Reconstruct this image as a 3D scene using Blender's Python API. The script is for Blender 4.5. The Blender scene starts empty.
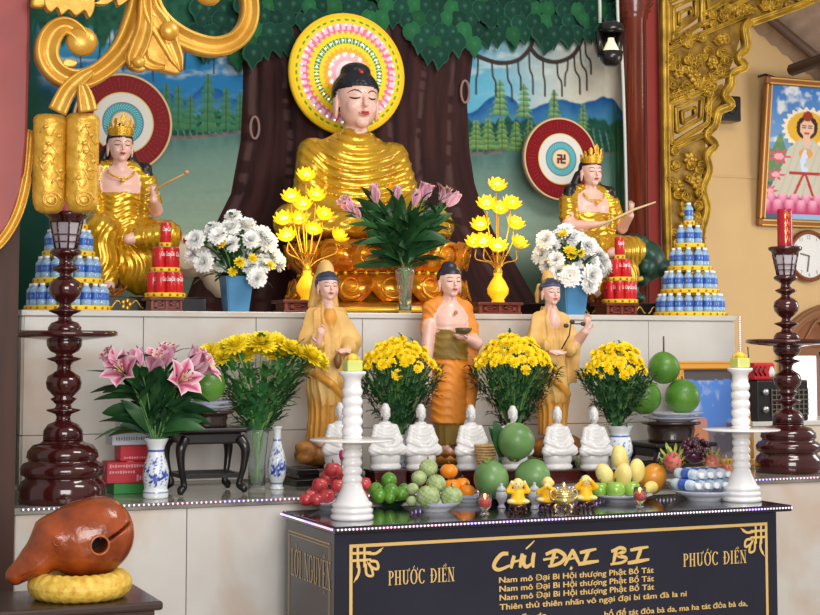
import bpy, bmesh, math, random
import numpy as np
from mathutils import Vector, Matrix, Euler

random.seed(11)
SC = bpy.context.scene
COL = SC.collection
PI = math.pi
sin, cos = math.sin, math.cos

# ------------------------------------------------------------------ camera
F_PX, YAW, PITCH, CY = 1553.7, 0.40408, 0.0720, 234.11
CAM = Vector((0.0, 0.0, 1.7))
_R = Vector((cos(YAW), -sin(YAW), 0))
_F = Vector((sin(YAW) * cos(PITCH), cos(YAW) * cos(PITCH), sin(PITCH)))
_U = Vector((-sin(YAW) * sin(PITCH), -cos(YAW) * sin(PITCH), cos(PITCH)))


def ray(px, py):
    return _R * ((px - 410) / F_PX) - _U * ((py - CY) / F_PX) + _F


def on_y(px, py, y):
    r = ray(px, py)
    return CAM + r * (y / r.y)


def on_z(px, py, z):
    r = ray(px, py)
    return CAM + r * ((z - CAM.z) / r.z)


def on_x(px, py, x):
    r = ray(px, py)
    return CAM + r * (x / r.x)


def X(px, y, py=300):
    return on_y(px, py, y).x


def Z(px, py, y):
    return on_y(px, py, y).z


def mpp(px, y, py=300):
    r = ray(px, py)
    return (y / r.y) / F_PX


cam = bpy.data.cameras.new('camera')
cam.sensor_width = 36.0
cam.lens = F_PX / 820 * 36.0
cam.shift_y = -(307.5 - CY) / 820
cam.clip_start = 0.05
cam_o = bpy.data.objects.new('camera', cam)
COL.objects.link(cam_o)
cam_o.location = CAM
cam_o.rotation_euler = Matrix((_R, _U, -_F)).transposed().to_euler()
SC.camera = cam_o


# ------------------------------------------------------------------ colours and materials
def lin(c):
    c = c / 255.0
    return c / 12.92 if c <= 0.04045 else ((c + 0.055) / 1.055) ** 2.4


def S(r, g, b):
    return (lin(r), lin(g), lin(b))


_mats = {}


def mat(name, col=None, rough=0.5, metal=0.0, spec=0.5, coat=0.0, emit=None, estr=1.0, trans=0.0, ior=1.45,
        var=0.0, vscale=8.0, col2=None, bump=0.0, bscale=40.0, vcol=False, sss=0.0, alpha=1.0, stretch=(1, 1, 1), btype='noise', detail=4.0):
    if name in _mats:
        return _mats[name]
    m = bpy.data.materials.new(name)
    m.use_nodes = True
    nt = m.node_tree
    b = nt.nodes['Principled BSDF']
    b.inputs['Roughness'].default_value = rough
    b.inputs['Metallic'].default_value = metal
    b.inputs['Specular IOR Level'].default_value = spec
    b.inputs['Coat Weight'].default_value = coat
    b.inputs['Coat Roughness'].default_value = 0.08
    b.inputs['Transmission Weight'].default_value = trans
    b.inputs['IOR'].default_value = ior
    b.inputs['Alpha'].default_value = alpha
    if sss:
        b.inputs['Subsurface Weight'].default_value = sss
        b.inputs['Subsurface Radius'].default_value = (0.02, 0.012, 0.008)
    if col is not None:
        b.inputs['Base Color'].default_value = (*col, 1)
    if emit is not None:
        b.inputs['Emission Color'].default_value = (*emit, 1)
        b.inputs['Emission Strength'].default_value = estr
    src = None
    if vcol:
        a = nt.nodes.new('ShaderNodeVertexColor')
        a.layer_name = 'Col'
        src = a.outputs['Color']
        nt.links.new(src, b.inputs['Base Color'])
    if var or col2 is not None or bump:
        tc = nt.nodes.new('ShaderNodeTexCoord')
        mp = nt.nodes.new('ShaderNodeMapping')
        mp.inputs['Scale'].default_value = stretch
        nt.links.new(tc.outputs['Object'], mp.inputs['Vector'])
    if var or col2 is not None:
        n = nt.nodes.new('ShaderNodeTexNoise')
        n.inputs['Scale'].default_value = vscale
        n.inputs['Detail'].default_value = detail
        nt.links.new(mp.outputs['Vector'], n.inputs['Vector'])
        cr = nt.nodes.new('ShaderNodeValToRGB')
        cr.color_ramp.elements[0].position = 0.35
        cr.color_ramp.elements[1].position = 0.68
        c1 = col if col is not None else (1, 1, 1)
        if col2 is None:
            c2 = tuple(min(1, x * (1 + var)) for x in c1)
            c1 = tuple(x * (1 - var) for x in c1)
        else:
            c2 = col2
        cr.color_ramp.elements[0].color = (*c1, 1)
        cr.color_ramp.elements[1].color = (*c2, 1)
        nt.links.new(n.outputs['Fac'], cr.inputs['Fac'])
        if vcol:
            mx = nt.nodes.new('ShaderNodeMix')
            mx.data_type = 'RGBA'
            mx.blend_type = 'MULTIPLY'
            mx.inputs[0].default_value = 1
            nt.links.new(src, mx.inputs[6])
            nt.links.new(cr.outputs['Color'], mx.inputs[7])
            nt.links.new(mx.outputs[2], b.inputs['Base Color'])
        else:
            nt.links.new(cr.outputs['Color'], b.inputs['Base Color'])
    if bump:
        if btype == 'voronoi':
            n2 = nt.nodes.new('ShaderNodeTexVoronoi')
            out = n2.outputs['Distance']
        elif btype == 'wave':
            n2 = nt.nodes.new('ShaderNodeTexWave')
            n2.inputs['Distortion'].default_value = 3.0
            out = n2.outputs['Fac']
        else:
            n2 = nt.nodes.new('ShaderNodeTexNoise')
            n2.inputs['Detail'].default_value = 3
            out = n2.outputs['Fac']
        n2.inputs['Scale'].default_value = bscale
        nt.links.new(mp.outputs['Vector'], n2.inputs['Vector'])
        bp = nt.nodes.new('ShaderNodeBump')
        bp.inputs['Strength'].default_value = bump
        bp.inputs['Distance'].default_value = 0.01
        nt.links.new(out, bp.inputs['Height'])
        nt.links.new(bp.outputs['Normal'], b.inputs['Normal'])
    _mats[name] = m
    return m


# ------------------------------------------------------------------ mesh builder
def T(x=0, y=0, z=0):
    return Matrix.Translation((x, y, z))


def RX(a):
    return Matrix.Rotation(a, 4, 'X')


def RY(a):
    return Matrix.Rotation(a, 4, 'Y')


def RZ(a):
    return Matrix.Rotation(a, 4, 'Z')


def SCL(x, y=None, z=None):
    y = x if y is None else y
    z = x if z is None else z
    return Matrix.Diagonal((x, y, z, 1))


def align(d):
    """rotation taking +Z to direction d"""
    return Vector(d).normalized().to_track_quat('Z', 'Y').to_matrix().to_4x4()


class MB:
    def __init__(s):
        s.v, s.f, s.m, s.sm, s.c = [], [], [], [], []
        s.hascol = False

    def add(s, verts, faces, mi=0, M=None, smooth=True, col=None):
        o = len(s.v)
        if M is not None:
            verts = [M @ Vector(p) for p in verts]
        s.v.extend(tuple(p) for p in verts)
        s.f.extend(tuple(i + o for i in f) for f in faces)
        s.m.extend([mi] * len(faces))
        s.sm.extend([smooth] * len(faces))
        if col is None:
            s.c.extend([(1, 1, 1)] * len(verts))
        else:
            s.hascol = True
            if isinstance(col, list):
                s.c.extend(col)
            else:
                s.c.extend([col] * len(verts))
        return s

    def box(s, c, d, mi=0, M=None, bev=0.0, col=None):
        x, y, z = d[0] / 2, d[1] / 2, d[2] / 2
        mm = T(*c) if M is None else M @ T(*c)
        if bev:
            v, f = rbox_data(d[0], d[1], d[2], bev)
            return s.add(v, f, mi, mm, False, col)
        v = [(-x, -y, -z), (x, -y, -z), (x, y, -z), (-x, y, -z), (-x, -y, z), (x, -y, z), (x, y, z), (-x, y, z)]
        f = [(0, 3, 2, 1), (4, 5, 6, 7), (0, 1, 5, 4), (1, 2, 6, 5), (2, 3, 7, 6), (3, 0, 4, 7)]
        return s.add(v, f, mi, mm, False, col)

    def lathe(s, prof, n=24, mi=0, M=None, smooth=True, col=None, sx=1, sy=1, caps=True, fn=None):
        v, f = [], []
        for r, z in prof:
            for i in range(n):
                a = 2 * PI * i / n
                k = fn(a, z) if fn else 1
                v.append((r * k * cos(a) * sx, r * k * sin(a) * sy, z))
        for j in range(len(prof) - 1):
            for i in range(n):
                k = (i + 1) % n
                f.append((j * n + i, j * n + k, (j + 1) * n + k, (j + 1) * n + i))
        if caps:
            if prof[0][0] > 1e-6:
                f.append(tuple(reversed(range(n))))
            if prof[-1][0] > 1e-6:
                f.append(tuple((len(prof) - 1) * n + i for i in range(n)))
        cc = col
        if callable(col):
            cc = [col(*p) for p in v]
        return s.add(v, f, mi, M, smooth, cc)

    def ell(s, c, r, mi=0, nu=16, nv=10, M=None, col=None, fn=None):
        r = (r, r, r) if isinstance(r, (int, float)) else r
        v, f = [(0, 0, -1)], []
        for j in range(1, nv):
            t = -PI / 2 + PI * j / nv
            for i in range(nu):
                a = 2 * PI * i / nu
                v.append((cos(t) * cos(a), cos(t) * sin(a), sin(t)))
        v.append((0, 0, 1))
        for i in range(nu):
            f.append((0, 1 + (i + 1) % nu, 1 + i))
            f.append((len(v) - 1, 1 + (nv - 2) * nu + i, 1 + (nv - 2) * nu + (i + 1) % nu))
        for j in range(nv - 2):
            for i in range(nu):
                a, b = 1 + j * nu + i, 1 + j * nu + (i + 1) % nu
                f.append((a, b, b + nu, a + nu))
        if fn:
            v = [tuple(Vector(p) * fn(p)) for p in v]
        cc = col
        if callable(col):
            cc = [col(p) for p in v]
        v = [(p[0] * r[0] + c[0], p[1] * r[1] + c[1], p[2] * r[2] + c[2]) for p in v]
        return s.add(v, f, mi, M, True, cc)

    def tube(s, pts, r, n=8, mi=0, M=None, flat=None, col=None, closed=False):
        pts = [Vector(p) for p in pts]
        L = len(pts)
        rs = r if isinstance(r, (list, tuple)) else [r] * L
        v, f = [], []
        up = Vector((0, 0, 1))
        prev = None
        for i, p in enumerate(pts):
            if closed:
                t = pts[(i + 1) % L] - pts[i - 1]
            else:
                t = pts[min(i + 1, L - 1)] - pts[max(i - 1, 0)]
            if t.length < 1e-9:
                t = Vector((0, 0, 1))
            t.normalize()
            if prev is None:
                a = up if abs(t.dot(up)) < 0.95 else Vector((0, 1, 0))
                u = (a - t * a.dot(t)).normalized()
            else:
                u = prev - t * prev.dot(t)
                u = u.normalized() if u.length > 1e-6 else prev
            prev = u
            w = t.cross(u)
            for k in range(n):
                a = 2 * PI * k / n
                q = u * cos(a) * rs[i] + w * sin(a) * rs[i] * (flat or 1)
                v.append(p + q)
        R = L if closed else L - 1
        for i in range(R):
            for k in range(n):
                k2 = (k + 1) % n
                j = (i + 1) % L
                f.append((i * n + k, i * n + k2, j * n + k2, j * n + k))
        if not closed:
            f.append(tuple(reversed(range(n))))
            f.append(tuple((L - 1) * n + k for k in range(n)))
        return s.add(v, f, mi, M, True, col)

    def prism(s, out, y0, y1, mi=0, M=None, bev=0.0, col=None):
        """outline of (x, z) points, extruded from y0 to y1 (front y0)"""
        bm = bmesh.new()
        vs = [bm.verts.new((x, y1, z)) for x, z in out]
        fc = bm.faces.new(vs)
        r = bmesh.ops.extrude_face_region(bm, geom=[fc])
        nv = [g for g in r['geom'] if isinstance(g, bmesh.types.BMVert)]
        bmesh.ops.translate(bm, verts=nv, vec=(0, y0 - y1, 0))
        bmesh.ops.recalc_face_normals(bm, faces=bm.faces[:])
        if bev:
            es = [e for e in bm.edges if all(abs(vv.co.y - y0) < 1e-6 for vv in e.verts)]
            bmesh.ops.bevel(bm, geom=es, offset=bev, segments=2, affect='EDGES', profile=0.5, clamp_overlap=True)
        bmesh.ops.triangulate(bm, faces=[q for q in bm.faces if len(q.verts) > 4])
        bm.verts.index_update()
        v = [tuple(q.co) for q in bm.verts]
        f = [tuple(q.index for q in fa.verts) for fa in bm.faces]
        bm.free()
        return s.add(v, f, mi, M, False, col)

    def grid(s, fn, nu, nv, mi=0, M=None, col=None, closed_u=False, smooth=True):
        v, f, cc = [], [], []
        for j in range(nv + 1):
            for i in range(nu + (0 if closed_u else 1)):
                u, w = i / nu, j / nv
                v.append(fn(u, w))
                if col and callable(col):
                    cc.append(col(u, w))
        W = nu if closed_u else nu + 1
        for j in range(nv):
            for i in range(nu):
                i2 = (i + 1) % W
                f.append((j * W + i, j * W + i2, (j + 1) * W + i2, (j + 1) * W + i))
        return s.add(v, f, mi, M, smooth, cc if cc else col)

    def ribbon(s, path, hw, thick, mi=0, M=None, prof=None, y=0.0):
        """carved band swept in the XZ plane: path of (x, z), half widths, raised rims, back at y, front at y - thick"""
        prof = prof or [(-1, 0), (-1, .72), (-.82, .98), (-.6, .9), (-.35, .62), (0, .55), (.35, .62), (.6, .9), (.82, .98), (1, .72), (1, 0)]
        L = len(path)
        hw = hw if isinstance(hw, (list, tuple)) else [hw] * L
        v, f = [], []
        K = len(prof)
        for i in range(L):
            a, b = path[max(i - 1, 0)], path[min(i + 1, L - 1)]
            t = Vector((b[0] - a[0], b[1] - a[1]))
            t = t.normalized() if t.length > 1e-9 else Vector((1, 0))
            n = Vector((-t.y, t.x))
            for u, w in prof:
                v.append((path[i][0] + n.x * u * hw[i], y - w * thick, path[i][1] + n.y * u * hw[i]))
        for i in range(L - 1):
            for k in range(K):
                k2 = (k + 1) % K
                f.append((i * K + k, (i + 1) * K + k, (i + 1) * K + k2, i * K + k2))
        f.append(tuple(range(K)))
        f.append(tuple(reversed([(L - 1) * K + k for k in range(K)])))
        return s.add(v, f, mi, M, True)

    def build(s, name, mats, parent=None, loc=None, rot=None):
        me = bpy.data.meshes.new(name)
        me.from_pydata(s.v, [], s.f)
        mats = mats if isinstance(mats, (list, tuple)) else [mats]
        for m in mats:
            me.materials.append(m)
        if s.f:
            me.polygons.foreach_set('material_index', s.m)
            me.polygons.foreach_set('use_smooth', s.sm)
        if s.hascol:
            ca = me.color_attributes.new('Col', 'FLOAT_COLOR', 'POINT')
            ca.data.foreach_set('color', [x for c in s.c for x in (c[0], c[1], c[2], 1.0)])
        me.update()
        o = bpy.data.objects.new(name, me)
        COL.objects.link(o)
        if parent is not None:
            o.parent = parent
        if loc is not None:
            o.location = loc
        if rot is not None:
            o.rotation_euler = rot
        return o


_rb = {}


def rbox_data(x, y, z, b, seg=2):
    key = (round(x, 5), round(y, 5), round(z, 5), round(b, 5))
    if key in _rb:
        return _rb[key]
    bm = bmesh.new()
    bmesh.ops.create_cube(bm, size=1)
    bmesh.ops.scale(bm, vec=(x, y, z), verts=bm.verts[:])
    bmesh.ops.bevel(bm, geom=bm.edges[:], offset=min(b, min(x, y, z) * .45), segments=seg, affect='EDGES', profile=0.5)
    bm.verts.index_update()
    v = [tuple(q.co) for q in bm.verts]
    f = [tuple(q.index for q in fa.verts) for fa in bm.faces]
    bm.free()
    _rb[key] = (v, f)
    return v, f


# ------------------------------------------------------------------ things and parts
def tag(o, label=None, cat=None, group=None, kind=None):
    if label:
        o['label'] = label
    if cat:
        o['category'] = cat
    if group:
        o['group'] = group
    if kind:
        o['kind'] = kind
    return o


def thing(name, label, cat, loc=(0, 0, 0), rz=0.0, group=None):
    o = bpy.data.objects.new(name, None)
    COL.objects.link(o)
    o.empty_display_size = 0.05
    o.location = loc
    o.rotation_euler = (0, 0, rz)
    return tag(o, label, cat, group)


def struct(o):
    o['kind'] = 'structure'
    return o


def kids(o):
    return [c for c in o.children]


def dup(root, loc=None, rot=None, label=None, group=None, scale=None):
    r = root.copy()
    COL.objects.link(r)
    if loc is not None:
        r.location = loc
    if rot is not None:
        r.rotation_euler = rot if not isinstance(rot, (int, float)) else (0, 0, rot)
    if scale is not None:
        r.scale = (scale,) * 3 if isinstance(scale, (int, float)) else scale
    if label:
        r['label'] = label
    if group:
        r['group'] = group
    for ch in kids(root):
        c = ch.copy()
        COL.objects.link(c)
        c.parent = r
        for g in kids(ch):
            d = g.copy()
            COL.objects.link(d)
            d.parent = c
    return r


def inst(proto, parent, loc, rot=(0, 0, 0), scale=1.0):
    """a copy of one part, sharing its mesh, under parent"""
    c = proto.copy()
    COL.objects.link(c)
    c.parent = parent
    c.location = loc
    c.rotation_euler = rot
    c.scale = (scale,) * 3 if isinstance(scale, (int, float)) else scale
    return c


def drop(o):
    bpy.data.objects.remove(o)


# ------------------------------------------------------------------ lettering
def text_data(txt, size=1.0, shear=0.0, bold=0.0, spacing=1.0, extrude=0.0):
    cu = bpy.data.curves.new('lettering', 'FONT')
    cu.body = txt
    cu.size = size
    cu.shear = shear
    cu.offset = bold
    cu.space_character = spacing
    cu.extrude = extrude
    cu.resolution_u = 3
    o = bpy.data.objects.new('lettering', cu)
    COL.objects.link(o)
    dg = bpy.context.evaluated_depsgraph_get()
    me = bpy.data.meshes.new_from_object(o.evaluated_get(dg))
    v = [tuple(q.co) for q in me.vertices]
    f = [tuple(p.vertices) for p in me.polygons]
    bpy.data.objects.remove(o)
    bpy.data.curves.remove(cu)
    bpy.data.meshes.remove(me)
    return v, f


# ------------------------------------------------------------------ smooth bodies from distance fields
class Body:
    def __init__(s, h):
        s.h, s.P, s.xs = h, [], 1.0

    def fn(s, f, lo, hi, m=0, k=0.01, sub=False):
        s.P.append((f, np.array(lo, float), np.array(hi, float), m, k, sub))
        return s

    def ell(s, c, r, m=0, k=0.01, rot=None, disp=None):
        r = (r, r, r) if isinstance(r, (int, float)) else r
        c, r = (c[0] * s.xs, c[1], c[2]), (r[0] * s.xs, r[1], r[2])
        Rm = np.array((rot.to_3x3().transposed() if rot is not None else Matrix.Identity(3)), float)

        def f(x, y, z):
            x, y, z = x - c[0], y - c[1], z - c[2]
            if rot is not None:
                x, y, z = (Rm[0, 0] * x + Rm[0, 1] * y + Rm[0, 2] * z, Rm[1, 0] * x + Rm[1, 1] * y + Rm[1, 2] * z,
                           Rm[2, 0] * x + Rm[2, 1] * y + Rm[2, 2] * z)
            k0 = np.sqrt((x / r[0]) ** 2 + (y / r[1]) ** 2 + (z / r[2]) ** 2)
            k1 = np.sqrt((x / r[0] ** 2) ** 2 + (y / r[1] ** 2) ** 2 + (z / r[2] ** 2) ** 2) + 1e-9
            return k0 * (k0 - 1) / k1
        R = max(r) if rot is not None else None
        e = (R, R, R) if R else r
        return s._with(f, [c[i] - e[i] for i in range(3)], [c[i] + e[i] for i in range(3)], m, k, disp)

    def _with(s, f, lo, hi, m, k, disp):
        if disp:
            g = lambda x, y, z: f(x, y, z) + disp(x, y, z)
        else:
            g = f
        return s.fn(g, lo, hi, m, k)

    def cap(s, a, b, ra, rb, m=0, k=0.01, fy=1.0, disp=None):
        """tapered limb from a to b; fy squeezes it front to back"""
        a, b = np.array(a, float) * (s.xs, 1, 1), np.array(b, float) * (s.xs, 1, 1)
        q_ = s.xs ** .6
        ra, rb = ra * q_, rb * q_
        A, B = a * (1, 1 / fy, 1), b * (1, 1 / fy, 1)
        d = B - A
        L = float(d @ d) + 1e-12

        def f(x, y, z):
            px, py, pz = x - A[0], y / fy - A[1], z - A[2]
            t = np.clip((px * d[0] + py * d[1] + pz * d[2]) / L, 0, 1)
            q = np.sqrt((px - t * d[0]) ** 2 + (py - t * d[1]) ** 2 + (pz - t * d[2]) ** 2)
            return (q - (ra + (rb - ra) * t)) * min(1.0, fy)
        R = max(ra, rb)
        return s._with(f, np.minimum(a, b) - R, np.maximum(a, b) + R, m, k, disp)

    def chain(s, pts, rs, m=0, k=0.01, fy=1.0, disp=None):
        for i in range(len(pts) - 1):
            s.cap(pts[i], pts[i + 1], rs[i], rs[i + 1], m, k, fy, disp)
        return s

    def loft(s, secs, m=0, k=0.01, disp=None):
        """sections (z, cx, cy, rx, ry) from bottom to top"""
        a = np.array(secs, float) * (1, s.xs, 1, s.xs, 1)

        def f(x, y, z):
            zz = np.clip(z, a[0, 0], a[-1, 0])
            cx, cy, rx, ry = [np.interp(zz, a[:, 0], a[:, i]) for i in (1, 2, 3, 4)]
            q = (np.sqrt(((x - cx) / rx) ** 2 + ((y - cy) / ry) ** 2) - 1) * np.minimum(rx, ry)
            return np.maximum(q, np.maximum(a[0, 0] - z, z - a[-1, 0]))
        e = 0.02
        lo = [(a[:, 1] - a[:, 3]).min() - e, (a[:, 2] - a[:, 4]).min() - e, a[0, 0]]
        hi = [(a[:, 1] + a[:, 3]).max() + e, (a[:, 2] + a[:, 4]).max() + e, a[-1, 0]]
        return s._with(f, lo, hi, m, k, disp)

    def value(s, x, y, z):
        best = np.full(np.broadcast(x, y, z).shape, 1e3)
        for f, lo, hi, m, k, sub in s.P:
            if not sub:
                best = np.minimum(best, f(x, y, z))
        return best

    def surf_y(s, x, z, y0=None, y1=None):
        """front-most y of the surface at (x, z), None where there is none"""
        lo = min(p[1][1] for p in s.P) - .02 if y0 is None else y0
        hi = max(p[2][1] for p in s.P) if y1 is None else y1
        ys = np.linspace(lo, hi, 400)
        v = s.value(np.full(400, x), ys, np.full(400, z))
        i = np.argmax(v < 0)
        return float(ys[i]) if v[i] < 0 else None

    def mesh(s):
        h = s.h
        lo = np.min([p[1] for p in s.P if not p[5]], axis=0) - 3 * h
        hi = np.max([p[2] for p in s.P if not p[5]], axis=0) + 3 * h
        n = np.ceil((hi - lo) / h).astype(int) + 1
        ax = [lo[i] + h * np.arange(n[i]) for i in range(3)]
        Fd = np.full(n, 1.0, np.float32)
        for f, a, b, m, k, sub in s.P:
            mg = 3 * h + k
            i0 = np.clip(((a - mg - lo) / h).astype(int), 0, n - 1)
            i1 = np.clip(np.ceil((b + mg - lo) / h).astype(int) + 1, 1, n)
            sl = tuple(slice(i0[i], i1[i]) for i in range(3))
            x = ax[0][sl[0]][:, None, None]
            y = ax[1][sl[1]][None, :, None]
            z = ax[2][sl[2]][None, None, :]
            d = f(x, y, z)
            d = np.broadcast_to(d, Fd[sl].shape)
            c = Fd[sl]
            if sub:
                Fd[sl] = np.maximum(c, -d)
            else:
                t = np.clip(.5 + .5 * (c - d) / k, 0, 1)
                Fd[sl] = c + (d - c) * t - k * t * (1 - t)
        I = Fd < 0
        nx, ny, nz = Fd.shape
        cnt = np.zeros((nx - 1, ny - 1, nz - 1), np.uint8)
        offs = [(i, j, k) for i in (0, 1) for j in (0, 1) for k in (0, 1)]
        for i, j, k in offs:
            cnt += I[i:nx - 1 + i, j:ny - 1 + j, k:nz - 1 + k]
        act = np.argwhere((cnt > 0) & (cnt < 8))
        idx = np.full(cnt.shape, -1, np.int64)
        idx[tuple(act.T)] = np.arange(len(act))
        pos = np.zeros((len(act), 3))
        num = np.zeros(len(act))
        for (i, j, k) in offs:
            for d in range(3):
                if (i, j, k)[d]:
                    continue
                e = [i, j, k]
                e[d] = 1
                va = Fd[act[:, 0] + i, act[:, 1] + j, act[:, 2] + k]
                vb = Fd[act[:, 0] + e[0], act[:, 1] + e[1], act[:, 2] + e[2]]
                cr = (va < 0) != (vb < 0)
                t = np.where(cr, va / np.where(cr, va - vb, 1), 0)
                p = act + np.array((i, j, k), float)
                p[:, d] += t
                pos[cr] += p[cr]
                num[cr] += 1
        V = lo + h * pos / num[:, None]
        faces = []
        for d in range(3):
            u, w = [(1, 2), (2, 0), (0, 1)][d]
            A = I[tuple(slice(0, -1) if q == d else slice(1, -1) for q in range(3))]
            B = I[tuple(slice(1, None) if q == d else slice(1, -1) for q in range(3))]
            g = np.argwhere(A != B)
            flip = A[tuple(g.T)]
            base = g.copy()
            for q in range(3):
                if q != d:
                    base[:, q] += 1
            du = np.zeros(3, int)
            du[u] = 1
            dw = np.zeros(3, int)
            dw[w] = 1
            q = [base - du - dw, base - dw, base, base - du]
            ids = [idx[tuple(c.T)] for c in q]
            Q = np.stack(ids, 1)
            Q[~flip] = Q[~flip][:, ::-1]
            faces.append(Q)
        Fa = np.concatenate(faces)
        Fa = Fa[(Fa >= 0).all(1)]
        cen = V[Fa].mean(1)
        best = np.full(len(Fa), 1e3)
        mi = np.zeros(len(Fa), int)
        for f, a, b, m, k, sub in s.P:
            if sub:
                continue
            dd = f(cen[:, 0], cen[:, 1], cen[:, 2])
            w = dd < best
            best[w] = dd[w]
            mi[w] = m
        return V, Fa, mi

    def parts(s, spec, parent, loc=None, relax=1):
        """spec: material index -> (part name, material); each material index becomes one part mesh"""
        V, Fa, mi = s.mesh()
        out = {}
        if relax:
            for _ in range(relax):
                acc = np.zeros_like(V)
                n = np.zeros(len(V))
                for a in range(4):
                    b = Fa[:, (a + 1) % 4]
                    np.add.at(acc, Fa[:, a], V[b])
                    np.add.at(n, Fa[:, a], 1)
                    np.add.at(acc, b, V[Fa[:, a]])
                    np.add.at(n, b, 1)
                V = V * .5 + .5 * acc / np.maximum(n, 1)[:, None]
        for m, (nm, ma) in spec.items():
            fa = Fa[mi == m]
            if not len(fa):
                continue
            used, inv = np.unique(fa.ravel(), return_inverse=True)
            me = bpy.data.meshes.new(nm)
            me.from_pydata(V[used].tolist(), [], inv.reshape(-1, 4).tolist())
            me.materials.append(ma)
            me.polygons.foreach_set('use_smooth', [True] * len(fa))
            me.update()
            o = bpy.data.objects.new(nm, me)
            COL.objects.link(o)
            if parent is not None:
                o.parent = parent
            if loc is not None:
                o.location = loc
            out[nm] = o
        return out


def painted(name, rows, cols, fn_pos, colour, m, parent=None, smooth=False):
    """a grid mesh whose picture is stored per vertex; colour: array rows x cols x 3 of linear rgb"""
    jj, ii = np.meshgrid(np.arange(rows), np.arange(cols), indexing='ij')
    P = fn_pos(ii / (cols - 1), jj / (rows - 1))
    V = np.stack(P, -1).reshape(-1, 3)
    a = (jj[:-1, :-1] * cols + ii[:-1, :-1]).ravel()
    Fq = np.stack([a, a + 1, a + 1 + cols, a + cols], 1)
    me = bpy.data.meshes.new(name)
    me.from_pydata(V.tolist(), [], Fq.tolist())
    ca = me.color_attributes.new('Col', 'FLOAT_COLOR', 'POINT')
    cc = np.ones((rows * cols, 4), np.float32)
    cc[:, :3] = np.clip(colour.reshape(-1, 3), 0, 1)
    ca.data.foreach_set('color', cc.ravel())
    me.materials.append(m)
    if smooth:
        me.polygons.foreach_set('use_smooth', [True] * len(Fq))
    me.update()
    o = bpy.data.objects.new(name, me)
    COL.objects.link(o)
    if parent is not None:
        o.parent = parent
    return o


def smooth_path(pts, n=8):
    """Catmull-Rom through points of any dimension"""
    P = [np.array(p, float) for p in pts]
    P = [2 * P[0] - P[1]] + P + [2 * P[-1] - P[-2]]
    out = []
    for i in range(1, len(P) - 2):
        for j in range(n):
            t = j / n
            a, b, c, d = P[i - 1:i + 3]
            out.append(.5 * (2 * b + (c - a) * t + (2 * a - 5 * b + 4 * c - d) * t * t + (3 * b - a - 3 * c + d) * t ** 3))
    out.append(P[-2])
    return [tuple(float(q) for q in p) for p in out]


def interp_list(vals, n):
    return [float(q) for q in np.interp(np.linspace(0, 1, n), np.linspace(0, 1, len(vals)), vals)]
# ================================================================== materials
M = {}
M['marble'] = mat('cream marble', S(200, 195, 189), .16, spec=.5, col2=S(214, 211, 207), vscale=2.2)
def marble_veins(m):
    nt = m.node_tree
    b = nt.nodes['Principled BSDF']
    base = b.inputs['Base Color'].links[0].from_socket
    tc = nt.nodes.new('ShaderNodeTexCoord')
    n = nt.nodes.new('ShaderNodeTexNoise')
    n.inputs['Scale'].default_value = 1.1
    n.inputs['Detail'].default_value = 7
    n.inputs['Distortion'].default_value = 1.4
    nt.links.new(tc.outputs['Object'], n.inputs['Vector'])
    r = nt.nodes.new('ShaderNodeValToRGB')
    e = r.color_ramp.elements
    e[0].position, e[0].color = .50, (0, 0, 0, 1)
    e[1].position, e[1].color = .72, (.8, .8, .8, 1)
    nt.links.new(n.outputs['Fac'], r.inputs['Fac'])
    mx = nt.nodes.new('ShaderNodeMix')
    mx.data_type = 'RGBA'
    mx.inputs[7].default_value = (*S(194, 168, 146), 1)
    nt.links.new(r.outputs['Color'], mx.inputs[0])
    nt.links.new(base, mx.inputs[6])
    nt.links.new(mx.outputs[2], b.inputs['Base Color'])
marble_veins(M['marble'])
M['grout'] = mat('tile joint', S(182, 174, 164), .7)
M['greentop'] = mat('grey marble top', S(160, 156, 146), .1, col2=S(120, 118, 108), vscale=5)
M['yellow'] = mat('yellow wall paint', S(214, 178, 126), .7, var=.05, vscale=2)
M['darkwood'] = mat('dark wood', S(38, 24, 20), .4, var=.3, vscale=14, stretch=(1, 1, .1))
M['redlac'] = mat('dull red lacquer', S(150, 58, 54), .45, var=.08, vscale=4)
M['brownwood'] = mat('polished red brown wood', S(88, 32, 20), .22, coat=.35, col2=S(124, 52, 32), vscale=9, stretch=(3, 3, .25))
M['gold'] = mat('gold lacquer', S(220, 170, 70), .34, metal=.35, spec=.6, col2=S(190, 136, 42), vscale=7, bump=.15, bscale=30)
M['oldgold'] = mat('aged gold paint', S(196, 158, 52), .36, metal=.4, col2=S(134, 98, 22), vscale=9, bump=.3, bscale=25)
M['mural'] = mat('mural paint', None, .7, spec=.15, vcol=True, var=.06, vscale=25)
M['vgloss'] = mat('painted surface', None, .5, spec=.2, vcol=True)
M['vmatte'] = mat('painted matte surface', None, .6, vcol=True)
M['lacquer'] = mat('dark red brown lacquer', S(62, 18, 18), .14, coat=.6, var=.15, vscale=5)
M['black'] = mat('black lacquer', S(22, 18, 18), .3, coat=.3)
M['white'] = mat('white glaze', S(232, 230, 232), .22, coat=.3)

# ================================================================== setting
YC, YU, YM = 6.93, 7.82, 9.40         # fronts of the lower counter, the upper altar, the mural wall
ZT, ZC, ZU = 0.952, 1.0, 1.88         # tops: front table, lower counter, upper altar

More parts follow.
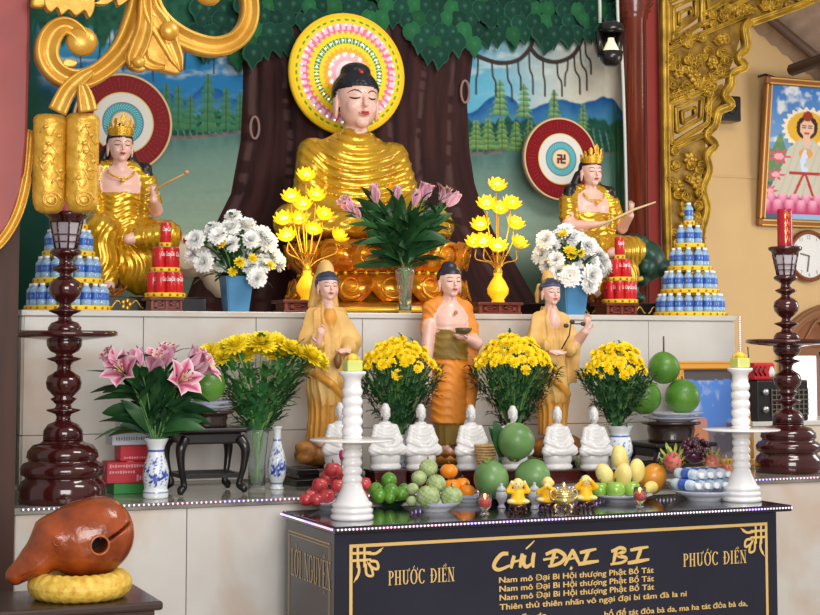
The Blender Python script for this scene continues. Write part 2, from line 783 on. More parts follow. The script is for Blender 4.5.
b = MB().box((4, 5, -.05), (12, 16, .1), 0)
struct(b.build('floor', mat('floor tile', S(168, 150, 128), .2, var=.08, vscale=3)))
b = MB().box((3.4, YM + .12, 2.2), (5.2, .2, 4.5))
struct(b.build('wall_back', mat('plaster', S(120, 130, 116), .8)))
b = MB().box((7.6, 10.75, 2.3), (5.4, .2, 4.7))
struct(b.build('wall_right', M['yellow']))
b = MB().box((6.6, 10.645, Z(760, 178, 10.65)), (3.2, .012, .02))
struct(b.build('trim_1', mat('wall seam', S(205, 172, 120), .7)))
# sloping tin roof with dark rafters above the side aisle
A0, A1 = on_y(735, 10, 10.6), on_y(905, 150, 10.6)
d = (A1 - A0).normalized()
rb = MB()
rb.grid(lambda u, w: A0 + d * (u * 2.6 - .6) + Vector((0, -4.2 * w + .05, 1.1 * w + .01 * sin(u * 120))), 120, 3)
struct(rb.build('ceiling', mat('tin roofing', S(176, 152, 134), .45, var=.1, vscale=6)))
rf = MB()
for w in (.05, .45):
    p0 = A0 - d * .5 + Vector((0, -4.2 * w - .02, 1.1 * w - .05))
    p1 = p0 + d * 2.6
    rf.tube([p0, p1], .045, 6)
struct(rf.build('trim_2', mat('dark rafter', S(92, 68, 54), .6)))
q0, q1 = on_y(792, 70, 9.9), on_y(850, 50, 9.2)
rf = MB().tube([q0, q1], .05, 8)
struct(rf.build('trim_3', mat('dark beam', S(58, 38, 28), .5)))
# main lintel over the altar bay and its left post
xl = X(0, 6.5)

# mural -------------------------------------------------------------
def proj_arr(P):
    x, y, z = P[0], P[1], P[2] - 1.7
    a = x * _R.x + y * _R.y
    dd = x * _F.x + y * _F.y + z * _F.z
    u = x * _U.x + y * _U.y + z * _U.z
    return 410 + F_PX * a / dd, CY - F_PX * u / dd

rs = np.random.RandomState(5)
def lerp3(a, b, t):
    return np.array(a)[None, None] * (1 - t[..., None]) + np.array(b)[None, None] * t[..., None]

def vnoise(x, y, seed=0):
    xi, yi = np.floor(x).astype(int), np.floor(y).astype(int)
    fx, fy = x - xi, y - yi
    fx, fy = fx * fx * (3 - 2 * fx), fy * fy * (3 - 2 * fy)
    def h(a, b):
        n = (a * 374761393 + b * 668265263 + seed * 69069) & 0xffffffff
        n = ((n ^ (n >> 13)) * 1274126177) & 0xffffffff
        return ((n ^ (n >> 16)) & 0xffff) / 65535.0
    return (h(xi, yi) * (1 - fx) + h(xi + 1, yi) * fx) * (1 - fy) + (h(xi, yi + 1) * (1 - fx) + h(xi + 1, yi + 1) * fx) * fy

def fbm(x, y, seed=0, o=4):
    s, a = 0, .5
    for i in range(o):
        s = s + a * vnoise(x * 2 ** i, y * 2 ** i, seed + i)
        a *= .5
    return s

TRUNK_L = ([-60, 60, 80, 100, 150, 200, 230, 260, 300, 400], [236, 238, 242, 242, 240, 231, 216, 203, 188, 180])
TRUNK_R = ([-60, 40, 75, 100, 150, 180, 210, 230, 260, 300, 400], [480, 474, 470, 467, 469, 474, 484, 494, 514, 536, 560])

def paint_mural(u, v):
    C = np.zeros(u.shape + (3,))
    def put(mask, col):
        col = np.asarray(col)
        mk = np.clip(mask, 0, 1)[..., None]
        C[...] = C * (1 - mk) + (col if col.ndim == 3 else col[None, None]) * mk
    def sm(a, b, x):
        t = np.clip((x - a) / (b - a), 0, 1)
        return t * t * (3 - 2 * t)
    nz = fbm(u / 40, v / 22, 3)
    right = u > 355
    # sky
    skyR = lerp3(S(96, 172, 200), S(214, 208, 190), sm(475, 600, u + 50 * (nz - .5)))
    skyR = skyR * (1 - .35 * sm(95, 20, v))[..., None]
    skyL = lerp3(S(40, 118, 172), S(70, 160, 188), sm(70, 30, v) + 0 * u)
    put(np.ones_like(u), np.where(right[..., None], skyR, skyL))
    cl = sm(.52, .68, fbm(u / 26, v / 12, 9)) * sm(104, 60, v)
    put(cl * np.where(right, .5, .6), S(206, 216, 214))
    # mountains
    rid = 104 + 14 * (fbm(u / 34, u * 0, 21) - .5) * 2 + 5 * np.sin(u / 9.) + np.where(right, 0, -12) + sm(560, 640, u) * 8
    m = sm(-1.0, 1.0, v - rid)
    put(m, lerp3(S(26, 84, 146), S(78, 142, 176), np.clip((v - rid) / 26 + .5 * (fbm(u / 7, v / 7, 4) - .5), 0, 1)))
    # far tree belt with pale trunks
    base = np.where(right, 150, 134) + 3 * np.sin(u / 23)
    top = np.where(right, 122, 112) + 10 * (fbm(u / 9, u * 0, 33) - .5) * 2
    belt = sm(-2, 2, v - top) * sm(1.5, -1.5, v - base)
    put(belt, lerp3(S(18, 58, 58), S(40, 98, 76), fbm(u / 4, v / 3, 6) * 1.3 - .15))
    trk = (np.abs(((u + 2 * np.sin(v / 9)) % 6.3) - 3) < .7) * belt * sm(0, 6, v - top - 8)
    put(trk * .8, S(112, 132, 116))
    put(sm(3.2, .6, np.abs(v - base - 1)) * .8, lerp3(S(150, 110, 88), S(60, 62, 50), fbm(u / 5, v / 2, 14) * 1.6 - .3))
    # lake
    lake = sm(-1, 2, v - base - 2)
    t = np.clip((v - base) / 90, 0, 1)
    lk = lerp3(S(96, 134, 128), S(150, 172, 152), t)
    lk = lk * (1 + .16 * (fbm(u / 50, v / 4, 8) - .5))[..., None]
    put(lake, lk)
    put(lake * sm(base + 26, base + 2, v) * .6 * (fbm(u / 5, v / 20, 40)), S(40, 84, 78))
    put(sm(235, 285, v) * np.where(right, .9, .6), S(58, 78, 62))
    # layered pines
    pines = [(500, 80, 116, 12), (488, 118, 150, 13), (524, 84, 118, 11), (516, 122, 152, 12), (554, 90, 124, 10), (583, 103, 130, 8), (502, 118, 150, 11), (530, 120, 150, 10), (476, 120, 150, 12), (208, 74, 132, 14), (178, 86, 130, 13), (226, 88, 130, 12), (190, 96, 130, 12), (166, 84, 128, 12), (240, 92, 130, 10)]
    for (px, t0, b0, w) in pines:
        f = (v - t0) / (b0 - t0)
        inn = (f > 0) & (f < 1)
        saw = (f * 6) % 1
        wd = w * (.25 + .75 * f) * (.45 + .55 * saw)
        ms = inn * sm(1.0, -1.0, np.abs(u - px) - wd * (.8 + .5 * vnoise(u / 2, v / 2, 2)))
        put(ms * .9, lerp3(S(44, 112, 84), S(148, 176, 92), np.clip(1.1 - saw + .4 * (vnoise(u / 2, v / 2, 5) - .5), 0, 1) * np.where(u > 355, .85, .2)))
        put(inn * (np.abs(u - px) < .6) * .7, S(52, 62, 44))
    # reeds by the right edge
    rd = sm(606, 616, u) * sm(100, 150, v + 20 * vnoise(u / 2.2, u * 0, 6))
    put(rd * .9, lerp3(S(14, 50, 34), S(64, 118, 72), vnoise(u / 1.3, v / 26, 61)))
    # arching boughs with hanging roots
    def stroke(pts, w, col, n=10):
        P = np.array(smooth_path(pts, n))
        dm = np.full(u.shape, 99.)
        for i in range(len(P) - 1):
            a, bb = P[i], P[i + 1]
            lo, hi = np.minimum(a, bb) - 8, np.maximum(a, bb) + 8
            mk = (u > lo[0]) & (u < hi[0]) & (v > lo[1]) & (v < hi[1])
            if not mk.any():
                continue
            dx, dy = bb - a
            tt = np.clip(((u[mk] - a[0]) * dx + (v[mk] - a[1]) * dy) / (dx * dx + dy * dy + 1e-9), 0, 1)
            dd = np.hypot(u[mk] - a[0] - tt * dx, v[mk] - a[1] - tt * dy)
            dm[mk] = np.minimum(dm[mk], dd)
        put(sm(w + .6, w - .5, dm), col)
    bark = S(58, 48, 46)
    stroke([(470, 52), (482, 58), (500, 63), (518, 60), (530, 48), (533, 36)], 2.2, bark)
    stroke([(530, 48), (540, 58), (556, 62), (572, 56), (580, 44), (582, 34)], 2.2, bark)
    for x0, y0, ln, sw in ((478, 58, 36, -2), (492, 62, 34, 4), (507, 64, 38, 5), (518, 60, 30, 3), (529, 52, 42, 4), (543, 60, 36, 2), (557, 62, 34, 5), (568, 58, 28, -3), (574, 54, 40, 6), (580, 46, 44, 7), (585, 42, 32, 6)):
        stroke([(x0, y0), (x0 + sw * .2, y0 + ln * .4), (x0 + sw * .9, y0 + ln * .6), (x0 + sw, y0 + ln)], .9, bark, 4)
    for i in range(26):
        x0 = 30 + rs.rand() * 190
        y0 = 6 + rs.rand() * 20
        ln = 22 + rs.rand() * 40
        stroke([(x0, y0), (x0 + 1, y0 + ln * .5), (x0 + rs.rand() * 6 - 3, y0 + ln)], .8, S(52, 66, 70), 3)
    # dark green leaf mass along the top
    edge = np.where(u > 355, 40 + 14 * sm(480, 440, u), 34 + 26 * sm(180, 215, u)) + 9 * np.sin(u / 7.3) + 6 * np.sin(u / 3.1)
    put(sm(4, -4, v - edge), lerp3(S(20, 62, 52), S(44, 104, 78), fbm(u / 6, v / 6, 77) * 1.4 - .2))
    put(sm(75, 45, u) * sm(60, 100, v), lerp3(S(18, 56, 58), S(34, 82, 74), nz))
    put(sm(46, 34, u) * .9, S(26, 70, 56))
    return C * .97

XM0, XM1, ZM0, ZM1 = 1.36, 5.70, ZU + .003, 4.28
cols, rows = 620, 360
def mural_pos(a, b_):
    return [XM0 + (XM1 - XM0) * a, np.full_like(a, YM - .005), ZM1 + (ZM0 - ZM1) * b_]
aa, bb_ = np.meshgrid(np.linspace(0, 1, cols), np.linspace(0, 1, rows))
uu, vv = proj_arr(mural_pos(aa, bb_))
mural = thing('mural', 'painted landscape mural of a bodhi tree, lake and mountains on the back wall', 'mural', (0, 0, 0))
painted('painted_landscape', rows, cols, mural_pos, paint_mural(uu, vv), M['mural'], mural, True)

# the trunk stands out from the wall in shallow relief
tc_, tr_ = 240, 150
a2, b2 = np.meshgrid(np.linspace(0, 1, tc_), np.linspace(0, 1, tr_))
zz = ZM1 - .35 + (ZM0 - ZM1 + .35) * b2
_, vz = proj_arr([np.full_like(zz, 3.9), np.full_like(zz, YM), zz])
lx = np.interp(vz, *TRUNK_L)
rx_ = np.interp(vz, *TRUNK_R)
rdir = [[on_y(px, 200, YM).x for px in (0, 820)]]
def px2x(px):
    return XM0 + (px - uu[rows // 2, 0]) / (uu[rows // 2, -1] - uu[rows // 2, 0]) * (XM1 - XM0)
# exact inverse along a row, since the wall is oblique
xs = np.linspace(0, 8, 400)
us, _ = proj_arr([xs, np.full_like(xs, YM), np.full_like(xs, 2.9)])
xl_, xr_ = np.interp(lx, us, xs), np.interp(rx_, us, xs)
tt = a2 * 2 - 1
bark_h = .016 * np.abs(np.sin(a2 * 44 + 2.0 * fbm(a2 * 9, b2 * 6, 5))) + .02 * fbm(a2 * 30, b2 * 5, 8)
bulge = .09 * np.sqrt(np.clip(1 - tt ** 4, 0, 1))
def trunk_pos(a, b_):
    return [xl_ + (xr_ - xl_) * a2, YM - .004 - bulge - bark_h * (np.abs(tt) < .98), zz]
n1 = fbm(a2 * 36, b2 * 5, 12)
n2 = np.clip((np.abs(np.sin(a2 * 22 + 2.0 * fbm(a2 * 5, b2 * 4, 5))) - .93) * 14, 0, 1) * (vnoise(a2 * 9, b2 * 60, 4) > .4)
tcol = lerp3(S(40, 23, 25), S(70, 41, 39), np.clip(n1 * 1.4 - .2, 0, 1))
tcol = tcol * (1 - .5 * n2[..., None]) + np.array(S(100, 76, 74)) * .5 * n2[..., None]
painted('tree_trunk', tr_, tc_, trunk_pos, tcol, M['mural'], mural, True)
for px, py, sx_, sz_ in ((254, 128, .028, .07), (464, 92, .03, .075)):
    c = on_y(px, py, YM - .10)
    kn = MB().tube([(c.x + sx_ * cos(t) , c.y - .015, c.z + sz_ * sin(t)) for t in np.linspace(0, 2 * PI, 20, endpoint=False)], .009, 6, closed=True)
    kn.build('tree_knot', mat('knot paint', S(140, 108, 104), .6), mural)

# heart-shaped leaves with pale rims, overlapping like tiles
lf = MB()
def heart(cx, cz, s_, rot, y, base, rim):
    out = []
    for i in range(14):
        t = 2 * PI * i / 14
        x = .5 * sin(t) * (1 + .15 * cos(t))
        z = -.5 * cos(t) * 1.0
        z = z - (.35 * max(0, 1 - abs(x) * 6) if z < 0 else -.0)
        if z > .3:
            z -= .12 * (1 - min(1, abs(x) * 5))
        out.append((x, z))
    v, cc = [], []
    ca, sa = cos(rot), sin(rot)
    for k, (sc_, dy, col) in enumerate(((1, 0, rim), (.9, -.012, rim), (.82, -.016, base), (.3, -.02, base))):
        for x, z in out:
            v.append((cx + s_ * sc_ * (x * ca - z * sa), y + dy, cz + s_ * sc_ * (x * sa + z * ca)))
            cc.append(col)
    v.append((cx, y - .022, cz))
    cc.append(rim)
    f = []
    for k in range(3):
        for i in range(14):
            j = (i + 1) % 14
            f.append((k * 14 + i, k * 14 + j, (k + 1) * 14 + j, (k + 1) * 14 + i))
    for i in range(14):
        f.append((42 + i, 42 + (i + 1) % 14, 56))
    lf.add(v, f, 0, None, True, cc)
rr = random.Random(4)
for row in range(9):
    py = -38 + row * 12
    for k in range(34):
        px = 196 + k * 13 + (row % 2) * 6.5 + rr.uniform(-3, 3)
        lim = 44 + (16 if 395 < px < 468 else 0) + (18 if px < 285 else 0)
        if 470 < px < 540:
            lim = 38
        if py > lim + rr.uniform(-8, 4) or (285 < px < 400 and py > 30):
            continue
        g = rr.uniform(.75, 1.25)
        base = tuple(c * g for c in S(22, 62, 50))
        rim = tuple(c * g for c in S(52, 100, 80))
        if rr.random() < .2:
            base = tuple(c * g for c in S(34, 92, 54))
        c = on_y(px, py + rr.uniform(-2, 2), YM)
        heart(c.x, c.z, rr.uniform(.10, .15), rr.uniform(-.35, .35), YM - (.11 if 235 < px < 478 else .02) - row * .006, base, rim)
tag(lf.build('painted_leaves', M['mural'], mural), kind='stuff')

# ---------------------------------------------------------------- altar steps
def tiled_block(name, label, cat, x0, x1, y0, y1, z0, z1, topm, tiles, rowsz=None):
    t = thing(name, label, cat, (0, 0, 0))
    g = MB().box(((x0 + x1) / 2, (y0 + y1) / 2, (z0 + z1 - .03) / 2), (x1 - x0 - .012, y1 - y0 - .012, z1 - z0 - .03))
    g.build('core', M['grout'], t)
    pn = MB()
    w = (x1 - x0) / tiles
    zs = rowsz or [z0, z1 - .03]
    for i in range(tiles):
        for j in range(len(zs) - 1):
            pn.box((x0 + w * (i + .5), y0 - .002, (zs[j] + zs[j + 1]) / 2), (w - .004, .016, zs[j + 1] - zs[j] - .004), 0, bev=.0015)
    dp = (y1 - y0)
    for xx in (x0 - .002, x1 + .002):
        for j in range(len(zs) - 1):
            pn.box((xx, (y0 + y1) / 2, (zs[j] + zs[j + 1]) / 2), (.016, dp - .004, zs[j + 1] - zs[j] - .004), 0, bev=.0015)
    pn.build('facing_tiles', M['marble'], t)
    MB().box(((x0 + x1) / 2, (y0 + y1) / 2 - .005, z1 - .015), (x1 - x0 + .03, y1 - y0 + .03, .03), 0, bev=.004).build('top_slab', topm, t)
    return t
tiled_block('altar_counter', 'cream marble lower altar counter carrying the standing statues and flower vases', 'counter', 1.10, 7.2, YC, YU, 0, ZC, M['greentop'], 8)
tiled_block('altar_platform', 'tall cream marble upper altar step carrying the golden seated statues', 'platform', 1.27, 5.46, YU + .012, YM, 0, ZU, M['marble'], 7, [ZC + .01, 1.26, ZU - .03])

# dark posts at the left edge
xa, xb = X(-40, 6.62, 400), X(17, 6.62, 400)
struct(MB().box(((xa + xb) / 2, 6.68, 1.2), (xb - xa, .1, 2.4)).build('trim_4', mat('brown door post', S(58, 28, 16), .6, var=.25, vscale=7, stretch=(3, 3, .3))))
xa, xb = X(-30, 7.9, 300), X(15, 7.9, 300)
struct(MB().box(((xa + xb) / 2, 7.95, 2.2), (xb - xa, .1, 4.4)).build('trim_5', mat('dark door post', S(30, 20, 18), .5)))
xa, xb = X(8, 7.4, 450), X(21, 7.4, 450)
g = MB().box((1.03, 7.45, .78), (.1, .8, 1.56), 0)
struct(g.build('trim_9', mat('stained plaster', S(186, 174, 158), .7, col2=S(96, 84, 72), vscale=5, stretch=(1, 1, .5))))
struct(MB().box((-.75, 7.95, 2.2), (3.2, .1, 4.4)).build('wall_left', mat('left wall paint', S(176, 150, 116), .7, var=.06, vscale=3)))
struct(MB().box((X(17, 9.2), 9.25, 3.0), (.012, .012, 2.6)).build('trim_6', mat('pale batten', S(150, 150, 140), .5)))
# right side: round column with moulded capital and the flat red post beside it
YP = 9.18
cx, rad = X(637, YP), 12.5 * mpp(637, YP)
c = MB()
zc = Z(637, 18, YP)
c.lathe([(rad, 0), (rad, zc - .02), (rad * 1.15, zc), (rad * 1.1, zc + .02), (rad * 1.35, zc + .045), (rad * 1.25, zc + .06), (rad * 1.55, zc + .09), (rad * 1.45, zc + .11), (rad * 1.6, zc + .14), (rad * 1.6, 4.4)], 28)
struct(c.build('column', M['brownwood'], loc=(cx, YP, 0)))
x0, x1 = X(649, YP - .05), X(662, YP - .05)
struct(MB().box(((x0 + x1) / 2, YP, 2.2), (x1 - x0, .1, 4.4), bev=.006).build('trim_7', M['redlac']))
# ================================================================== statues
M['skin'] = mat('painted skin', S(232, 186, 172), .34, coat=.2)
M['hair'] = mat('black painted hair', S(24, 24, 32), .4, bump=.5, bscale=46, btype='voronoi')
M['hairp'] = mat('black hair paint', S(26, 24, 28), .35)
M['lips'] = mat('red lip paint', S(186, 62, 66), .35)
M['eye'] = mat('dark eye paint', S(52, 32, 30), .4)
M['robe_gold'] = mat('bright gold robe', S(226, 176, 34), .25, metal=.55, spec=.6, coat=.3, col2=S(190, 140, 22), vscale=5)
M['robe_orange'] = mat('orange robe', S(226, 138, 46), .5, var=.1, vscale=9)
M['robe_tan'] = mat('tan robe', S(224, 184, 112), .5, col2=S(202, 154, 82), vscale=7)
M['robe_ochre'] = mat('ochre inner robe', S(216, 152, 62), .5, var=.12, vscale=9)
M['robe_olive'] = mat('olive lining', S(140, 112, 46), .5)
M['pale'] = mat('white porcelain', S(214, 212, 212), .3, coat=.2, bump=.12, bscale=60)


def head(B, o, H, skin=0, hair=1, ears=1.0, ushnisha=False, k=None, hairline=.80):
    x, y, z = o
    k = k or .05 * H
    def p(a, b, c):
        return (x + a * H, y + b * H, z + c * H)
    B.ell(p(0, .02, .60), (.375 * H, .41 * H, .39 * H), skin, k)
    B.ell(p(0, -.07, .33), (.32 * H, .30 * H, .32 * H), skin, k)
    B.ell(p(0, -.27, .09), (.12 * H, .09 * H, .09 * H), skin, k)
    for s in (-1, 1):
        B.ell(p(.15 * s, -.25, .37), (.13 * H, .11 * H, .13 * H), skin, k)
        B.ell(p(.385 * s, .05, .40), (.045 * H, .09 * H, .24 * H * ears), skin, k * .4)
    B.cap(p(0, -.385, .56), p(0, -.455, .39), .028 * H, .055 * H, skin, k * .5)
    B.ell(p(0, -.38, .245), (.10 * H, .05 * H, .05 * H), skin, k * .5)
    B.cap(p(0, .07, .2), p(0, .08, -.32), .21 * H, .23 * H, skin, k)
    if hair is not None:
        c0, r0 = p(0, .075, .66), (.43 * H, .45 * H, .43 * H)
        def f(X_, Y_, Z_):
            a, b_, c_ = (X_ - c0[0]) / r0[0], (Y_ - c0[1]) / r0[1], (Z_ - c0[2]) / r0[2]
            e = (np.sqrt(a * a + b_ * b_ + c_ * c_) - 1) * r0[2]
            u = (X_ - x) / H
            front = np.maximum(hairline * H + .35 * H * u * u * -1 + z - Z_, (y - .02 * H) - Y_ + 0 * X_)
            # keep what lies above the hairline or behind the ears
            cut = np.minimum(hairline * H - .25 * H * u * u + z - Z_, (y - .0 * H) - Y_)
            return np.maximum(np.maximum(e, cut), z + .18 * H - Z_)
        B.fn(f, [c0[i] - r0[i] for i in range(3)], [c0[i] + r0[i] for i in range(3)], hair, k * .15)
        if ushnisha:
            B.ell(p(0, .08, 1.05), (.27 * H, .27 * H, .17 * H), hair, k * 1.2)


def face(B, o, H, parent, brow=True, closed=True, lip=None):
    x, y, z = o
    def on(a, c, lift):
        s = B.surf_y(x + a * H, z + c * H, y - .7 * H, y + .3 * H)
        return (x + a * H, (s if s is not None else y - .35 * H) - lift * H, z + c * H)
    for s in (-1, 1):
        e = MB().tube([on(s * q, zz, .006) for q, zz in ((.075, .525), (.12, .507), (.165, .503), (.21, .512), (.25, .53))], [.006 * H, .014 * H, .017 * H, .014 * H, .006 * H], 6)
        e.build('eye', M['eye'], parent)
        if brow:
            e = MB().tube([on(s * q, zz, .003) for q, zz in ((.06, .60), (.12, .645), (.18, .655), (.24, .635), (.28, .60))], [.007 * H, .012 * H, .012 * H, .009 * H, .004 * H], 5)
            e.build('eyebrow', M['eye'], parent)
    l = MB().tube([on(q, zz, .004) for q, zz in ((-.10, .252), (-.05, .262), (0, .256), (.05, .262), (.10, .252))], [.006 * H, .018 * H, .017 * H, .018 * H, .006 * H], 6)
    l.tube([on(q, zz, .004) for q, zz in ((-.08, .238), (0, .222), (.08, .238))], [.006 * H, .022 * H, .006 * H], 6)
    l.build('lips', lip or M['lips'], parent)


def hand(B, c, d, up, size, m, curl=.5, k=.004, thumb=1):
    """palm at c pointing along d, palm normal up; five unequal bent fingers"""
    d, up = Vector(d).normalized(), Vector(up).normalized()
    sd = d.cross(up).normalized()
    up = sd.cross(d)
    c = Vector(c)
    s = size
    tip = c + d * .5 * s
    B.cap(c - d * .1 * s, tip, .15 * s, .2 * s, m, k, 1)
    for i, ln in enumerate((.42, .5, .46, .36)):
        o = tip + sd * (i - 1.5) * .12 * s
        a = o + d * ln * .5 * s
        b = a + (d * cos(curl) + up * sin(curl)) * ln * .5 * s
        B.chain([tuple(o - d * .1 * s), tuple(a), tuple(b)], [.065 * s, .06 * s, .045 * s], m, k * .4)
    o = c + sd * -.2 * s * thumb
    a = o + (d * .6 - sd * .8 * thumb).normalized() * .26 * s
    b = a + (d * .9 + up * .3).normalized() * .22 * s
    B.chain([tuple(c), tuple(o), tuple(a), tuple(b)], [.1 * s, .08 * s, .07 * s, .05 * s], m, k * .5)


# ---- great seated statue ------------------------------------------------
YB = 8.86
bx = X(355, YB, 150)
throne = thing('lotus_throne', 'round golden lotus throne with bulging scroll petals on the upper altar', 'lotus throne', (X(378, 8.62), 8.62, ZU))
tb = MB()
tb.lathe([(.57, 0), (.585, .01), (.585, .05), (.55, .065), (.50, .075), (.45, .10), (.43, .19), (.44, .215), (.47, .225), (.47, .25), (.44, .26), (.42, .28), (.46, .33), (.50, .40), (.50, .425), (.0, .43)], 64, caps=False)
tb.lathe([(0, 0), (.57, 0)], 64, caps=False)
tb.build('throne_body', mat('deep gold', S(196, 130, 22), .26, metal=.5, coat=.3, col2=S(150, 74, 12), vscale=6), throne)
M['petal_gold'] = mat('petal gold', S(232, 158, 30), .2, metal=.55, coat=.4, col2=S(204, 104, 14), vscale=9)
def swirl_petal(w, h, dpt):
    p = MB()
    def fn(u, v):
        a = (u - .5) * 2
        b_ = v
        wd = w * (sin(PI * min(1, b_ * .62 + .28)) ** .7)
        bul = dpt * (1 - a * a) ** .5 * sin(PI * min(1, .12 + b_ * .8)) if abs(a) < 1 else 0
        return (a * wd, -bul - .25 * dpt * b_, h * b_)
    p.grid(fn, 10, 10)
    sp = []
    for i in range(30):
        t = i / 29
        ang = t * 3.6 * PI + .5
        r = (.36 * (1 - t) + .05) * w * 1.5
        xx, zz_ = r * cos(ang), h * .52 + r * sin(ang)
        a = xx / w
        sp.append((xx, -dpt * max(.2, (1 - min(1, a * a)) ** .5) * .92 - .03 * h, zz_))
    p.tube(sp, [.028 * w + .075 * w * (1 - i / 29) for i in range(30)], 6)
    return p
pu = swirl_petal(.135, .19, .075).build('petal', M['petal_gold'], throne)
pd = swirl_petal(.12, .16, .06).build('petal', M['petal_gold'], throne)
N = 14
for i in range(N):
    a = 2 * PI * i / N
    o = pu if i == 0 else inst(pu, throne, (0, 0, 0))
    o.location = (.455 * sin(a), -.455 * cos(a), .25)
    o.rotation_euler = (.18, 0, a)
    a += PI / N
    o = pd if i == 0 else inst(pd, throne, (0, 0, 0))
    o.location = (.46 * sin(a), -.46 * cos(a), .225)
    o.rotation_euler = (PI - .35, 0, a + PI)
    o.rotation_euler = (Matrix.Rotation(a, 4, 'Z') @ Matrix.Rotation(-.30, 4, 'X') @ Matrix.Diagonal((1, 1, -1, 1))).to_euler()
    o.scale = (1, 1, -1)
    o.rotation_euler = (-.22, 0, a)
rim = MB()
rim.lathe([(.582, .012), (.594, .02), (.594, .03), (.582, .04)], 64, caps=False)
for i in range(48):
    a = 2 * PI * i / 48
    rim.ell((.474 * cos(a), .474 * sin(a), .2375), .014, 0, 8, 6)
tag(rim.build('bead_trim', mat('yellow trim', S(240, 200, 60), .25, metal=.4), throne))

bud = thing('buddha_statue', 'large golden robed seated statue with black curled hair on the lotus throne', 'statue', (bx, YB, ZU + .452))
B = Body(.0075)
def folds(x, y, z):
    r = np.sqrt((x * .95 - .02) ** 2 + (np.maximum(0, .84 - z) * 1.0) ** 2)
    A = np.clip((z - .16) / .1, 0, 1) * np.clip((.05 - y) / .1, 0, 1)
    s_ = np.abs(np.sin(PI * (r + .02 * np.sin(x * 9)) / .052))
    return .013 * A * (s_ ** .6 - .6)
def lapfolds(x, y, z):
    s_ = np.abs(np.sin(PI * (np.sqrt(x * x + (z + .25) ** 2) + .3 * y) / .06))
    return .007 * (s_ ** .6 - .6)
B.loft([(0, 0, .02, .30, .21), (.2, 0, .02, .255, .185), (.4, 0, .02, .275, .18), (.53, 0, .025, .30, .17), (.60, 0, .03, .255, .15), (.655, 0, .03, .15, .12), (.69, 0, .03, .10, .10)], 2, .04, folds)
for s in (-1, 1):
    B.cap((.27 * s, .03, .545), (.335 * s, -.05, .25), .092, .088, 2, .05, 1, folds)
    B.cap((.335 * s, -.05, .25), (.12 * s, -.27, .16), .085, .055, 2, .04, 1, folds)
    B.cap((.13 * s, .02, .12), (.46 * s, -.17, .10), .125, .11, 2, .05, .9, lapfolds)
    B.cap((.46 * s, -.17, .10), (.02 * s, -.36, .08), .108, .07, 2, .04, 1, lapfolds)
    B.ell((.30 * s, -.28, .045), (.22, .12, .045), 2, .03, None, lapfolds)
hand(B, (.08, -.34, .165), (-1, -.05, 0), (0, 0, 1), .17, 0, .15)
hand(B, (-.08, -.34, .185), (1, -.05, 0), (0, 0, 1), .17, 0, .15, thumb=-1)
o_h = (0, -.03, .693)
HB = .345
head(B, o_h, HB, 0, 1, 1.0, True, hairline=.73)
pt = B.parts({0: ('body', M['skin']), 1: ('hair', M['hair']), 2: ('robe', M['robe_gold'])}, bud)
face(B, o_h, HB, pt['body'])
hr = HB
MB().ell((0, B.surf_y(0, .693 + .63 * hr, -.3, .2) - .002, .693 + .63 * hr), .007, 0, 8, 6).build('forehead_mark', mat('white mark', S(246, 236, 226), .3), bud)
MB().ell((0, -.105, .693 + 1.0 * hr), (.016, .01, .014), 0, 8, 6).build('hair_jewel', mat('red jewel', S(190, 40, 40), .2), bud)

# ---- halos ---------------------------------------------------------------
def halo(name, label, px, py, y, R_, colour, extra=None, thick=.035):
    c = on_y(px, py, y)
    t = thing(name, label, 'halo', tuple(c))
    d = MB()
    d.lathe([(0, 0), (R_ * .985, 0), (R_, .008), (R_, thick - .008), (R_ * .985, thick)], 72, M=RX(-PI / 2), caps=False)
    d.build('rim', extra or M['gold'], t)
    MB().tube([(0, thick, 0), (0, 9.36 - y, 0)] if py > 100 else [(0, thick, 0), (0, .13, 0)], .03, 10).build('wall_bracket', M['black'], t)
    nr, na = 90, 240
    def pos(a, b_):
        return [b_ * R_ * .985 * np.cos(a * 2 * PI), np.full_like(a, -.003), b_ * R_ * .985 * np.sin(a * 2 * PI)]
    aa, rr_ = np.meshgrid(np.linspace(0, 1, na), np.linspace(0, 1, nr))
    painted('disc_face', nr, na, pos, colour(aa, rr_), M['vgloss'], t)
    return t
def ringmix(C, m, col):
    m = np.clip(m, 0, 1)[..., None]
    C[...] = C * (1 - m) + np.array(col) * m
def main_halo(a, r):
    C = np.zeros(r.shape + (3,)) + np.array(S(244, 206, 24))
    th = a * 2 * PI
    def band(lo, hi, n=0, amp=0):
        w_ = amp * np.abs(((a * n) % 1) * 2 - 1) if n else 0
        return (r > lo) & (r < hi + w_)
    ringmix(C, ((r > .945)) * 1., S(236, 190, 20))
    ringmix(C, (np.abs(r - .895) < .018) * (((a * 44) % 1) < .55), S(96, 150, 52))
    ringmix(C, band(.62, .80, 44, .055) * 1., S(226, 112, 150))
    ringmix(C, band(.74, .83, 44, .02) * (((a * 44 + .5) % 1) < .6), S(236, 196, 214))
    ringmix(C, band(0, .66, 44, .07) * 1., S(248, 214, 36))
    ringmix(C, ((r > .50) & (r < .60)) * (((a * 60) % 1) < .62), S(64, 140, 96))
    ringmix(C, ((r > .535) & (r < .565)) * (((a * 60 + .3) % 1) < .35), S(236, 246, 240))
    ringmix(C, band(0, .40, 30, .05) * 1., S(246, 168, 60))
    ringmix(C, band(0, .32, 30, .04) * 1., S(240, 176, 176))
    ringmix(C, (r < .22) * 1., S(246, 226, 232))  # white glow at the centre, painted into the disc colour
    return C
hmain = halo('wall_mounted_halo', 'large round yellow halo with rings of pink petals behind the golden statue head', 348, 74, 9.12, .392, main_halo, mat('yellow halo rim', S(244, 204, 30), .3))
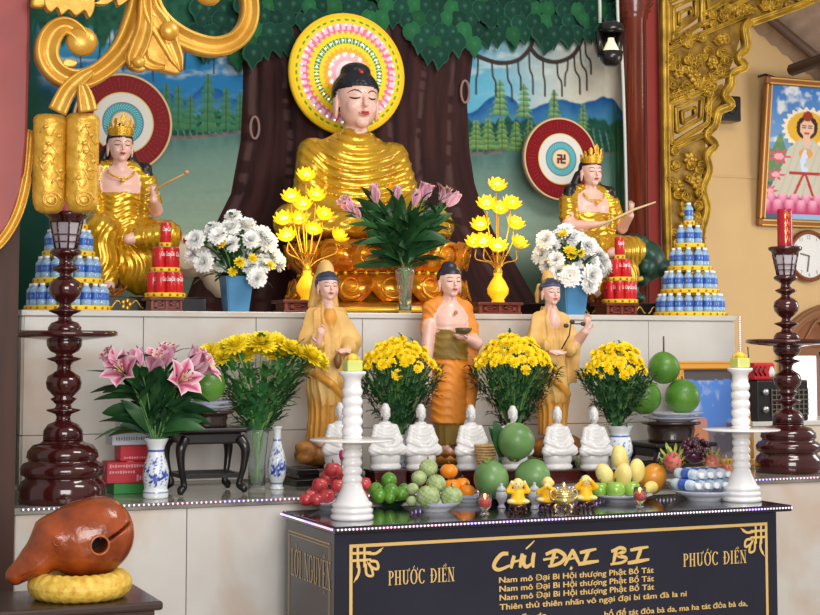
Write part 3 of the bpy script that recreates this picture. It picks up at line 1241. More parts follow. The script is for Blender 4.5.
# small coloured lamps set in the halo
lb = MB()
for ring, n in ((.80, 36), (.55, 30), (.33, 16)):
    for i in range(n):
        a = 2 * PI * (i + .3) / n
        lb.ell((ring * .392 * cos(a), -.008, ring * .392 * sin(a)), .0045, 0, 6, 4)
tag(lb.build('halo_lamps', mat('halo lamp glow', S(255, 255, 255), .3, emit=(1, .97, .92), estr=3), hmain), kind='stuff')
gl = MB()
for i in range(14):
    a = 2 * PI * i / 14
    gl.ell((.145 * .392 * 2.2 * cos(a), -.008, .145 * .392 * 2.2 * sin(a)), .008, 0, 6, 4)
tag(gl.build('halo_lamps', mat('violet lamp glow', S(220, 210, 255), .3, emit=(.75, .7, 1), estr=6), hmain), kind='stuff')
for px, py in ((378, 84),):
    pass

def red_halo(a, r):
    C = np.zeros(r.shape + (3,)) + np.array(S(118, 2, 12))
    rs_ = np.random.RandomState(2).rand(*r.shape)
    ringmix(C, ((r > .66) & (r < .9) & (((a * 60) % 1) < .25) & (rs_ < .5)) * 1., S(150, 30, 40))
    ringmix(C, (r > .965) * 1., S(206, 178, 130))
    ringmix(C, (r < .625) * 1., S(214, 176, 90))
    ringmix(C, (r < .60) * 1., S(216, 214, 206))
    ringmix(C, (r < .425) * 1., S(160, 50, 76))
    ringmix(C, (r < .405) * 1., S(52, 150, 164))
    ringmix(C, ((r > .27) & (r < .39)) * (((a * 40 + r * 12) % 1) < .4), S(130, 190, 196))
    ringmix(C, (r < .24) * 1., S(196, 146, 70))
    ringmix(C, (r < .215) * 1., S(226, 204, 170))
    return C
hr_ = halo('wall_mounted_halo', 'round red halo with a swastika emblem in its teal centre, behind the right seated statue', 561, 159, 9.2, .285, red_halo, mat('halo rim', S(150, 132, 104), .4))
sw = MB()
u_ = .0185
for x0, z0, x1, z1 in ((-.5, -2.5, .5, 2.5), (-2.5, -.5, 2.5, .5), (-2.5, 1.5, -.5, 2.5), (1.5, .5, 2.5, 2.5), (.5, -2.5, 2.5, -1.5), (-2.5, -2.5, -1.5, -.5)):
    pass
u_ = .0125
m_sw = mat('dark red emblem', S(110, 20, 30), .4)
for x0, z0, x1, z1 in ((-.5, -2.5, .5, 2.5), (-2.5, -.5, 2.5, .5), (-2.5, 1.5, .5, 2.5), (1.5, -.5, 2.5, 2.5), (-.5, -2.5, 2.5, -1.5), (-2.5, -2.5, -1.5, .5)):
    sw.box(((x0 + x1) / 2 * u_, -.006 - .0004 * len(sw.f) / 6, (z0 + z1) / 2 * u_), ((x1 - x0) * u_, .004, (z1 - z0) * u_))
sw.build('emblem', m_sw, hr_)
halo('wall_mounted_halo', 'round red halo with a white ring behind the left seated statue', 123, 123, 9.2, .305, red_halo, mat('halo rim', S(150, 132, 104), .4))


# ---- the two seated bodhisattvas on their mounts -------------------------
def crown(parent, o, H):
    c = MB()
    x, y, z = o
    c.lathe([(.36 * H, .80 * H), (.38 * H, .83 * H), (.37 * H, .90 * H)], 24, M=T(x, y + .03 * H, z), caps=False, sy=1.1)
    for a, h, w in ((0, .50, .16), (.55, .40, .14), (-.55, .40, .14), (1.05, .30, .13), (-1.05, .30, .13), (1.5, .22, .12), (-1.5, .22, .12)):
        h *= 1.25
        p = []
        for q in range(9):
            t = q / 8
            p.append((w * H * (1 - t) ** .6 * (1 + .35 * sin(t * PI * 3)), t))
        for q, (wd, t) in enumerate(p[:-1]):
            pass
        v, f = [], []
        for q, (wd, t) in enumerate(p):
            for s_, dy in ((-1, 0), (0, -.04 * H), (1, 0)):
                ang = a + s_ * wd / (.38 * H)
                rr_ = .38 * H - dy * .6 + t * .05 * H
                v.append((x + rr_ * sin(ang), y + .03 * H - rr_ * cos(ang) * 1.1, z + .88 * H + t * h * H))
        for q in range(8):
            for k in range(2):
                i = q * 3 + k
                f.append((i, i + 1, i + 4, i + 3))
        c.add(v, f)
        c.ell((x + .40 * H * sin(a), y + .03 * H - .44 * H * cos(a), z + (.95 + h * .3) * H), .05 * H, 0, 8, 6)
    c.ell((x, y + .08 * H, z + 1.05 * H), (.2 * H, .2 * H, .22 * H), 1, 12, 8)
    return c.build('crown', [mat('crown gold', S(222, 168, 50), .3, metal=.5, bump=.5, bscale=60), M['hairp']], parent)
M['gold_b'] = mat('bright gold leaf', S(240, 190, 60), .28, metal=.5)

def seated(name, label, px, y, scale, right):
    """right False: on a white elephant, hand raised; True: on a green lion"""
    t = thing(name, label, 'statue', (X(px, y), y, ZU + .085))
    t.scale = (scale,) * 3
    B = Body(.006)
    fo = lambda x, y_, z: .006 * (np.abs(np.sin(PI * (np.sqrt((x * .9) ** 2 + (z - .92) ** 2) + .02 * np.sin(x * 30)) / .034)) - .6)
    fv = lambda x, y_, z: .007 * (np.abs(np.sin(PI * (x + .25 * z * np.sign(x) + .02 * np.sin(z * 25)) / .045)) - .6)
    # torso: bare chest above, robe below
    B.loft([(.34, 0, 0, .165, .12), (.44, 0, 0, .135, .105), (.54, 0, 0, .12, .095), (.585, 0, 0, .125, .095)], 2, .02, fo)
    B.loft([(.56, 0, 0, .12, .088), (.64, 0, .005, .14, .088), (.70, 0, .01, .125, .075), (.74, 0, .015, .07, .06)], 0, .02)
    # shawl over the shoulders
    for s in (-1, 1):
        B.chain([(.055 * s, .0, .75), (.13 * s, .01, .715), (.155 * s, -.03, .60), (.13 * s, -.06, .48)], [.03, .045, .042, .03], 2, .02, 1, fo)
    for s in (-1, 1):
        B.chain([(.13 * s, .005, .705), (.165 * s, -.005, .66), (.192 * s, -.035, .555)], [.04, .05, .046], 2, .015, 1, fo)
    if not right:
        B.chain([(-.155, .0, .68), (-.20, -.05, .53), (-.165, -.16, .63)], [.042, .036, .024], 0, .015)
        hand(B, (-.160, -.17, .655), (.1, -.1, 1), (0.3, -1, 0), .085, 0, .6)
        B.chain([(.155, .0, .68), (.205, -.05, .50), (.16, -.17, .545)], [.042, .036, .024], 0, .015)
        hand(B, (.155, -.18, .565), (-.1, -.2, 1), (-.5, -1, 0), .085, 0, .9, thumb=-1)
    else:
        B.chain([(-.155, .0, .68), (-.19, -.06, .50), (-.05, -.17, .505)], [.042, .038, .024], 0, .015)
        hand(B, (-.03, -.18, .51), (1, -.1, .1), (0, -.6, .8), .085, 0, .9, thumb=-1)
        B.chain([(.155, .0, .68), (.215, -.05, .50), (.20, -.18, .57)], [.042, .036, .024], 0, .015)
        hand(B, (.20, -.19, .59), (-.1, -.3, 1), (-.6, -.6, .3), .085, 0, .8)
    # skirts: one leg pendant, one folded
    B.cap((-.08, .0, .36), (-.14, -.19, .36), .11, .095, 2, .03, 1, fv)
    B.cap((-.14, -.19, .36), (-.115, -.20, .10), .095, .072, 2, .02, 1, fv)
    B.cap((-.115, -.20, .09), (-.10, -.26, .055), .045, .03, 0, .01)
    B.cap((.08, .0, .36), (.245, -.12, .35), .105, .09, 2, .03, 1, fv)
    B.cap((.245, -.12, .35), (.07, -.23, .33), .085, .06, 2, .02, 1, fv)
    B.cap((.07, -.23, .33), (.0, -.26, .315), .042, .028, 0, .01)
    B.ell((.12, -.12, .20), (.17, .085, .19), 2, .04, None, fv)
    oh = (0, -.03, .765)
    head(B, oh, .178, 0, 1, 1.05, False, hairline=.76)
    # long dark locks over the shoulders
    for s in (-1, 1):
        B.chain([(.06 * s, .03, .84), (.09 * s, .045, .76), (.15 * s, -.01, .735), (.185 * s, -.03, .63)], [.03, .032, .036, .012], 1, .01)
    pt = B.parts({0: ('body', M['skin']), 1: ('hair', M['hairp']), 2: ('robe', M['robe_gold'])}, t)
    face(B, oh, .178, pt['body'])
    crown(t, oh, .178)
    nk = MB().tube([(.075 * sin(a), -.055 - .045 * cos(a), .715 - .045 * cos(a)) for a in np.linspace(-1.5, 1.5, 12)], .006, 6)
    nk.ell((0, -.105, .655), .014, 0, 8, 6)
    nk.build('necklace', M['gold_b'], t)
    if not right:
        s_ = MB().tube([(.12, -.17, .56), (.165, -.2, .605), (.23, -.24, .645), (.31, -.28, .69)], [.006, .008, .008, .005], 6)
        s_.ell((.318, -.284, .697), (.016, .008, .012), 0, 8, 6)
        s_.build('sceptre', mat('wooden rod', S(190, 150, 96), .4), t)
    else:
        s_ = MB().tube([(-.06, -.21, .49), (.08, -.22, .55), (.20, -.23, .605), (.34, -.26, .655)], [.007, .008, .008, .005], 6)
        s_.build('sceptre', mat('pale rod', S(214, 190, 140), .4), t)
    # pink lotus under the hanging foot
    lt = MB()
    for k in range(12):
        a = 2 * PI * k / 12
        lt.grid(lambda u, v: ((.035 + .075 * v ** .8) * sin(a + (u - .5) * .75 * sin(PI * min(1, v * .8 + .2))), -(.035 + .075 * v ** .8) * cos(a + (u - .5) * .75 * sin(PI * min(1, v * .8 + .2))), .005 + .05 * v * v + .012 * (1 - (2 * u - 1) ** 2)), 4, 5)
    lt.lathe([(0, 0), (.05, 0), (.06, .02), (0, .03)], 16, caps=False)
    lt.build('foot_lotus', mat('lotus red', S(160, 52, 40), .35, col2=S(206, 150, 60), vscale=30), t, loc=(-.105, -.225, .0))
    # mount
    Q = Body(.009)
    if not right:
        mt = {0: ('elephant', mat('elephant white', S(222, 206, 184), .4, var=.05))}
        Q.ell((.08, .10, .21), (.30, .15, .155), 0, .03)
        for lx in (-.12, .26):
            for ly in (.02, .18):
                Q.cap((lx, ly, .2), (lx, ly, .068), .065, .06, 0, .03)
        Q.ell((.42, .06, .25), (.12, .12, .13), 0, .03)
        Q.chain([(.50, .04, .22), (.56, .03, .10), (.60, .02, .05), (.66, .02, .07)], [.06, .045, .035, .025], 0, .02)
        Q.ell((.38, -.055, .26), (.085, .02, .10), 0, .01)
        Q.parts(mt, t)
        st = MB().tube([(.36, -.085, .33), (.42, -.075, .345), (.50, -.045, .36), (.55, .02, .35)], .014, 6)
        st.build('red_strap', mat('red strap', S(176, 48, 40), .4), t)
    else:
        gm = mat('lion green', S(30, 74, 58), .4, bump=.3, bscale=30, col2=S(22, 52, 44), vscale=12)
        Q.ell((.12, .10, .20), (.32, .15, .15), 0, .03)
        for lx in (-.10, .30):
            for ly in (.02, .18):
                Q.cap((lx, ly, .2), (lx + .02, ly, .065), .065, .055, 0, .03)
                Q.ell((lx + .04, ly - .02, .045), (.07, .055, .035), 0, .02)
        Q.ell((.42, .02, .29), (.145, .14, .145), 0, .03)
        Q.ell((.52, -.06, .24), (.075, .075, .06), 0, .02)
        for k in range(9):
            a = k * 2 * PI / 9
            Q.ell((.37, .04 + .13 * cos(a), .29 + .14 * sin(a)), .05, 0, .015)
        Q.parts({0: ('lion', gm)}, t)
        cu = MB()
        for k in range(22):
            pass
        cu.tube([(.29 + .09 * cos(a), -.10, .26 + .10 * sin(a)) for a in np.linspace(-.4, 5.2, 26)], .016, 6)
        cu.build('gold_mane_curl', mat('mane gold', S(210, 170, 60), .35), t)
    return t
seated('bodhisattva_statue', 'seated crowned statue in gold robes riding a white elephant, one hand raised', 117, 8.55, .985, False)
seated('bodhisattva_statue', 'seated crowned statue in gold robes riding a green lion, holding a rod across its chest', 590, 8.62, .98, True)
# black carved bases under them
for px0, px1, y, lab in ((103, 192, 8.45, 'black lacquer base with gold flower scrolls under the elephant rider'), (556, 668, 8.5, 'black lacquer base with gold flower scrolls under the lion rider')):
    xa, xb = X(px0, y - .2), X(px1 + 14, y - .2)
    t = thing('lacquer_plinth', lab, 'base', ((xa + xb) / 2, y + .1, ZU))
    w_ = xb - xa
    bs = MB().box((0, 0, .0425), (w_, .66, .085), bev=.008)
    bs.build('base_block', M['black'], t)
    sc_ = MB()
    for k in range(int(w_ / .2)):
        cx = -w_ / 2 + .12 + k * .2
        for q in range(5):
            a = q * 2 * PI / 5
            sc_.ell((cx + .02 * cos(a), -.332, .043 + .02 * sin(a)), (.012, .004, .012), 0, 8, 5)
        for s in (-1, 1):
            sc_.tube([(cx + s * (.03 + .06 * q), -.332, .043 + .02 * sin(q * 5)) for q in np.linspace(0, 1, 10)], .004, 5)
    sc_.build('gold_scrollwork', M['gold_b'], t)
# ================================================================== offerings on the upper altar
M['water'] = mat('clear blue water bottle', S(146, 180, 216), .12, spec=.6, coat=.3, var=.12, vscale=30)
M['blabel'] = mat('blue bottle label', S(66, 112, 196), .35, col2=S(44, 86, 172), vscale=60)
M['cap'] = mat('white plastic cap', S(236, 238, 240), .4)
M['tray_y'] = mat('yellow paper', S(238, 200, 38), .55)
M['red'] = mat('bright red paint', S(204, 28, 36), .3, coat=.2)
M['white_ink'] = mat('white ink', S(245, 243, 240), .4)
M['silver'] = mat('brushed tin', S(190, 190, 192), .3, metal=.9)


def wrap(v, R_, z0, a0=0.0):
    """bend flat lettering (x, y) round an upright cylinder; faces -Y at a0 = 0"""
    return [((R_) * sin(x / R_ + a0), -(R_) * cos(x / R_ + a0), z0 + y) for x, y, *_ in v]


def bottle_proto(name, label, h=.112, r=.0275):
    t = thing(name, label, 'bottle')
    k = h / .112
    MB().lathe([(r * .9, 0), (r, .004 * k), (r, .024 * k), (r * .95, .027 * k), (r * .95, .066 * k), (r, .069 * k), (r * .96, .078 * k), (r * .62, .092 * k), (r * .42, .098 * k), (r * .42, .102 * k)], 14).build('body', M['water'], t)
    lb = MB().lathe([(r * .97, .029 * k), (r * .985, .031 * k), (r * .985, .063 * k), (r * .97, .065 * k)], 14, caps=False)
    for a in (0, 2.1, 4.2):
        v = [(-.012, -.006), (.012, -.006), (.014, .005), (-.010, .007)]
        lb.add(wrap(v, r * .995, .047 * k, a), [(0, 1, 2, 3)], 1)
    lb.build('label', [M['blabel'], M['white_ink']], t)
    MB().lathe([(r * .48, .0985 * k), (r * .5, .1 * k), (r * .5, .111 * k), (r * .44, .112 * k), (0, .112 * k)], 12).build('cap', M['cap'], t)
    return t


def tier_tray(name, label, R_, th, loc, group, dots):
    t = thing(name, label, 'tray', loc, 0, group)
    MB().lathe([(0, 0), (R_, 0), (R_ + .003, .003), (R_ + .003, th - .003), (R_, th), (0, th)], 48, caps=False).build('tray_body', M['tray_y'], t)
    d = MB()
    for i in range(dots):
        a = 2 * PI * i / dots
        d.lathe([(0, .0035), (.007, .003), (.008, 0)], 8, M=RZ(a) @ T(0, -R_ - .003, th / 2) @ RX(PI / 2), caps=False)
    tag(d.build('tray_rosettes', mat('tray red dot', S(176, 96, 30), .5), t), kind='stuff')
    return t


bot = None
NTH = ('bottom', 'second', 'third', 'fourth', 'top')


def bottle_pyramid(px, y, side, flip):
    global bot
    c = Vector((X(px, y), y, ZU))
    z = 0
    th = .028
    face_a = math.atan2(-c.x, c.y) + PI  # angle towards the camera, from -Y
    for k, (rr_, n) in enumerate(((.185, 20), (.142, 15), (.098, 10), (.058, 6), (0, 1))):
        tier_tray('bottle_tray', f'round yellow tray under the {NTH[k]} tier of the {side} water bottle pyramid', rr_ + .034, th, (c.x, c.y, z + ZU), 'yellow trays of the ' + side + ' bottle pyramid', max(8, int(rr_ * 150)))
        z += th + .0005
        for i in range(n):
            a = 2 * PI * (i + .5 * (k % 2)) / n if n > 1 else 0
            # angle measured from the side facing the hall
            p = Vector((c.x + rr_ * sin(a), c.y - rr_ * cos(a), ZU + z))
            toward = (Vector((0, 0, 0)) - c).to_2d().normalized()
            if n > 1 and (p.to_2d() - c.to_2d()).normalized().dot(toward) < -.45:
                continue
            lab = f'small blue water bottle in the {NTH[k]} tier of the {side} bottle pyramid' if k < 4 else f'single blue water bottle crowning the {side} bottle pyramid'
            grp = f'water bottles in the {NTH[k]} tier of the {side} pyramid' if k < 4 else None
            if bot is None:
                bot = bottle_proto('water_bottle', lab)
                o = bot
            else:
                o = dup(bot, label=lab)
                if 'group' in o.keys():
                    del o['group']
            if grp:
                o['group'] = grp
            o.location = p
            o.rotation_euler = (0, 0, a)
        z += .1125


bottle_pyramid(690, 8.12, 'right-hand', 1)
bottle_pyramid(68, 8.10, 'left-hand', -1)

# ---- cans ---------------------------------------------------------------
_script = text_data('Coca-Cola', .034, .35, .0004, .9)
wid = max(p[0] for p in _script[0])
can = None


def can_proto(label):
    t = thing('soda_can', label, 'can')
    r, h = .029, .108
    bd = MB().lathe([(r * .8, 0), (r * .84, .002), (r, .009), (r, h - .010), (r * .86, h - .002)], 20, caps=False)
    for a in (0, PI):
        v = [((x - wid / 2) * .37, y * 1.0) for x, y, zz in _script[0]]
        bd.add(wrap(v, r + .0004, h * .56, a + .0), _script[1], 1)
        bd.add(wrap([(-.02, 0), (.02, .004), (.02, .009), (-.02, .003)], r + .0004, h * .34, a), [(0, 1, 2, 3)], 1)
    bd.build('can_body', [M['red'], M['white_ink']], t)
    MB().lathe([(0, .004), (r * .76, .004), (r * .8, 0)], 20, caps=False).lathe([(r * .86, h - .002), (r * .84, h), (r * .78, h - .003), (0, h - .003)], 20, caps=False).build('can_ends', M['silver'], t)
    return t


def fret_stand(name, label, px0, px1, y, h, z, dpt=.16):
    xa, xb = X(px0, y), X(px1, y)
    w_ = xb - xa
    t = thing(name, label, 'stand', ((xa + xb) / 2, y + dpt / 2, z))
    m = mat('carved brown wood', S(104, 44, 32), .35, var=.2, vscale=20)
    g = MB().box((0, 0, h - .008), (w_ + .012, dpt + .012, .016), bev=.003)
    g.box((0, 0, h / 2), (w_ - .03, dpt - .03, h - .02))
    g.box((0, 0, .006), (w_, dpt, .012), bev=.002)
    g.build('stand_body', m, t)
    f = MB()
    u = w_ / 12
    yy = -dpt / 2 + .012
    def bar(x0, z0, x1, z1):
        f.box(((x0 + x1) / 2 * u, yy, .012 + ((z0 + z1) / 2) * (h - .028) / 6), (abs(x1 - x0) * u + u * .7, .012, abs(z1 - z0) * (h - .028) / 6 + (h - .028) / 8))
    for s in (-1, 1):
        bar(s * 5.4, 0, s * 5.4, 6)
        bar(s * 1, 1, s * 4, 1)
        bar(s * 4, 1, s * 4, 5)
        bar(s * 4, 5, s * 1.6, 5)
        bar(s * 1.6, 5, s * 1.6, 3)
        bar(s * 1.6, 3, s * 2.6, 3)
    bar(0, 0, 0, 6)
    f.build('fretwork', mat('fret wood', S(128, 58, 44), .35), t)
    return t


def can_pyramid(px, y, side, lab_stand, st0, st1):
    global can
    fret_stand('offering_stand', lab_stand, st0, st1, y - .09, .075, ZU, .19)
    c = Vector((X(px, y), y, 0))
    z = ZU + .0755
    for k, (rr_, n) in enumerate(((.072, 8), (.046, 5), (0, 1))):
        pos = ('bottom', 'middle', 'top')[k]
        tier_tray('can_tray', f'round yellow tray under the {pos} tier of the {side} red can pyramid', rr_ + .033, .024, (c.x, c.y, z), 'yellow trays of the ' + side + ' can pyramid', 8 + int(rr_ * 120))
        z += .0245
        for i in range(n):
            a = 2 * PI * (i + .25) / n
            lab = f'red soda can in the {pos} tier of the {side} can pyramid' if k < 2 else f'single red soda can on top of the {side} can pyramid'
            if can is None:
                can = can_proto(lab)
                o = can
            else:
                o = dup(can, label=lab)
                if 'group' in o.keys():
                    del o['group']
            if k < 2:
                o['group'] = f'red cans in the {pos} tier of the {side} pyramid'
            o.location = (c.x + rr_ * sin(a), c.y - rr_ * cos(a), z)
            o.rotation_euler = (0, 0, a * .22 - .35)
        z += .1085


can_pyramid(165, 8.05, 'left', 'brown carved fretwork stand under the left can pyramid', 151, 183)
can_pyramid(620, 8.08, 'right', 'brown carved fretwork stand under the right can pyramid', 607, 638)

# ---- flowers ------------------------------------------------------------
M['leaf'] = mat('leaf green', S(44, 92, 42), .45, col2=S(78, 128, 54), vscale=12)
M['leaf_d'] = mat('dark leaf green', S(28, 66, 38), .42, col2=S(48, 92, 48), vscale=10)
M['stem'] = mat('stem green', S(92, 138, 70), .5)
M['petal_w'] = mat('white petal', S(254, 254, 252), .7)
M['petal_y'] = mat('yellow petal', S(250, 218, 24), .5)
M['petal_ly'] = mat('lemon petal', S(246, 224, 40), .5)
M['eye_y'] = mat('golden flower centre', S(228, 158, 22), .6, bump=.4, bscale=200)


def mum(n_layers, per, length, width, lift0, lift1, centre, curl=.15):
    """a chrysanthemum head of unit radius facing +Z"""
    g = MB()
    for L in range(n_layers):
        t = L / max(1, n_layers - 1)
        el = lift0 + (lift1 - lift0) * t
        ln = length * (1 - .45 * t)
        for i in range(per):
            a = 2 * PI * (i + .5 * (L % 2) + random.uniform(-.12, .12)) / per
            e = el + random.uniform(-.1, .1)
            l2 = ln * random.uniform(.88, 1.05)
            pts = []
            for q in (0.05, .35, .7, 1.0):
                bend = e + curl * q * 2
                pts.append((l2 * q * cos(e), l2 * q * sin(e) + curl * q * q * l2 * .6))
            w = [.3, .9, 1.0, .35]
            v, f = [], []
            for (rad, hz), ww in zip(pts, w):
                for s_, up in ((-1, .10), (0, 0), (1, .10)):
                    lx, ly = rad, s_ * ww * width * .5
                    v.append((lx * cos(a) - ly * sin(a), lx * sin(a) + ly * cos(a), hz + up * width))
            for q in range(3):
                for k in range(2):
                    j = q * 3 + k
                    f.append((j, j + 1, j + 4, j + 3))
            g.add(v, f, 0)
    if centre:
        g.ell((0, 0, .10), (centre, centre, centre * .55), 1, 12, 7)
    g.ell((0, 0, -.06), (.22, .22, .14), 2, 8, 5)
    return g


def leaf_blade(g, base, tip, width, bow=.2, mi=0, n=5, cup=.25, side=None, lobes=0):
    base, tip = Vector(base), Vector(tip)
    d = tip - base
    L = d.length
    if L < 1e-6:
        return
    d.normalize()
    sd = side or d.cross(Vector((0, 0, 1)))
    if sd.length < 1e-4:
        sd = Vector((1, 0, 0))
    sd = sd.normalized()
    up = sd.cross(d)
    v, f = [], []
    for q in range(n + 1):
        t = q / n
        w = width * (sin(PI * min(1, t * .92 + .06)) ** .8)
        if lobes:
            w *= 1 + .45 * (1 if q % 2 else -1) * (t < .95)
        c = base + d * L * t + up * bow * L * sin(PI * t)
        v += [c - sd * w * .5 + up * cup * w * .5, c, c + sd * w * .5 + up * cup * w * .5]
    for q in range(n):
        for k in range(2):
            j = q * 3 + k
            f.append((j, j + 1, j + 4, j + 3))
    g.add(v, f, mi)


def rnd_dir(rg, up=.3):
    a = rg.uniform(0, 2 * PI)
    return Vector((cos(a), sin(a), rg.uniform(-.2, up))).normalized()


def bouquet(name, label, base, mouth, heads, protos, leafm, rg, leaf_len, leaf_w, leaves_per, lobes=0, group=None, stem_r=.004, under=None, face_cam=.5, extra=None, low=.15, stem_mat=None):
    """base: foot of the stems inside the vase; mouth: (centre, radius) of the vase mouth; heads: (point, radius, proto, facing)"""
    t = thing(name, label, 'bouquet', tuple(mouth[0]), 0, group)
    o0 = Vector(mouth[0])
    st, lv = MB(), MB()
    for p, r, pr, fc in heads:
        p = Vector(p)
        q = o0 + Vector((p.x - o0.x, p.y - o0.y, 0)).normalized() * mouth[1] * rg.uniform(.1, .75)
        b_ = Vector(base) + (q - o0) * -.6
        mid = q.lerp(p, .5) + Vector((0, 0, .12 * (p - q).length))
        path = smooth_path([b_ - o0, q - o0, mid - o0, p - o0], 4)
        st.tube(path, stem_r, 5)
        for k in range(leaves_per):
            u = rg.uniform(low, .97)
            c = Vector(path[min(len(path) - 1, int((.33 + .67 * u) * len(path)))])
            dd = rnd_dir(rg, .9)
            dd = (dd + (p - q).normalized() * .5).normalized()
            leaf_blade(lv, c, c + dd * leaf_len * rg.uniform(.6, 1.15), leaf_w * rg.uniform(.7, 1.1), rg.uniform(-.05, .22), 0, 6 if lobes else 5, lobes=lobes)
    if extra:
        extra(lv, o0)
    st.build('stems', stem_mat or M['stem'], t)
    tag(lv.build('foliage', leafm, t), kind='stuff')
    for p, r, pr, fc in heads:
        d = Vector(fc) if fc is not None else (Vector(p) - o0)
        q = d.normalized().to_track_quat('Z', 'Y').to_euler()
        q2 = (d.normalized().to_track_quat('Z', 'Y').to_matrix() @ Matrix.Rotation(rg.uniform(0, 6), 3, 'Z')).to_euler()
        inst(pr, t, Vector(p) - o0, q2, r)
    return t


TOCAM = Vector((-.39, -.92, 0))
mum_w = mum(4, 15, 1.0, .40, .0, 1.0, .20, .16).build('bloom', [M['petal_w'], M['eye_y'], M['stem']])
mum_wf = mum(6, 15, 1.0, .40, -.25, 1.35, 0, .25).build('bloom', [M['petal_w'], M['eye_y'], M['stem']])
mum_y = mum(5, 15, 1.0, .30, -.15, 1.25, 0, .22).build('bloom', [M['petal_ly'], M['eye_y'], M['stem']])
mum_s = mum(3, 11, 1.0, .5, .0, .95, .24, .15).build('bloom', [M['petal_y'], M['eye_y'], M['stem']])
mum_g = mum(3, 9, .9, .34, .2, 1.0, .4, .2).build('bloom', [M['petal_ly'], M['eye_y'], M['stem']])


def dome_heads(px_c, y, pts, r_px, protos, depth_px, up, rg, spread_y):
    out = []
    for px, py in pts:
        yy = y + rg.uniform(-1, 1) * spread_y
        p = on_y(px, py, yy)
        d = Vector((p.x - X(px_c, y), (yy - y) * 1.0, 0)) * 3 + Vector((0, 0, up)) + TOCAM * 1.0
        out.append((p, r_px * mpp(px, yy) * rg.uniform(.85, 1.12), rg.choice(protos), d))
    return out


def square_vase(px, y, label, w0, w1, h):
    t = thing('flower_vase', label, 'vase', (X(px, y), y, ZU))
    bl = mat('blue glazed ceramic', S(74, 136, 184), .3, coat=.3, var=.05, vscale=4)
    g = MB()
    def ring(w, z):
        pts = []
        for k in range(4):
            a = PI / 4 + k * PI / 2
            for e in (-.22, .0, .22):
                r = w * .7071 * (1 - .03 * (e == 0) * 0) * (.97 if e == 0 else 1)
                pts.append((r * cos(a + e * .25), r * sin(a + e * .25), z))
        return pts
    rs_ = [ring(w0 * .96, 0), ring(w0, .006), ring(w1, h), ring(w1 * .9, h), ring(w0 * .85, .02)]
    v = [p for r in rs_ for p in r]
    n = 12
    f = [(j * n + i, j * n + (i + 1) % n, (j + 1) * n + (i + 1) % n, (j + 1) * n + i) for j in range(len(rs_) - 1) for i in range(n)]
    f.append(tuple(reversed(range(n))))
    f.append(tuple((len(rs_) - 1) * n + i for i in range(n)))
    g.add(v, f, 0, RZ(.0), False)
    g.build('vase_body', bl, t)
    return t


rg = random.Random(21)
for (px, y, lab, labf, pts) in (
    (236, 8.04, 'square blue ceramic vase left of the golden statue', 'bouquet of white chrysanthemums in the left blue vase',
     [(196, 240), (193, 254), (204, 262), (207, 243), (213, 230), (218, 236), (233, 217), (222, 250), (232, 244), (240, 232), (247, 226), (251, 240), (243, 255), (256, 250), (262, 236), (267, 242), (272, 256), (262, 263), (250, 266), (236, 263), (222, 264), (212, 252), (277, 262), (230, 228), (257, 278), (226, 240), (246, 247)]),
    (571, 8.06, 'square blue ceramic vase right of the golden statue', 'bouquet of white chrysanthemums in the right blue vase',
     [(546, 240), (542, 255), (548, 266), (552, 246), (560, 237), (565, 231), (572, 238), (580, 240), (588, 246), (595, 252), (601, 260), (600, 270), (592, 275), (584, 262), (575, 252), (563, 250), (556, 260), (566, 264), (574, 268), (584, 274), (590, 262), (570, 276), (604, 266), (558, 272), (590, 285), (580, 252)])):
    w1 = 34 * mpp(px, y) * .80
    square_vase(px, y, lab, w1 * .74, w1, 36 * mpp(px, y))
    mz = ZU + 36 * mpp(px, y)
    c = Vector((X(px, y), y, mz))
    hd = []
    for q, (a, b_) in enumerate(pts):
        yy = y - .03 + rg.uniform(-.10, .07)
        p = on_y(a, b_, yy)
        if p.z < mz + .03:
            yy = y - .16
            p = on_y(a, b_, yy)
        d = Vector((p.x - c.x, yy - y, (p.z - mz) * .8)) + TOCAM * .16
        hd.append((p, 11.5 * mpp(px, y) * rg.uniform(.85, 1.1), mum_w if q % 4 == 1 else mum_wf, d))
    for q in range(7):
        a, b_ = rg.choice(pts)
        p = on_y(a + rg.uniform(-9, 9), b_ + rg.uniform(-2, 9), y - .12)
        hd.append((p, 6.5 * mpp(px, y), mum_g, p - c + TOCAM * .1))
    def ext(lv, o0, px=px, y=y):
        for k in range(46):
            a = rg.uniform(0, 2 * PI)
            bs = Vector((.05 * cos(a), .05 * sin(a), .0))
            tp = Vector((rg.uniform(.14, .26) * cos(a), rg.uniform(.1, .18) * sin(a), rg.uniform(-.06, .22)))
            if tp.z < 0.02 and abs(tp.x) < .13:
                tp.z = .06
            leaf_blade(lv, bs, tp, .035, .15, 0, 6, lobes=1)
    bouquet('bouquet', labf, (c.x, c.y, ZU + .05), (c, w1 * .42), hd, None, M['leaf_d'], rg, .07, .03, 3, 1, extra=ext, low=.3)


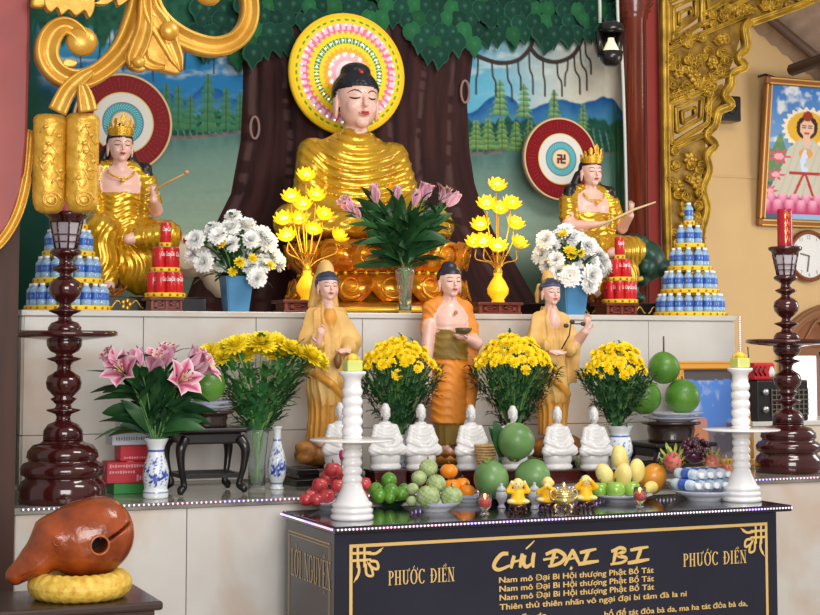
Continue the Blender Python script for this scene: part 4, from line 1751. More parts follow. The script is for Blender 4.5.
# ---- lilies -------------------------------------------------------------
def lily(openness, pink, edge):
    g = MB()
    for i in range(6):
        a = 2 * PI * i / 6 + (.1 if i % 2 else 0)
        wd = .34 if i % 2 else .26
        L = []
        for q in range(9):
            t = q / 8
            rad = openness * (.10 + .95 * t ** 1.5)
            hz = 1.15 * t - openness * .45 * t ** 3
            L.append((rad, hz, wd * sin(PI * min(1, .1 + t * .88)) ** .8 * (1.15 if openness > .4 else .9)))
        v, f, cc = [], [], []
        for q, (rad, hz, w) in enumerate(L):
            t = q / 8
            for s_ in (-1, -.5, 0, .5, 1):
                lx, ly = rad - .10 * abs(s_) * openness + .03, s_ * w
                lift = .10 * s_ * s_ * (1 - .4 * t) * w * 2
                x_ = lx * cos(a) - ly * sin(a)
                y_ = lx * sin(a) + ly * cos(a)
                v.append((x_, y_, hz + lift))
                e = min(1, abs(s_) * .95 + max(0, t - .75) * 2.2)
                cc.append(tuple(pink[k] * (1 - e) + edge[k] * e for k in range(3)))
        for q in range(8):
            for k in range(4):
                j = q * 5 + k
                f.append((j, j + 1, j + 6, j + 5))
        g.add(v, f, 0, None, True, cc)
    if openness > .4:
        for i in range(6):
            a = 2 * PI * i / 6 + .3
            p1 = (.22 * cos(a), .22 * sin(a), .95)
            g.tube([(0, 0, .2), (.1 * cos(a), .1 * sin(a), .6), p1], .018, 4, 0, col=S(220, 220, 150))
            g.ell(p1, (.05, .05, .025), 0, 6, 4, col=S(150, 70, 20))
    g.ell((0, 0, .02), (.07, .07, .12), 0, 8, 5, col=S(150, 170, 90))
    return g


M['lily'] = mat('lily petal', None, .45, vcol=True)
PK, ED = S(192, 44, 108), S(246, 222, 230)
lily_open = lily(.85, PK, ED).build('bloom', M['lily'])
lily_half = lily(.45, S(212, 112, 156), S(242, 200, 216)).build('bloom', M['lily'])
lily_bud = lily(.2, S(214, 140, 170), S(232, 190, 200)).build('bud', M['lily'])


def lily_leaves(c, n, rmax, zlo, zhi, rg, ln, wd, yflat=.6):
    def ext(lv, o0):
        for k in range(n):
            a = rg.uniform(0, 2 * PI)
            z0 = rg.uniform(0, zhi * .8)
            f = z0 / max(.001, zhi)
            r0 = .02 + rmax * .35 * f
            bs = Vector((r0 * cos(a), r0 * sin(a) * yflat, z0))
            l2 = ln * rg.uniform(.6, 1.1)
            el = rg.uniform(-.1, .9)
            tp = bs + Vector((cos(a) * cos(el), sin(a) * cos(el) * yflat, sin(el))) * l2
            tp.z = max(tp.z, zlo)
            dd = (tp - bs).normalized()
            sv = Matrix.Rotation(rg.uniform(-1.2, 1.2), 3, dd) @ dd.cross(Vector((0, 0, 1)))
            leaf_blade(lv, bs, tp, wd * rg.uniform(.7, 1.15), rg.uniform(.05, .2), 0, 7, .3, side=sv)
    return ext


def glass_vase(px, y, z, label, r0, r1, h):
    t = thing('glass_vase', label, 'vase', (X(px, y), y, z))
    gm = mat('clear glass', S(236, 244, 242), .03, trans=.94, ior=1.25, spec=.6)
    prof = [(0, 0), (r0, 0), (r0 * 1.02, .01), (r0, h * .4), (r1 * .92, h * .9), (r1, h), (r1 * .95, h), (r1 * .87, h * .9), (r0 * .92, h * .4), (r0 * .9, .018), (0, .018)]
    MB().lathe(prof, 28, caps=False, fn=lambda a, zz: 1 + .012 * cos(a * 10)).build('vase_glass', gm, t)
    return t


px, y = 405, 7.93
vh = 46 * mpp(px, y)
glass_vase(px, y, ZU, 'clear fluted glass vase of lilies in front of the golden statue', .036, .06, vh)
c = Vector((X(px, y), y, ZU + vh))
hd = []
for q, (a, b_, pr, r, dx) in enumerate(((352, 205, lily_half, 16, -1.0), (377, 197, lily_bud, 17, -.3), (397, 199, lily_bud, 17, -.05), (423, 194, lily_half, 17, .25), (441, 196, lily_open, 17, .55), (360, 212, lily_bud, 14, -.8), (447, 200, lily_bud, 16, .9), (414, 200, lily_bud, 15, .1))):
    p = on_y(a, b_ + 6, y + rg.uniform(-.06, .02))
    hd.append((p, r * mpp(px, y) * 1.1, pr, Vector((dx, -.25, 1.0))))
bouquet('bouquet', 'bouquet of pink lilies in the glass vase before the golden statue', (c.x, c.y, ZU + .03), (c, .05), hd, None, M['leaf_d'], rg, .14, .03, 7, extra=lily_leaves(c, 110, .30, .0, .32, rg, .27, .066, .38), low=.2)


# ---- lotus lamps --------------------------------------------------------
M['glow'] = mat('lit yellow petals', S(255, 220, 40), .4, emit=S(255, 200, 14), estr=.42)
M['glow_core'] = mat('lamp core', S(255, 240, 170), .4, emit=S(255, 232, 140), estr=4.0)
M['glow_vase'] = mat('lit amber vase', S(255, 200, 40), .3, emit=S(255, 176, 16), estr=.6)
lb = MB()
for L, (n, e0, ln) in enumerate(((10, .15, 1.0), (10, .6, .92), (8, 1.05, .85))):
    for i in range(n):
        a = 2 * PI * (i + .5 * (L % 2)) / n
        v, f = [], []
        for q in range(5):
            t = q / 4
            e = e0 + t * .75
            rad = ln * (t * cos(e0 + t * .35))
            hz = ln * t * sin(e)
            w = .26 * sin(PI * min(1, .12 + t * .82))
            for s_ in (-1, 0, 1):
                lx, ly = rad + .04, s_ * w
                v.append((lx * cos(a) - ly * sin(a), lx * sin(a) + ly * cos(a), hz + .05 * abs(s_)))
        for q in range(4):
            for k in range(2):
                j = q * 3 + k
                f.append((j, j + 1, j + 4, j + 3))
        lb.add(v, f, 0)
lotus_p = lb.build('lotus_bulb', M['glow'])
core_p = MB().ell((0, 0, .42), (.36, .36, .36), 0, 10, 8).build('bulb', M['glow_core'])


def lotus_lamp(px, y, label, lab_st, pts, st0, st1):
    fret_stand('lamp_stand', lab_st, st0, st1, y - .09, .068, ZU, .2)
    z0 = ZU + .0685
    c = Vector((X(px, y), y, z0))
    k = mpp(px, y)
    t = thing('lotus_lamp', label, 'lamp', tuple(c))
    MB().lathe([(6 * k, 0), (7 * k, 1 * k), (6 * k, 3 * k), (10.5 * k, 9 * k), (11 * k, 14 * k), (7.5 * k, 21 * k), (4 * k, 26 * k), (4.5 * k, 30 * k), (0, 30 * k)], 20, fn=lambda a, z: 1 + .02 * cos(6 * a)).build('lamp_vase', M['glow_vase'], t)
    sm_ = mat('gold wire', S(226, 170, 60), .3, metal=.6)
    MB().lathe([(4.2 * k, 29 * k), (5 * k, 31 * k), (4 * k, 33 * k), (3 * k, 37 * k)], 16).build('collar', sm_, t)
    for a, b_ in pts:
        yy = y + rg.uniform(-.07, .05)
        p = on_y(a, b_, yy) - c
        st = MB().tube(smooth_path([(0, 0, 30 * k), (p.x * .35, p.y * .35, 34 * k + .25 * p.z * .4), (p.x * 1.0, p.y, p.z - 13 * k), (p.x, p.y, p.z - 3 * k)], 6), .004, 6)
        st.build('stem', sm_, t)
        d = Vector((p.x * .8, -.10, .22)) + TOCAM * .1
        rot = (d.normalized().to_track_quat('Z', 'Y')).to_euler()
        q = inst(lotus_p, t, p, rot, 11.5 * k)
        inst(core_p, q, (0, 0, 0))
    # gold leaf sprays round the neck
    sp = MB()
    for i in range(10):
        a = 2 * PI * i / 10
        leaf_blade(sp, (0, 0, 33 * k), (14 * k * cos(a), 14 * k * sin(a), 48 * k), 5 * k, .2)
    sp.build('gold_leaves', sm_, t)
    pl = bpy.data.lights.new('lotus_lamp_light', 'POINT')
    pl.energy = 2.2
    pl.color = (1, .72, .2)
    pl.shadow_soft_size = .08
    o = bpy.data.objects.new('lotus_lamp_light', pl)
    COL.objects.link(o)
    o.location = (c.x - .04, c.y - .12, c.z + 62 * k)


lotus_lamp(307, 7.99, 'glowing yellow lotus lamp left of the golden statue', 'brown carved fretwork stand under the left lotus lamp', [(306, 180), (292, 201), (315, 200), (285, 223), (299, 223), (322, 219), (288, 240), (312, 234), (336, 240), (303, 209)], 284, 336)
lotus_lamp(498, 7.99, 'glowing yellow lotus lamp right of the golden statue', 'brown carved fretwork stand under the right lotus lamp', [(496, 190), (487, 208), (510, 208), (498, 213), (481, 229), (513, 228), (484, 246), (497, 251), (516, 247), (476, 246)], 479, 522)
drop(lotus_p)
drop(core_p)
# ================================================================== lower counter
# ---- tall turned candle stands -----------------------------------------
def candle_stand(px, py, label, k):
    c = on_z(px, py, ZC)
    t = thing('candle_stand', label, 'candle stand', (c.x, c.y, ZC))
    P = lambda seq: [(r * k, z * k) for r, z in seq]
    base = MB().lathe(P([(41, 0), (42, 2), (42, 14), (40, 20), (36, 23), (36, 25), (40, 27), (41, 33), (38, 38), (33, 40), (33, 42), (35, 44), (34, 50), (29, 56), (22, 58), (19, 60), (19.5, 62), (18, 63), (18, 66), (20, 67)]), 40)
    base.build('turned_base', M['lacquer'], t)
    st = MB().lathe(P([(19.5, 60), (19, 70), (15, 76), (8, 79), (6.5, 83), (8, 86), (16, 89), (17, 90.5), (9, 92), (7, 95), (11, 99), (13, 101), (9, 103), (12, 106), (16.5, 111), (17.5, 117), (16, 123), (10, 127), (7, 129), (6.5, 134), (9, 137), (16, 139.5), (17, 141), (9, 142.5), (8, 145), (14, 148), (17, 153), (17.5, 158), (16, 161)]), 32)
    st.build('turned_stem', M['lacquer'], t)
    pl = MB().lathe(P([(14, 158), (30, 160), (48, 162), (52, 163.5), (52, 166.5), (50, 168), (47, 167.5), (46, 165.5), (18, 165), (0, 165)]), 56)
    pl.build('drip_plate', M['lacquer'], t)
    up = MB().lathe(P([(16, 165), (16.5, 171), (13, 176), (7, 178), (6, 182), (8, 184), (15.5, 187), (15.5, 188.5), (8, 190), (6, 192), (6, 195), (10, 198), (15, 204), (16, 210), (14.5, 216), (9, 220), (6, 222), (6, 225), (12, 228), (14, 230), (12, 231.5), (7, 233), (6, 238), (9, 241), (14.5, 244), (15.5, 247), (11, 250)]), 32)
    up.build('upper_stem', M['lacquer'], t)
    ln = MB().lathe(P([(9.5, 249), (15.5, 276), (15.5, 277)]), 8, smooth=False)
    ln.build('lantern_panes', mat('pale lantern pane', S(186, 178, 190), .2), t)
    fr = MB()
    for i in range(8):
        a = 2 * PI * i / 8
        fr.tube([(10.5 * k * cos(a), 10.5 * k * sin(a), 249 * k), (16.2 * k * cos(a), 16.2 * k * sin(a), 277 * k)], 1.0 * k, 5)
    for z_, r_ in ((263, 13.4), (256, 12.0)):
        fr.tube([(r_ * k * cos(a), r_ * k * sin(a), z_ * k) for a in np.linspace(0, 2 * PI, 25)[:-1]], .7 * k, 5, closed=True)
    fr.build('lantern_frame', M['lacquer'], t)
    MB().lathe(P([(15, 275), (17, 277), (17, 279), (21, 282), (21.5, 285), (20, 286), (19, 284), (0, 283)]), 32).build('cup_rim', M['lacquer'], t)
    return t, Vector((c.x, c.y, ZC + 283.2 * k))
K1 = 4.58e-3
_, top = candle_stand(62, 502, 'tall dark red turned wooden candle stand at the left end of the lower counter', K1)
_, top2 = candle_stand(789, 472, 'tall dark red turned wooden candle stand at the right end, holding a red candle', 4.40e-3)
cr = MB().lathe([(.040, 0), (.042, .01), (.042, .215), (.038, .225), (.03, .222), (0, .218)], 28)
cd = thing('red_candle', 'thick red candle with gold lettering standing on the right candle stand', 'candle', tuple(top2))
cr.build('candle_wax', mat('red wax', S(168, 18, 44), .3, sss=.0, coat=.3), cd)
gs = MB()
for k in range(4):
    zc_ = .19 - .045 * k
    for bx_, bz, w_, h_ in ((0, .014, .028, .004), (0, 0, .032, .004), (-.010, -.006, .004, .026), (.010, -.004, .004, .02), (0, -.014, .024, .004), (0, .006, .004, .026)):
        v = [(bx_ - w_ / 2, bz - h_ / 2), (bx_ + w_ / 2, bz - h_ / 2), (bx_ + w_ / 2, bz + h_ / 2), (bx_ - w_ / 2, bz + h_ / 2)]
        for a in (-.3,):
            gs.add(wrap(v, .0424, zc_, a), [(0, 1, 2, 3)])
gs.build('gold_marks', M['gold_b'], cd)
MB().tube([(0, 0, .215), (.002, 0, .235)], .003, 5).build('wick', M['black'], cd)
cd = thing('red_candle', 'red candle stub standing on the left candle stand under the gold scrolls', 'candle', tuple(top))
MB().lathe([(.046, 0), (.048, .006), (.048, .06), (.04, .066), (0, .062)], 24).build('candle_wax', mat('pink wax', S(206, 96, 110), .4), cd)
MB().tube([(0, 0, .06), (.002, 0, .08)], .003, 5).build('wick', M['black'], cd)

# ---- standing statues ---------------------------------------------------
def vfold(kx, amp, tilt=.0, ph=0.):
    def f(x, y, z):
        th = np.arctan2(x, -y)
        return amp * (np.abs(np.sin(kx * th + tilt * z * 20 + ph + .5 * np.sin(z * 17))) ** .7 - .6)
    return f


def guanyin(name, label, px, y, zbase, hh, flip, plinth, variant):
    """standing robed figure about .95 m tall on a rocky base; zbase is where its base stands"""
    t = thing(name, label, 'statue', (X(px, y), y, zbase))
    t.scale = (hh,) * 3
    B = Body(.0048)
    B.xs = .80
    s = -1 if flip else 1
    F1, F2 = vfold(8, .011, .1), vfold(6, .012, .35, .6)
    def sw(z):
        return s * .025 * sin((z - .1) * 3.2)
    # under robe and over robe
    B.loft([(.13, sw(.1) - .01, .0, .085, .075), (.22, sw(.2), .0, .092, .08), (.36, sw(.36), 0, .10, .085), (.5, sw(.5), 0, .098, .08), (.62, sw(.62), 0, .09, .07)], 3, .02, F1)
    B.loft([(.30, sw(.3) + .01, 0, .098, .085), (.36, sw(.36) + .0, .0, .112, .095), (.50, sw(.5), .0, .113, .09), (.62, sw(.62), 0, .105, .075), (.71, sw(.7), .005, .098, .066), (.765, sw(.75), .01, .06, .05), (.79, sw(.75), .015, .045, .042)], 2, .02, F2)
    # wide sleeves hanging from bent arms
    cx = sw(.68)
    B.chain([(cx - .085, .0, .72), (cx - .135, -.02, .60), (cx - .10, -.10, .585)], [.048, .056, .036], 2, .02, 1, F2)
    B.chain([(cx + .085, .0, .72), (cx + .14, -.02, .60), (cx + .08, -.11, .565)], [.048, .056, .036], 2, .02, 1, F2)
    B.loft([(.40, cx + .135, -.03, .022, .035), (.5, cx + .135, -.035, .045, .055), (.60, cx + .125, -.04, .05, .06)], 2, .02, F2)
    B.loft([(.44, cx - .13, -.03, .02, .03), (.52, cx - .13, -.035, .042, .05), (.60, cx - .12, -.04, .05, .06)], 2, .02, F2)
    # bare chest
    B.ell((cx, -.045, .715), (.042, .03, .05), 0 if variant else 3, .006)
    B.ell((cx, -.03, .755), (.03, .03, .03), 0, .006)
    # ribbons sweeping over the skirt
    B.chain([(cx - .10, -.05, .45), (cx - .02, -.105, .40), (cx + .07, -.085, .34), (cx + .10, -.02, .25)], [.02, .02, .018, .012], 3, .012)
    B.xs = 1.0
    oh = (cx * .8, -.015, .80)
    cx *= .8
    H = .128
    head(B, oh, H, 0, 1, 1.0, False, hairline=.80)
    if variant == 0:
        # hood falling from a high bun to the shoulders
        B.ell((cx, .02, .935), (.042, .045, .062), 4, .015)
        B.chain([(cx - .044, .035, .905), (cx - .05, .045, .84), (cx - .06, .05, .775)], [.015, .018, .02], 4, .012)
        B.chain([(cx + .044, .035, .905), (cx + .05, .045, .84), (cx + .06, .05, .775)], [.015, .018, .02], 4, .012)
        B.ell((cx, .045, .87), (.056, .045, .085), 4, .015)
    else:
        B.ell((cx, .02, .935), (.032, .034, .05), 4, .012)
        B.chain([(cx - .044, .035, .90), (cx - .045, .05, .86), (cx - .045, .055, .82)], [.013, .013, .010], 4, .01)
        B.chain([(cx + .044, .035, .90), (cx + .045, .05, .86), (cx + .045, .055, .82)], [.013, .013, .010], 4, .01)
    if variant == 0:
        hand(B, (cx - .085, -.125, .60), (.15, -.25, 1), (-.2, -1, .2), .085, 0, .25)
        hand(B, (cx + .06, -.13, .555), (-1, -.3, -.1), (0, -.3, 1), .08, 0, .7)
    else:
        hand(B, (cx - .06, -.135, .555), (1, -.25, -.1), (0, -.4, 1), .08, 0, .5, thumb=-1)
        B.chain([(cx + .12, -.06, .60), (cx + .13, -.14, .66)], [.032, .022], 0, .01)
        hand(B, (cx + .13, -.15, .68), (.1, -.2, 1), (-.5, -.8, 0), .08, 0, .6, thumb=-1)
    for f_ in (-1, 1):
        B.cap((sw(.1) + .035 * f_, .0, .125), (sw(.1) + .04 * f_, -.085, .115), .026, .02, 0, .01)
    pt = B.parts({0: ('body', M['skin']), 1: ('hair', mat('slate hair', S(52, 54, 74), .4)), 2: ('robe', M['robe_tan']), 3: ('under_robe', M['robe_ochre']), 4: ('hood', M['robe_tan'])}, t)
    face(B, oh, H, pt['body'])
    bb = MB().tube([(cx + .052 * sin(a), .008 - .066 * cos(a), .893 + .008 * cos(a)) for a in np.linspace(-1.5, 1.5, 14)], [.008] * 14, 6)
    bb.build('headband', mat('blue grey headband', S(70, 84, 120), .4), t)
    if variant == 0:
        v = MB().lathe([(.006, -.07), (.016, -.05), (.02, -.03), (.012, -.005), (.008, .0)], 14, M=T(cx + .0, -.155, .54))
        v.build('small_vase', mat('bronze vase', S(120, 84, 44), .4), t)
    else:
        v = MB().tube([(cx - .02, -.16, .57), (cx + .02, -.17, .64), (cx + .03, -.17, .70), (cx + .10, -.17, .70)], .004, 5)
        for q in ((cx + .0, -.175, .69), (cx + .035, -.175, .71), (cx + .10, -.172, .70)):
            v.ell(q, (.016, .008, .012), 0, 8, 6)
        v.build('lotus_sprig', mat('dark sprig', S(70, 50, 40), .5), t)
    # rock and wave base
    R = Body(.006)
    rk = random.Random(px)
    for k in range(16):
        a = 2 * PI * k / 16
        R.ell((.09 * cos(a), .075 * sin(a), .052 + .012 * rk.random()), (.05, .045, .035 + .014 * rk.random()), 0, .012)
    for k in range(5):
        R.ell((s * -.08 + rk.uniform(-.05, .05), -.07, .05 + k * .012), (.045, .04, .03), 0, .01)
    R.ell((0, 0, .06), (.12, .10, .06), 0, .02)
    R.parts({0: ('rock_base', mat('ochre rock', S(176, 116, 50), .5, bump=.5, bscale=30, col2=S(122, 74, 32), vscale=20))}, t)
    return t


def plinth(name, label, px, y, w_, d_, h, m):
    t = thing(name, label, 'plinth', (X(px, y), y, ZC))
    MB().box((0, 0, h * .2), (w_, d_, h * .4), bev=.004).box((0, 0, h * .55), (w_ * .86, d_ * .86, h * .3), bev=.003).box((0, 0, h * .85), (w_ * .94, d_ * .94, h * .3), bev=.004).build('plinth_block', m, t)
    return t


YS = 7.54
for px, lab in ((316, 'stepped black plinth under the left standing statue with the hood'), (447, 'stepped black plinth under the central standing statue'), (556, 'stepped black plinth under the right standing statue')):
    plinth('statue_plinth', lab, px, YS, .30, .26, .085, M['black'])
guanyin('guanyin_statue', 'standing statue in a tan robe and high tan hood, left of the three standing figures', 323, YS, ZC + .0855, (Z(328, 300, YS) - ZC - .0855) / .80, False, 0, 0)
guanyin('guanyin_statue', 'standing statue in a tan robe holding a lotus sprig, right of the three standing figures', 553, YS, ZC + .0855, (Z(552, 305, YS) - ZC - .0855) / .80, True, 0, 1)

st = thing('standing_buddha', 'standing statue in an orange robe with a bare chest, central of the three standing figures', 'statue', (X(449, YS), YS, ZC + .0855))
B = Body(.0048)
B.xs = .86
F1 = vfold(6, .006, .25)
def diag(x, y, z):
    return .006 * (np.abs(np.sin(PI * (z * .9 + x * .6 + .012 * np.sin(x * 60)) / .038)) ** .7 - .6)
B.loft([(.09, .0, 0, .075, .06), (.16, 0, 0, .082, .065), (.3, 0, 0, .095, .075)], 4, .01, F1)
B.loft([(.20, -.015, 0, .098, .08), (.26, -.01, 0, .104, .082), (.40, 0, 0, .108, .082), (.52, 0, 0, .104, .076)], 2, .015, diag)
B.loft([(.52, .0, 0, .112, .084), (.60, 0, 0, .108, .078), (.67, 0, 0, .10, .072)], 4, .012, diag)
B.loft([(.655, 0, -.005, .096, .066), (.70, 0, -.005, .108, .074), (.74, 0, 0, .11, .07), (.79, 0, .008, .07, .052), (.82, 0, .012, .045, .042)], 0, .015)
# robe over both shoulders, falling down the statue's left side
B.chain([(-.055, .015, .815), (-.105, .02, .775), (-.125, .02, .68), (-.12, .03, .58)], [.03, .045, .042, .035], 2, .02, 1, diag)
B.chain([(.05, .015, .815), (.105, .015, .775), (.13, .0, .68), (.135, -.01, .58)], [.03, .045, .05, .05], 2, .02, 1, diag)
B.loft([(.22, .12, .01, .03, .05), (.36, .13, .0, .042, .06), (.5, .135, .0, .05, .065), (.60, .13, 0, .05, .06)], 2, .02, F1)
B.ell((0, .04, .66), (.125, .06, .16), 2, .02)
B.chain([(-.125, .0, .70), (-.15, -.01, .55), (-.15, -.03, .42)], [.034, .032, .022], 0, .012)
hand(B, (-.13 / .86 * .98, -.035, .40), (0, -.1, -1), (.3, -1, 0), .085, 0, .2, thumb=-1)
B.chain([(.135, -.02, .62), (.13, -.09, .60), (.05, -.13, .625)], [.04, .032, .022], 0, .012)
hand(B, (.03, -.135, .63), (-1, -.15, .1), (0, 0, 1), .085, 0, .5)
for f_ in (-1, 1):
    B.cap((.035 * f_, .0, .075), (.04 * f_, -.08, .062), .026, .02, 0, .01)
B.xs = 1.0
oh = (0, -.015, .835)
head(B, oh, .15, 0, 1, 1.1, True, hairline=.76)
pt = B.parts({0: ('body', M['skin']), 1: ('hair', mat('dark hair', S(34, 34, 44), .4)), 2: ('robe', M['robe_orange']), 4: ('under_robe', M['robe_olive'])}, st)
face(B, oh, .15, pt['body'])
bw = MB().lathe([(0, .0), (.03, .002), (.05, .02), (.055, .038), (.05, .042), (.046, .038), (.04, .02), (0, .012)], 20, M=T(.01, -.152, .645) @ SCL(.78), caps=False)
bw.build('alms_bowl', mat('olive bowl', S(96, 84, 52), .35), st)
MB().ell((0, -.082, .755), (.012, .004, .012), 0, 8, 6).build('chest_mark', mat('chest mark', S(190, 120, 90), .5), st)
lt = MB()
for z0, n, r_ in ((.0, 16, .105), (.028, 16, .095)):
    for k in range(n):
        a = 2 * PI * (k + .5 * (z0 > 0)) / n
        lt.grid(lambda u, v: ((r_ + .022 * sin(PI * v * .8)) * sin(a + (u - .5) * .44 * sin(PI * min(1, .25 + v * .72))), -(r_ + .022 * sin(PI * v * .8)) * cos(a + (u - .5) * .44 * sin(PI * min(1, .25 + v * .72))), z0 + .042 * v), 4, 5)
lt.lathe([(.10, 0), (.10, .05), (.085, .062), (0, .062)], 32, caps=False)
lt.build('lotus_base', mat('lotus base ochre', S(190, 124, 48), .4, col2=S(150, 92, 36), vscale=18), st)
st.scale = ((Z(450, 297, YS) - ZC - .0855) / .835,) * 3

# ---- seven small white statuettes --------------------------------------
def white_buddha():
    t = thing('white_statuette', 'x', 'statuette')
    B = Body(.0042)
    wf = lambda x, y, z: .0025 * (np.abs(np.sin(PI * (np.sqrt(x * x + (z - .30) ** 2)) / .02)) - .6)
    B.loft([(.085, 0, 0, .075, .055), (.13, 0, 0, .062, .045), (.18, 0, .003, .07, .044), (.225, 0, .006, .06, .036), (.25, 0, .008, .03, .028)], 0, .012, wf)
    for s in (-1, 1):
        B.chain([(.062 * s, .0, .215), (.085 * s, -.015, .15), (.03 * s, -.06, .125)], [.022, .022, .015], 0, .012, 1, wf)
        B.chain([(.03 * s, .0, .10), (.098 * s, -.03, .10), (.01 * s, -.07, .095)], [.035, .028, .02], 0, .012, .9, wf)
    B.ell((0, -.065, .122), (.035, .014, .012), 0, .006)
    head(B, (0, -.004, .255), .075, 0, 0, 1.0, True, hairline=.78)
    B.parts({0: ('figure', M['pale'])}, t)
    g = MB()
    g.lathe([(.098, 0), (.10, .008), (.10, .02), (.09, .026), (.088, .034), (.094, .04), (.096, .074), (.092, .084), (0, .086)], 40, sy=.72, fn=lambda a, z: 1 + (.03 * abs(cos(a * 9)) if .03 < z < .08 else 0))
    g.build('lotus_seat', M['pale'], t)
    return t
WB = white_buddha()
pos_w = [(340, 'first white seated statuette from the left, half hidden behind the white pillar'), (385.5, 'second white seated statuette from the left, beside the white pillar'), (421, 'third white seated statuette from the left, below the orange robed statue'), (471, 'fourth white seated statuette from the left, just left of the coconuts'), (513, 'white seated statuette mostly hidden behind the stacked coconuts'), (557.5, 'white seated statuette just right of the coconuts'), (594, 'white seated statuette nearest the blue and white vase on the right')]
YW = 7.15
for i, (px, lab) in enumerate(pos_w):
    o = WB if i == 0 else dup(WB)
    o['label'] = lab
    o['group'] = 'row of white seated statuettes'
    yw = YW - .02
    hz = Z(px, 469, yw) - ZC
    o.location = (X(px, yw, 440), yw, ZC + hz + .0005)
    o.scale = (.80, .86, .93)
    hw = .105
    t = thing('statuette_plinth', 'dark red wooden plinth under the ' + (lab.split(',')[0].replace('white seated ', 'white ') if ',' in lab else lab.replace('white seated ', 'white ').replace(' mostly', '').replace('nearest the blue and white vase on the right', 'nearest the right porcelain vase')), 'plinth', (o.location.x, yw, ZC), 0, 'plinths under the white statuettes')
    MB().box((0, 0, .006), (.18, .15, .012), bev=.003).box((0, 0, hz / 2), (.165, .13, hz - .02)).box((0, 0, hz - .0055), (.178, .148, .011), bev=.003).build('plinth_block', M['lacquer'], t)

# ---- vases and flower bunches on the lower counter ---------------------
M['cobalt'] = mat('blue and white porcelain', None, .15, coat=.5, vcol=True)
def blue_white_vase(name, label, px, y, k, prof, seed, z=ZC):
    t = thing(name, label, 'vase', (X(px, y, 460), y, z))
    P = [(r * k, h * k) for r, h in prof]
    Hh = max(p[1] for p in P)
    pts = smooth_path(P, 6)
    rv = random.Random(seed)
    petals = []
    for q in range(9):
        petals.append((rv.uniform(0, 2 * PI), rv.uniform(.22, .62) * Hh, rv.uniform(.05, .1) * Hh))
    petals += [(-PI / 2 - .35, .33 * Hh, .13 * Hh), (-PI / 2 - .35, .60 * Hh, .06 * Hh), (-PI / 2 + .55, .38 * Hh, .09 * Hh)]
    def colour(x, y_, z_):
        a = math.atan2(y_, x)
        rad = math.hypot(x, y_)
        for pa, pz, pr in petals:
            da = (a - pa + PI) % (2 * PI) - PI
            dx, dz = da * rad, z_ - pz
            d = math.hypot(dx, dz)
            pet = pr * (.62 + .38 * cos(5 * math.atan2(dz, dx)))
            if d < pet:
                return S(38, 66, 168) if d > pet * .45 else S(86, 118, 200)
        if abs(z_ - .10 * Hh) < .012 * Hh or abs(z_ - .80 * Hh) < .010 * Hh:
            return S(60, 90, 180)
        if .2 * Hh < z_ < .72 * Hh and math.sin(a * 9 + z_ * 160) * math.sin(a * 4 - z_ * 230) > .62:
            return S(96, 128, 206)
        return S(226, 232, 236)
    MB().lathe(pts, 72, caps=False, col=colour).build('vase_body', M['cobalt'], t)
    return t, Hh


cL = on_z(156, 498, ZC)
_, vh = blue_white_vase('porcelain_vase', 'blue and white porcelain vase with pink lilies beside the black stool', 156, cL.y, 4.62e-3, [(0, 0), (10, 0), (12.5, 1), (12.5, 7), (11.5, 10), (12.5, 17), (13, 24), (11.5, 33), (8.5, 43), (8.5, 50), (12, 58), (12.3, 59), (11, 58), (7.5, 50), (7, 40), (0, 38)], 3)
c = Vector((X(156, cL.y, 460), cL.y, ZC + vh))
hd = []
for a, b_, pr, r, fx, fy, fz in ((126, 372, lily_open, 22, -.7, -.9, .6), (118, 360, lily_half, 18, -1, -.2, .9), (154, 370, lily_half, 24, .0, -.5, 1), (176, 380, lily_open, 23, .35, -1, .45), (166, 360, lily_half, 20, .1, -.2, 1), (196, 368, lily_open, 22, 1, -.5, .6), (190, 362, lily_half, 19, .6, .0, 1), (140, 362, lily_half, 17, -.3, .2, 1)):
    p = on_y(a, b_ + 4, cL.y + rg.uniform(-.08, .05))
    hd.append((p, r * 4.62e-3 * 1.1, pr, Vector((fx, fy, fz))))
bouquet('bouquet', 'bouquet of open pink lilies in the blue and white vase on the left', (c.x, c.y, ZC + .19), (c, .035), hd, None, M['leaf_d'], rg, .15, .04, 7, extra=lily_leaves(c, 75, .28, -.06, .30, rg, .24, .07, .45), low=.15)

# clear vase with tall yellow chrysanthemums
cG = on_z(258, 489, ZC)
glass_vase(258, cG.y, ZC, 'clear fluted glass vase with yellow chrysanthemums beside the black stool', .042, .062, 62 * 4.8e-3)
c = Vector((X(258, cG.y, 460), cG.y, ZC + 62 * 4.8e-3))
hd = []
for a, b_, r in ((209, 353, 11), (228, 350, 13), (236, 346, 12), (250, 347, 15), (262, 344, 14), (276, 346, 15), (291, 350, 12), (300, 354, 8), (244, 356, 11), (270, 354, 11), (284, 356, 10), (310, 357, 13), (318, 362, 13), (222, 358, 9)):
    p = on_y(a, b_, cG.y + rg.uniform(-.13, .04))
    hd.append((p, r * 4.8e-3 * 1.22, mum_y, Vector(((p.x - c.x) * 2.0, -.45, .7))))
def ext_y(lv, o0):
    for k in range(330):
        a = rg.uniform(0, 2 * PI)
        f = rg.uniform(0.02, .9)
        R_ = .03 + .27 * f ** .8
        bs = Vector((R_ * .85 * cos(a), R_ * .4 * sin(a), .36 * f + rg.uniform(-.05, .02)))
        dd = (Vector((cos(a) * .7, sin(a) * .5, rg.uniform(-.1, 1.0)))).normalized()
        leaf_blade(lv, bs, bs + dd * rg.uniform(.05, .10), .036, rg.uniform(-.1, .2), 0, 6, lobes=1)
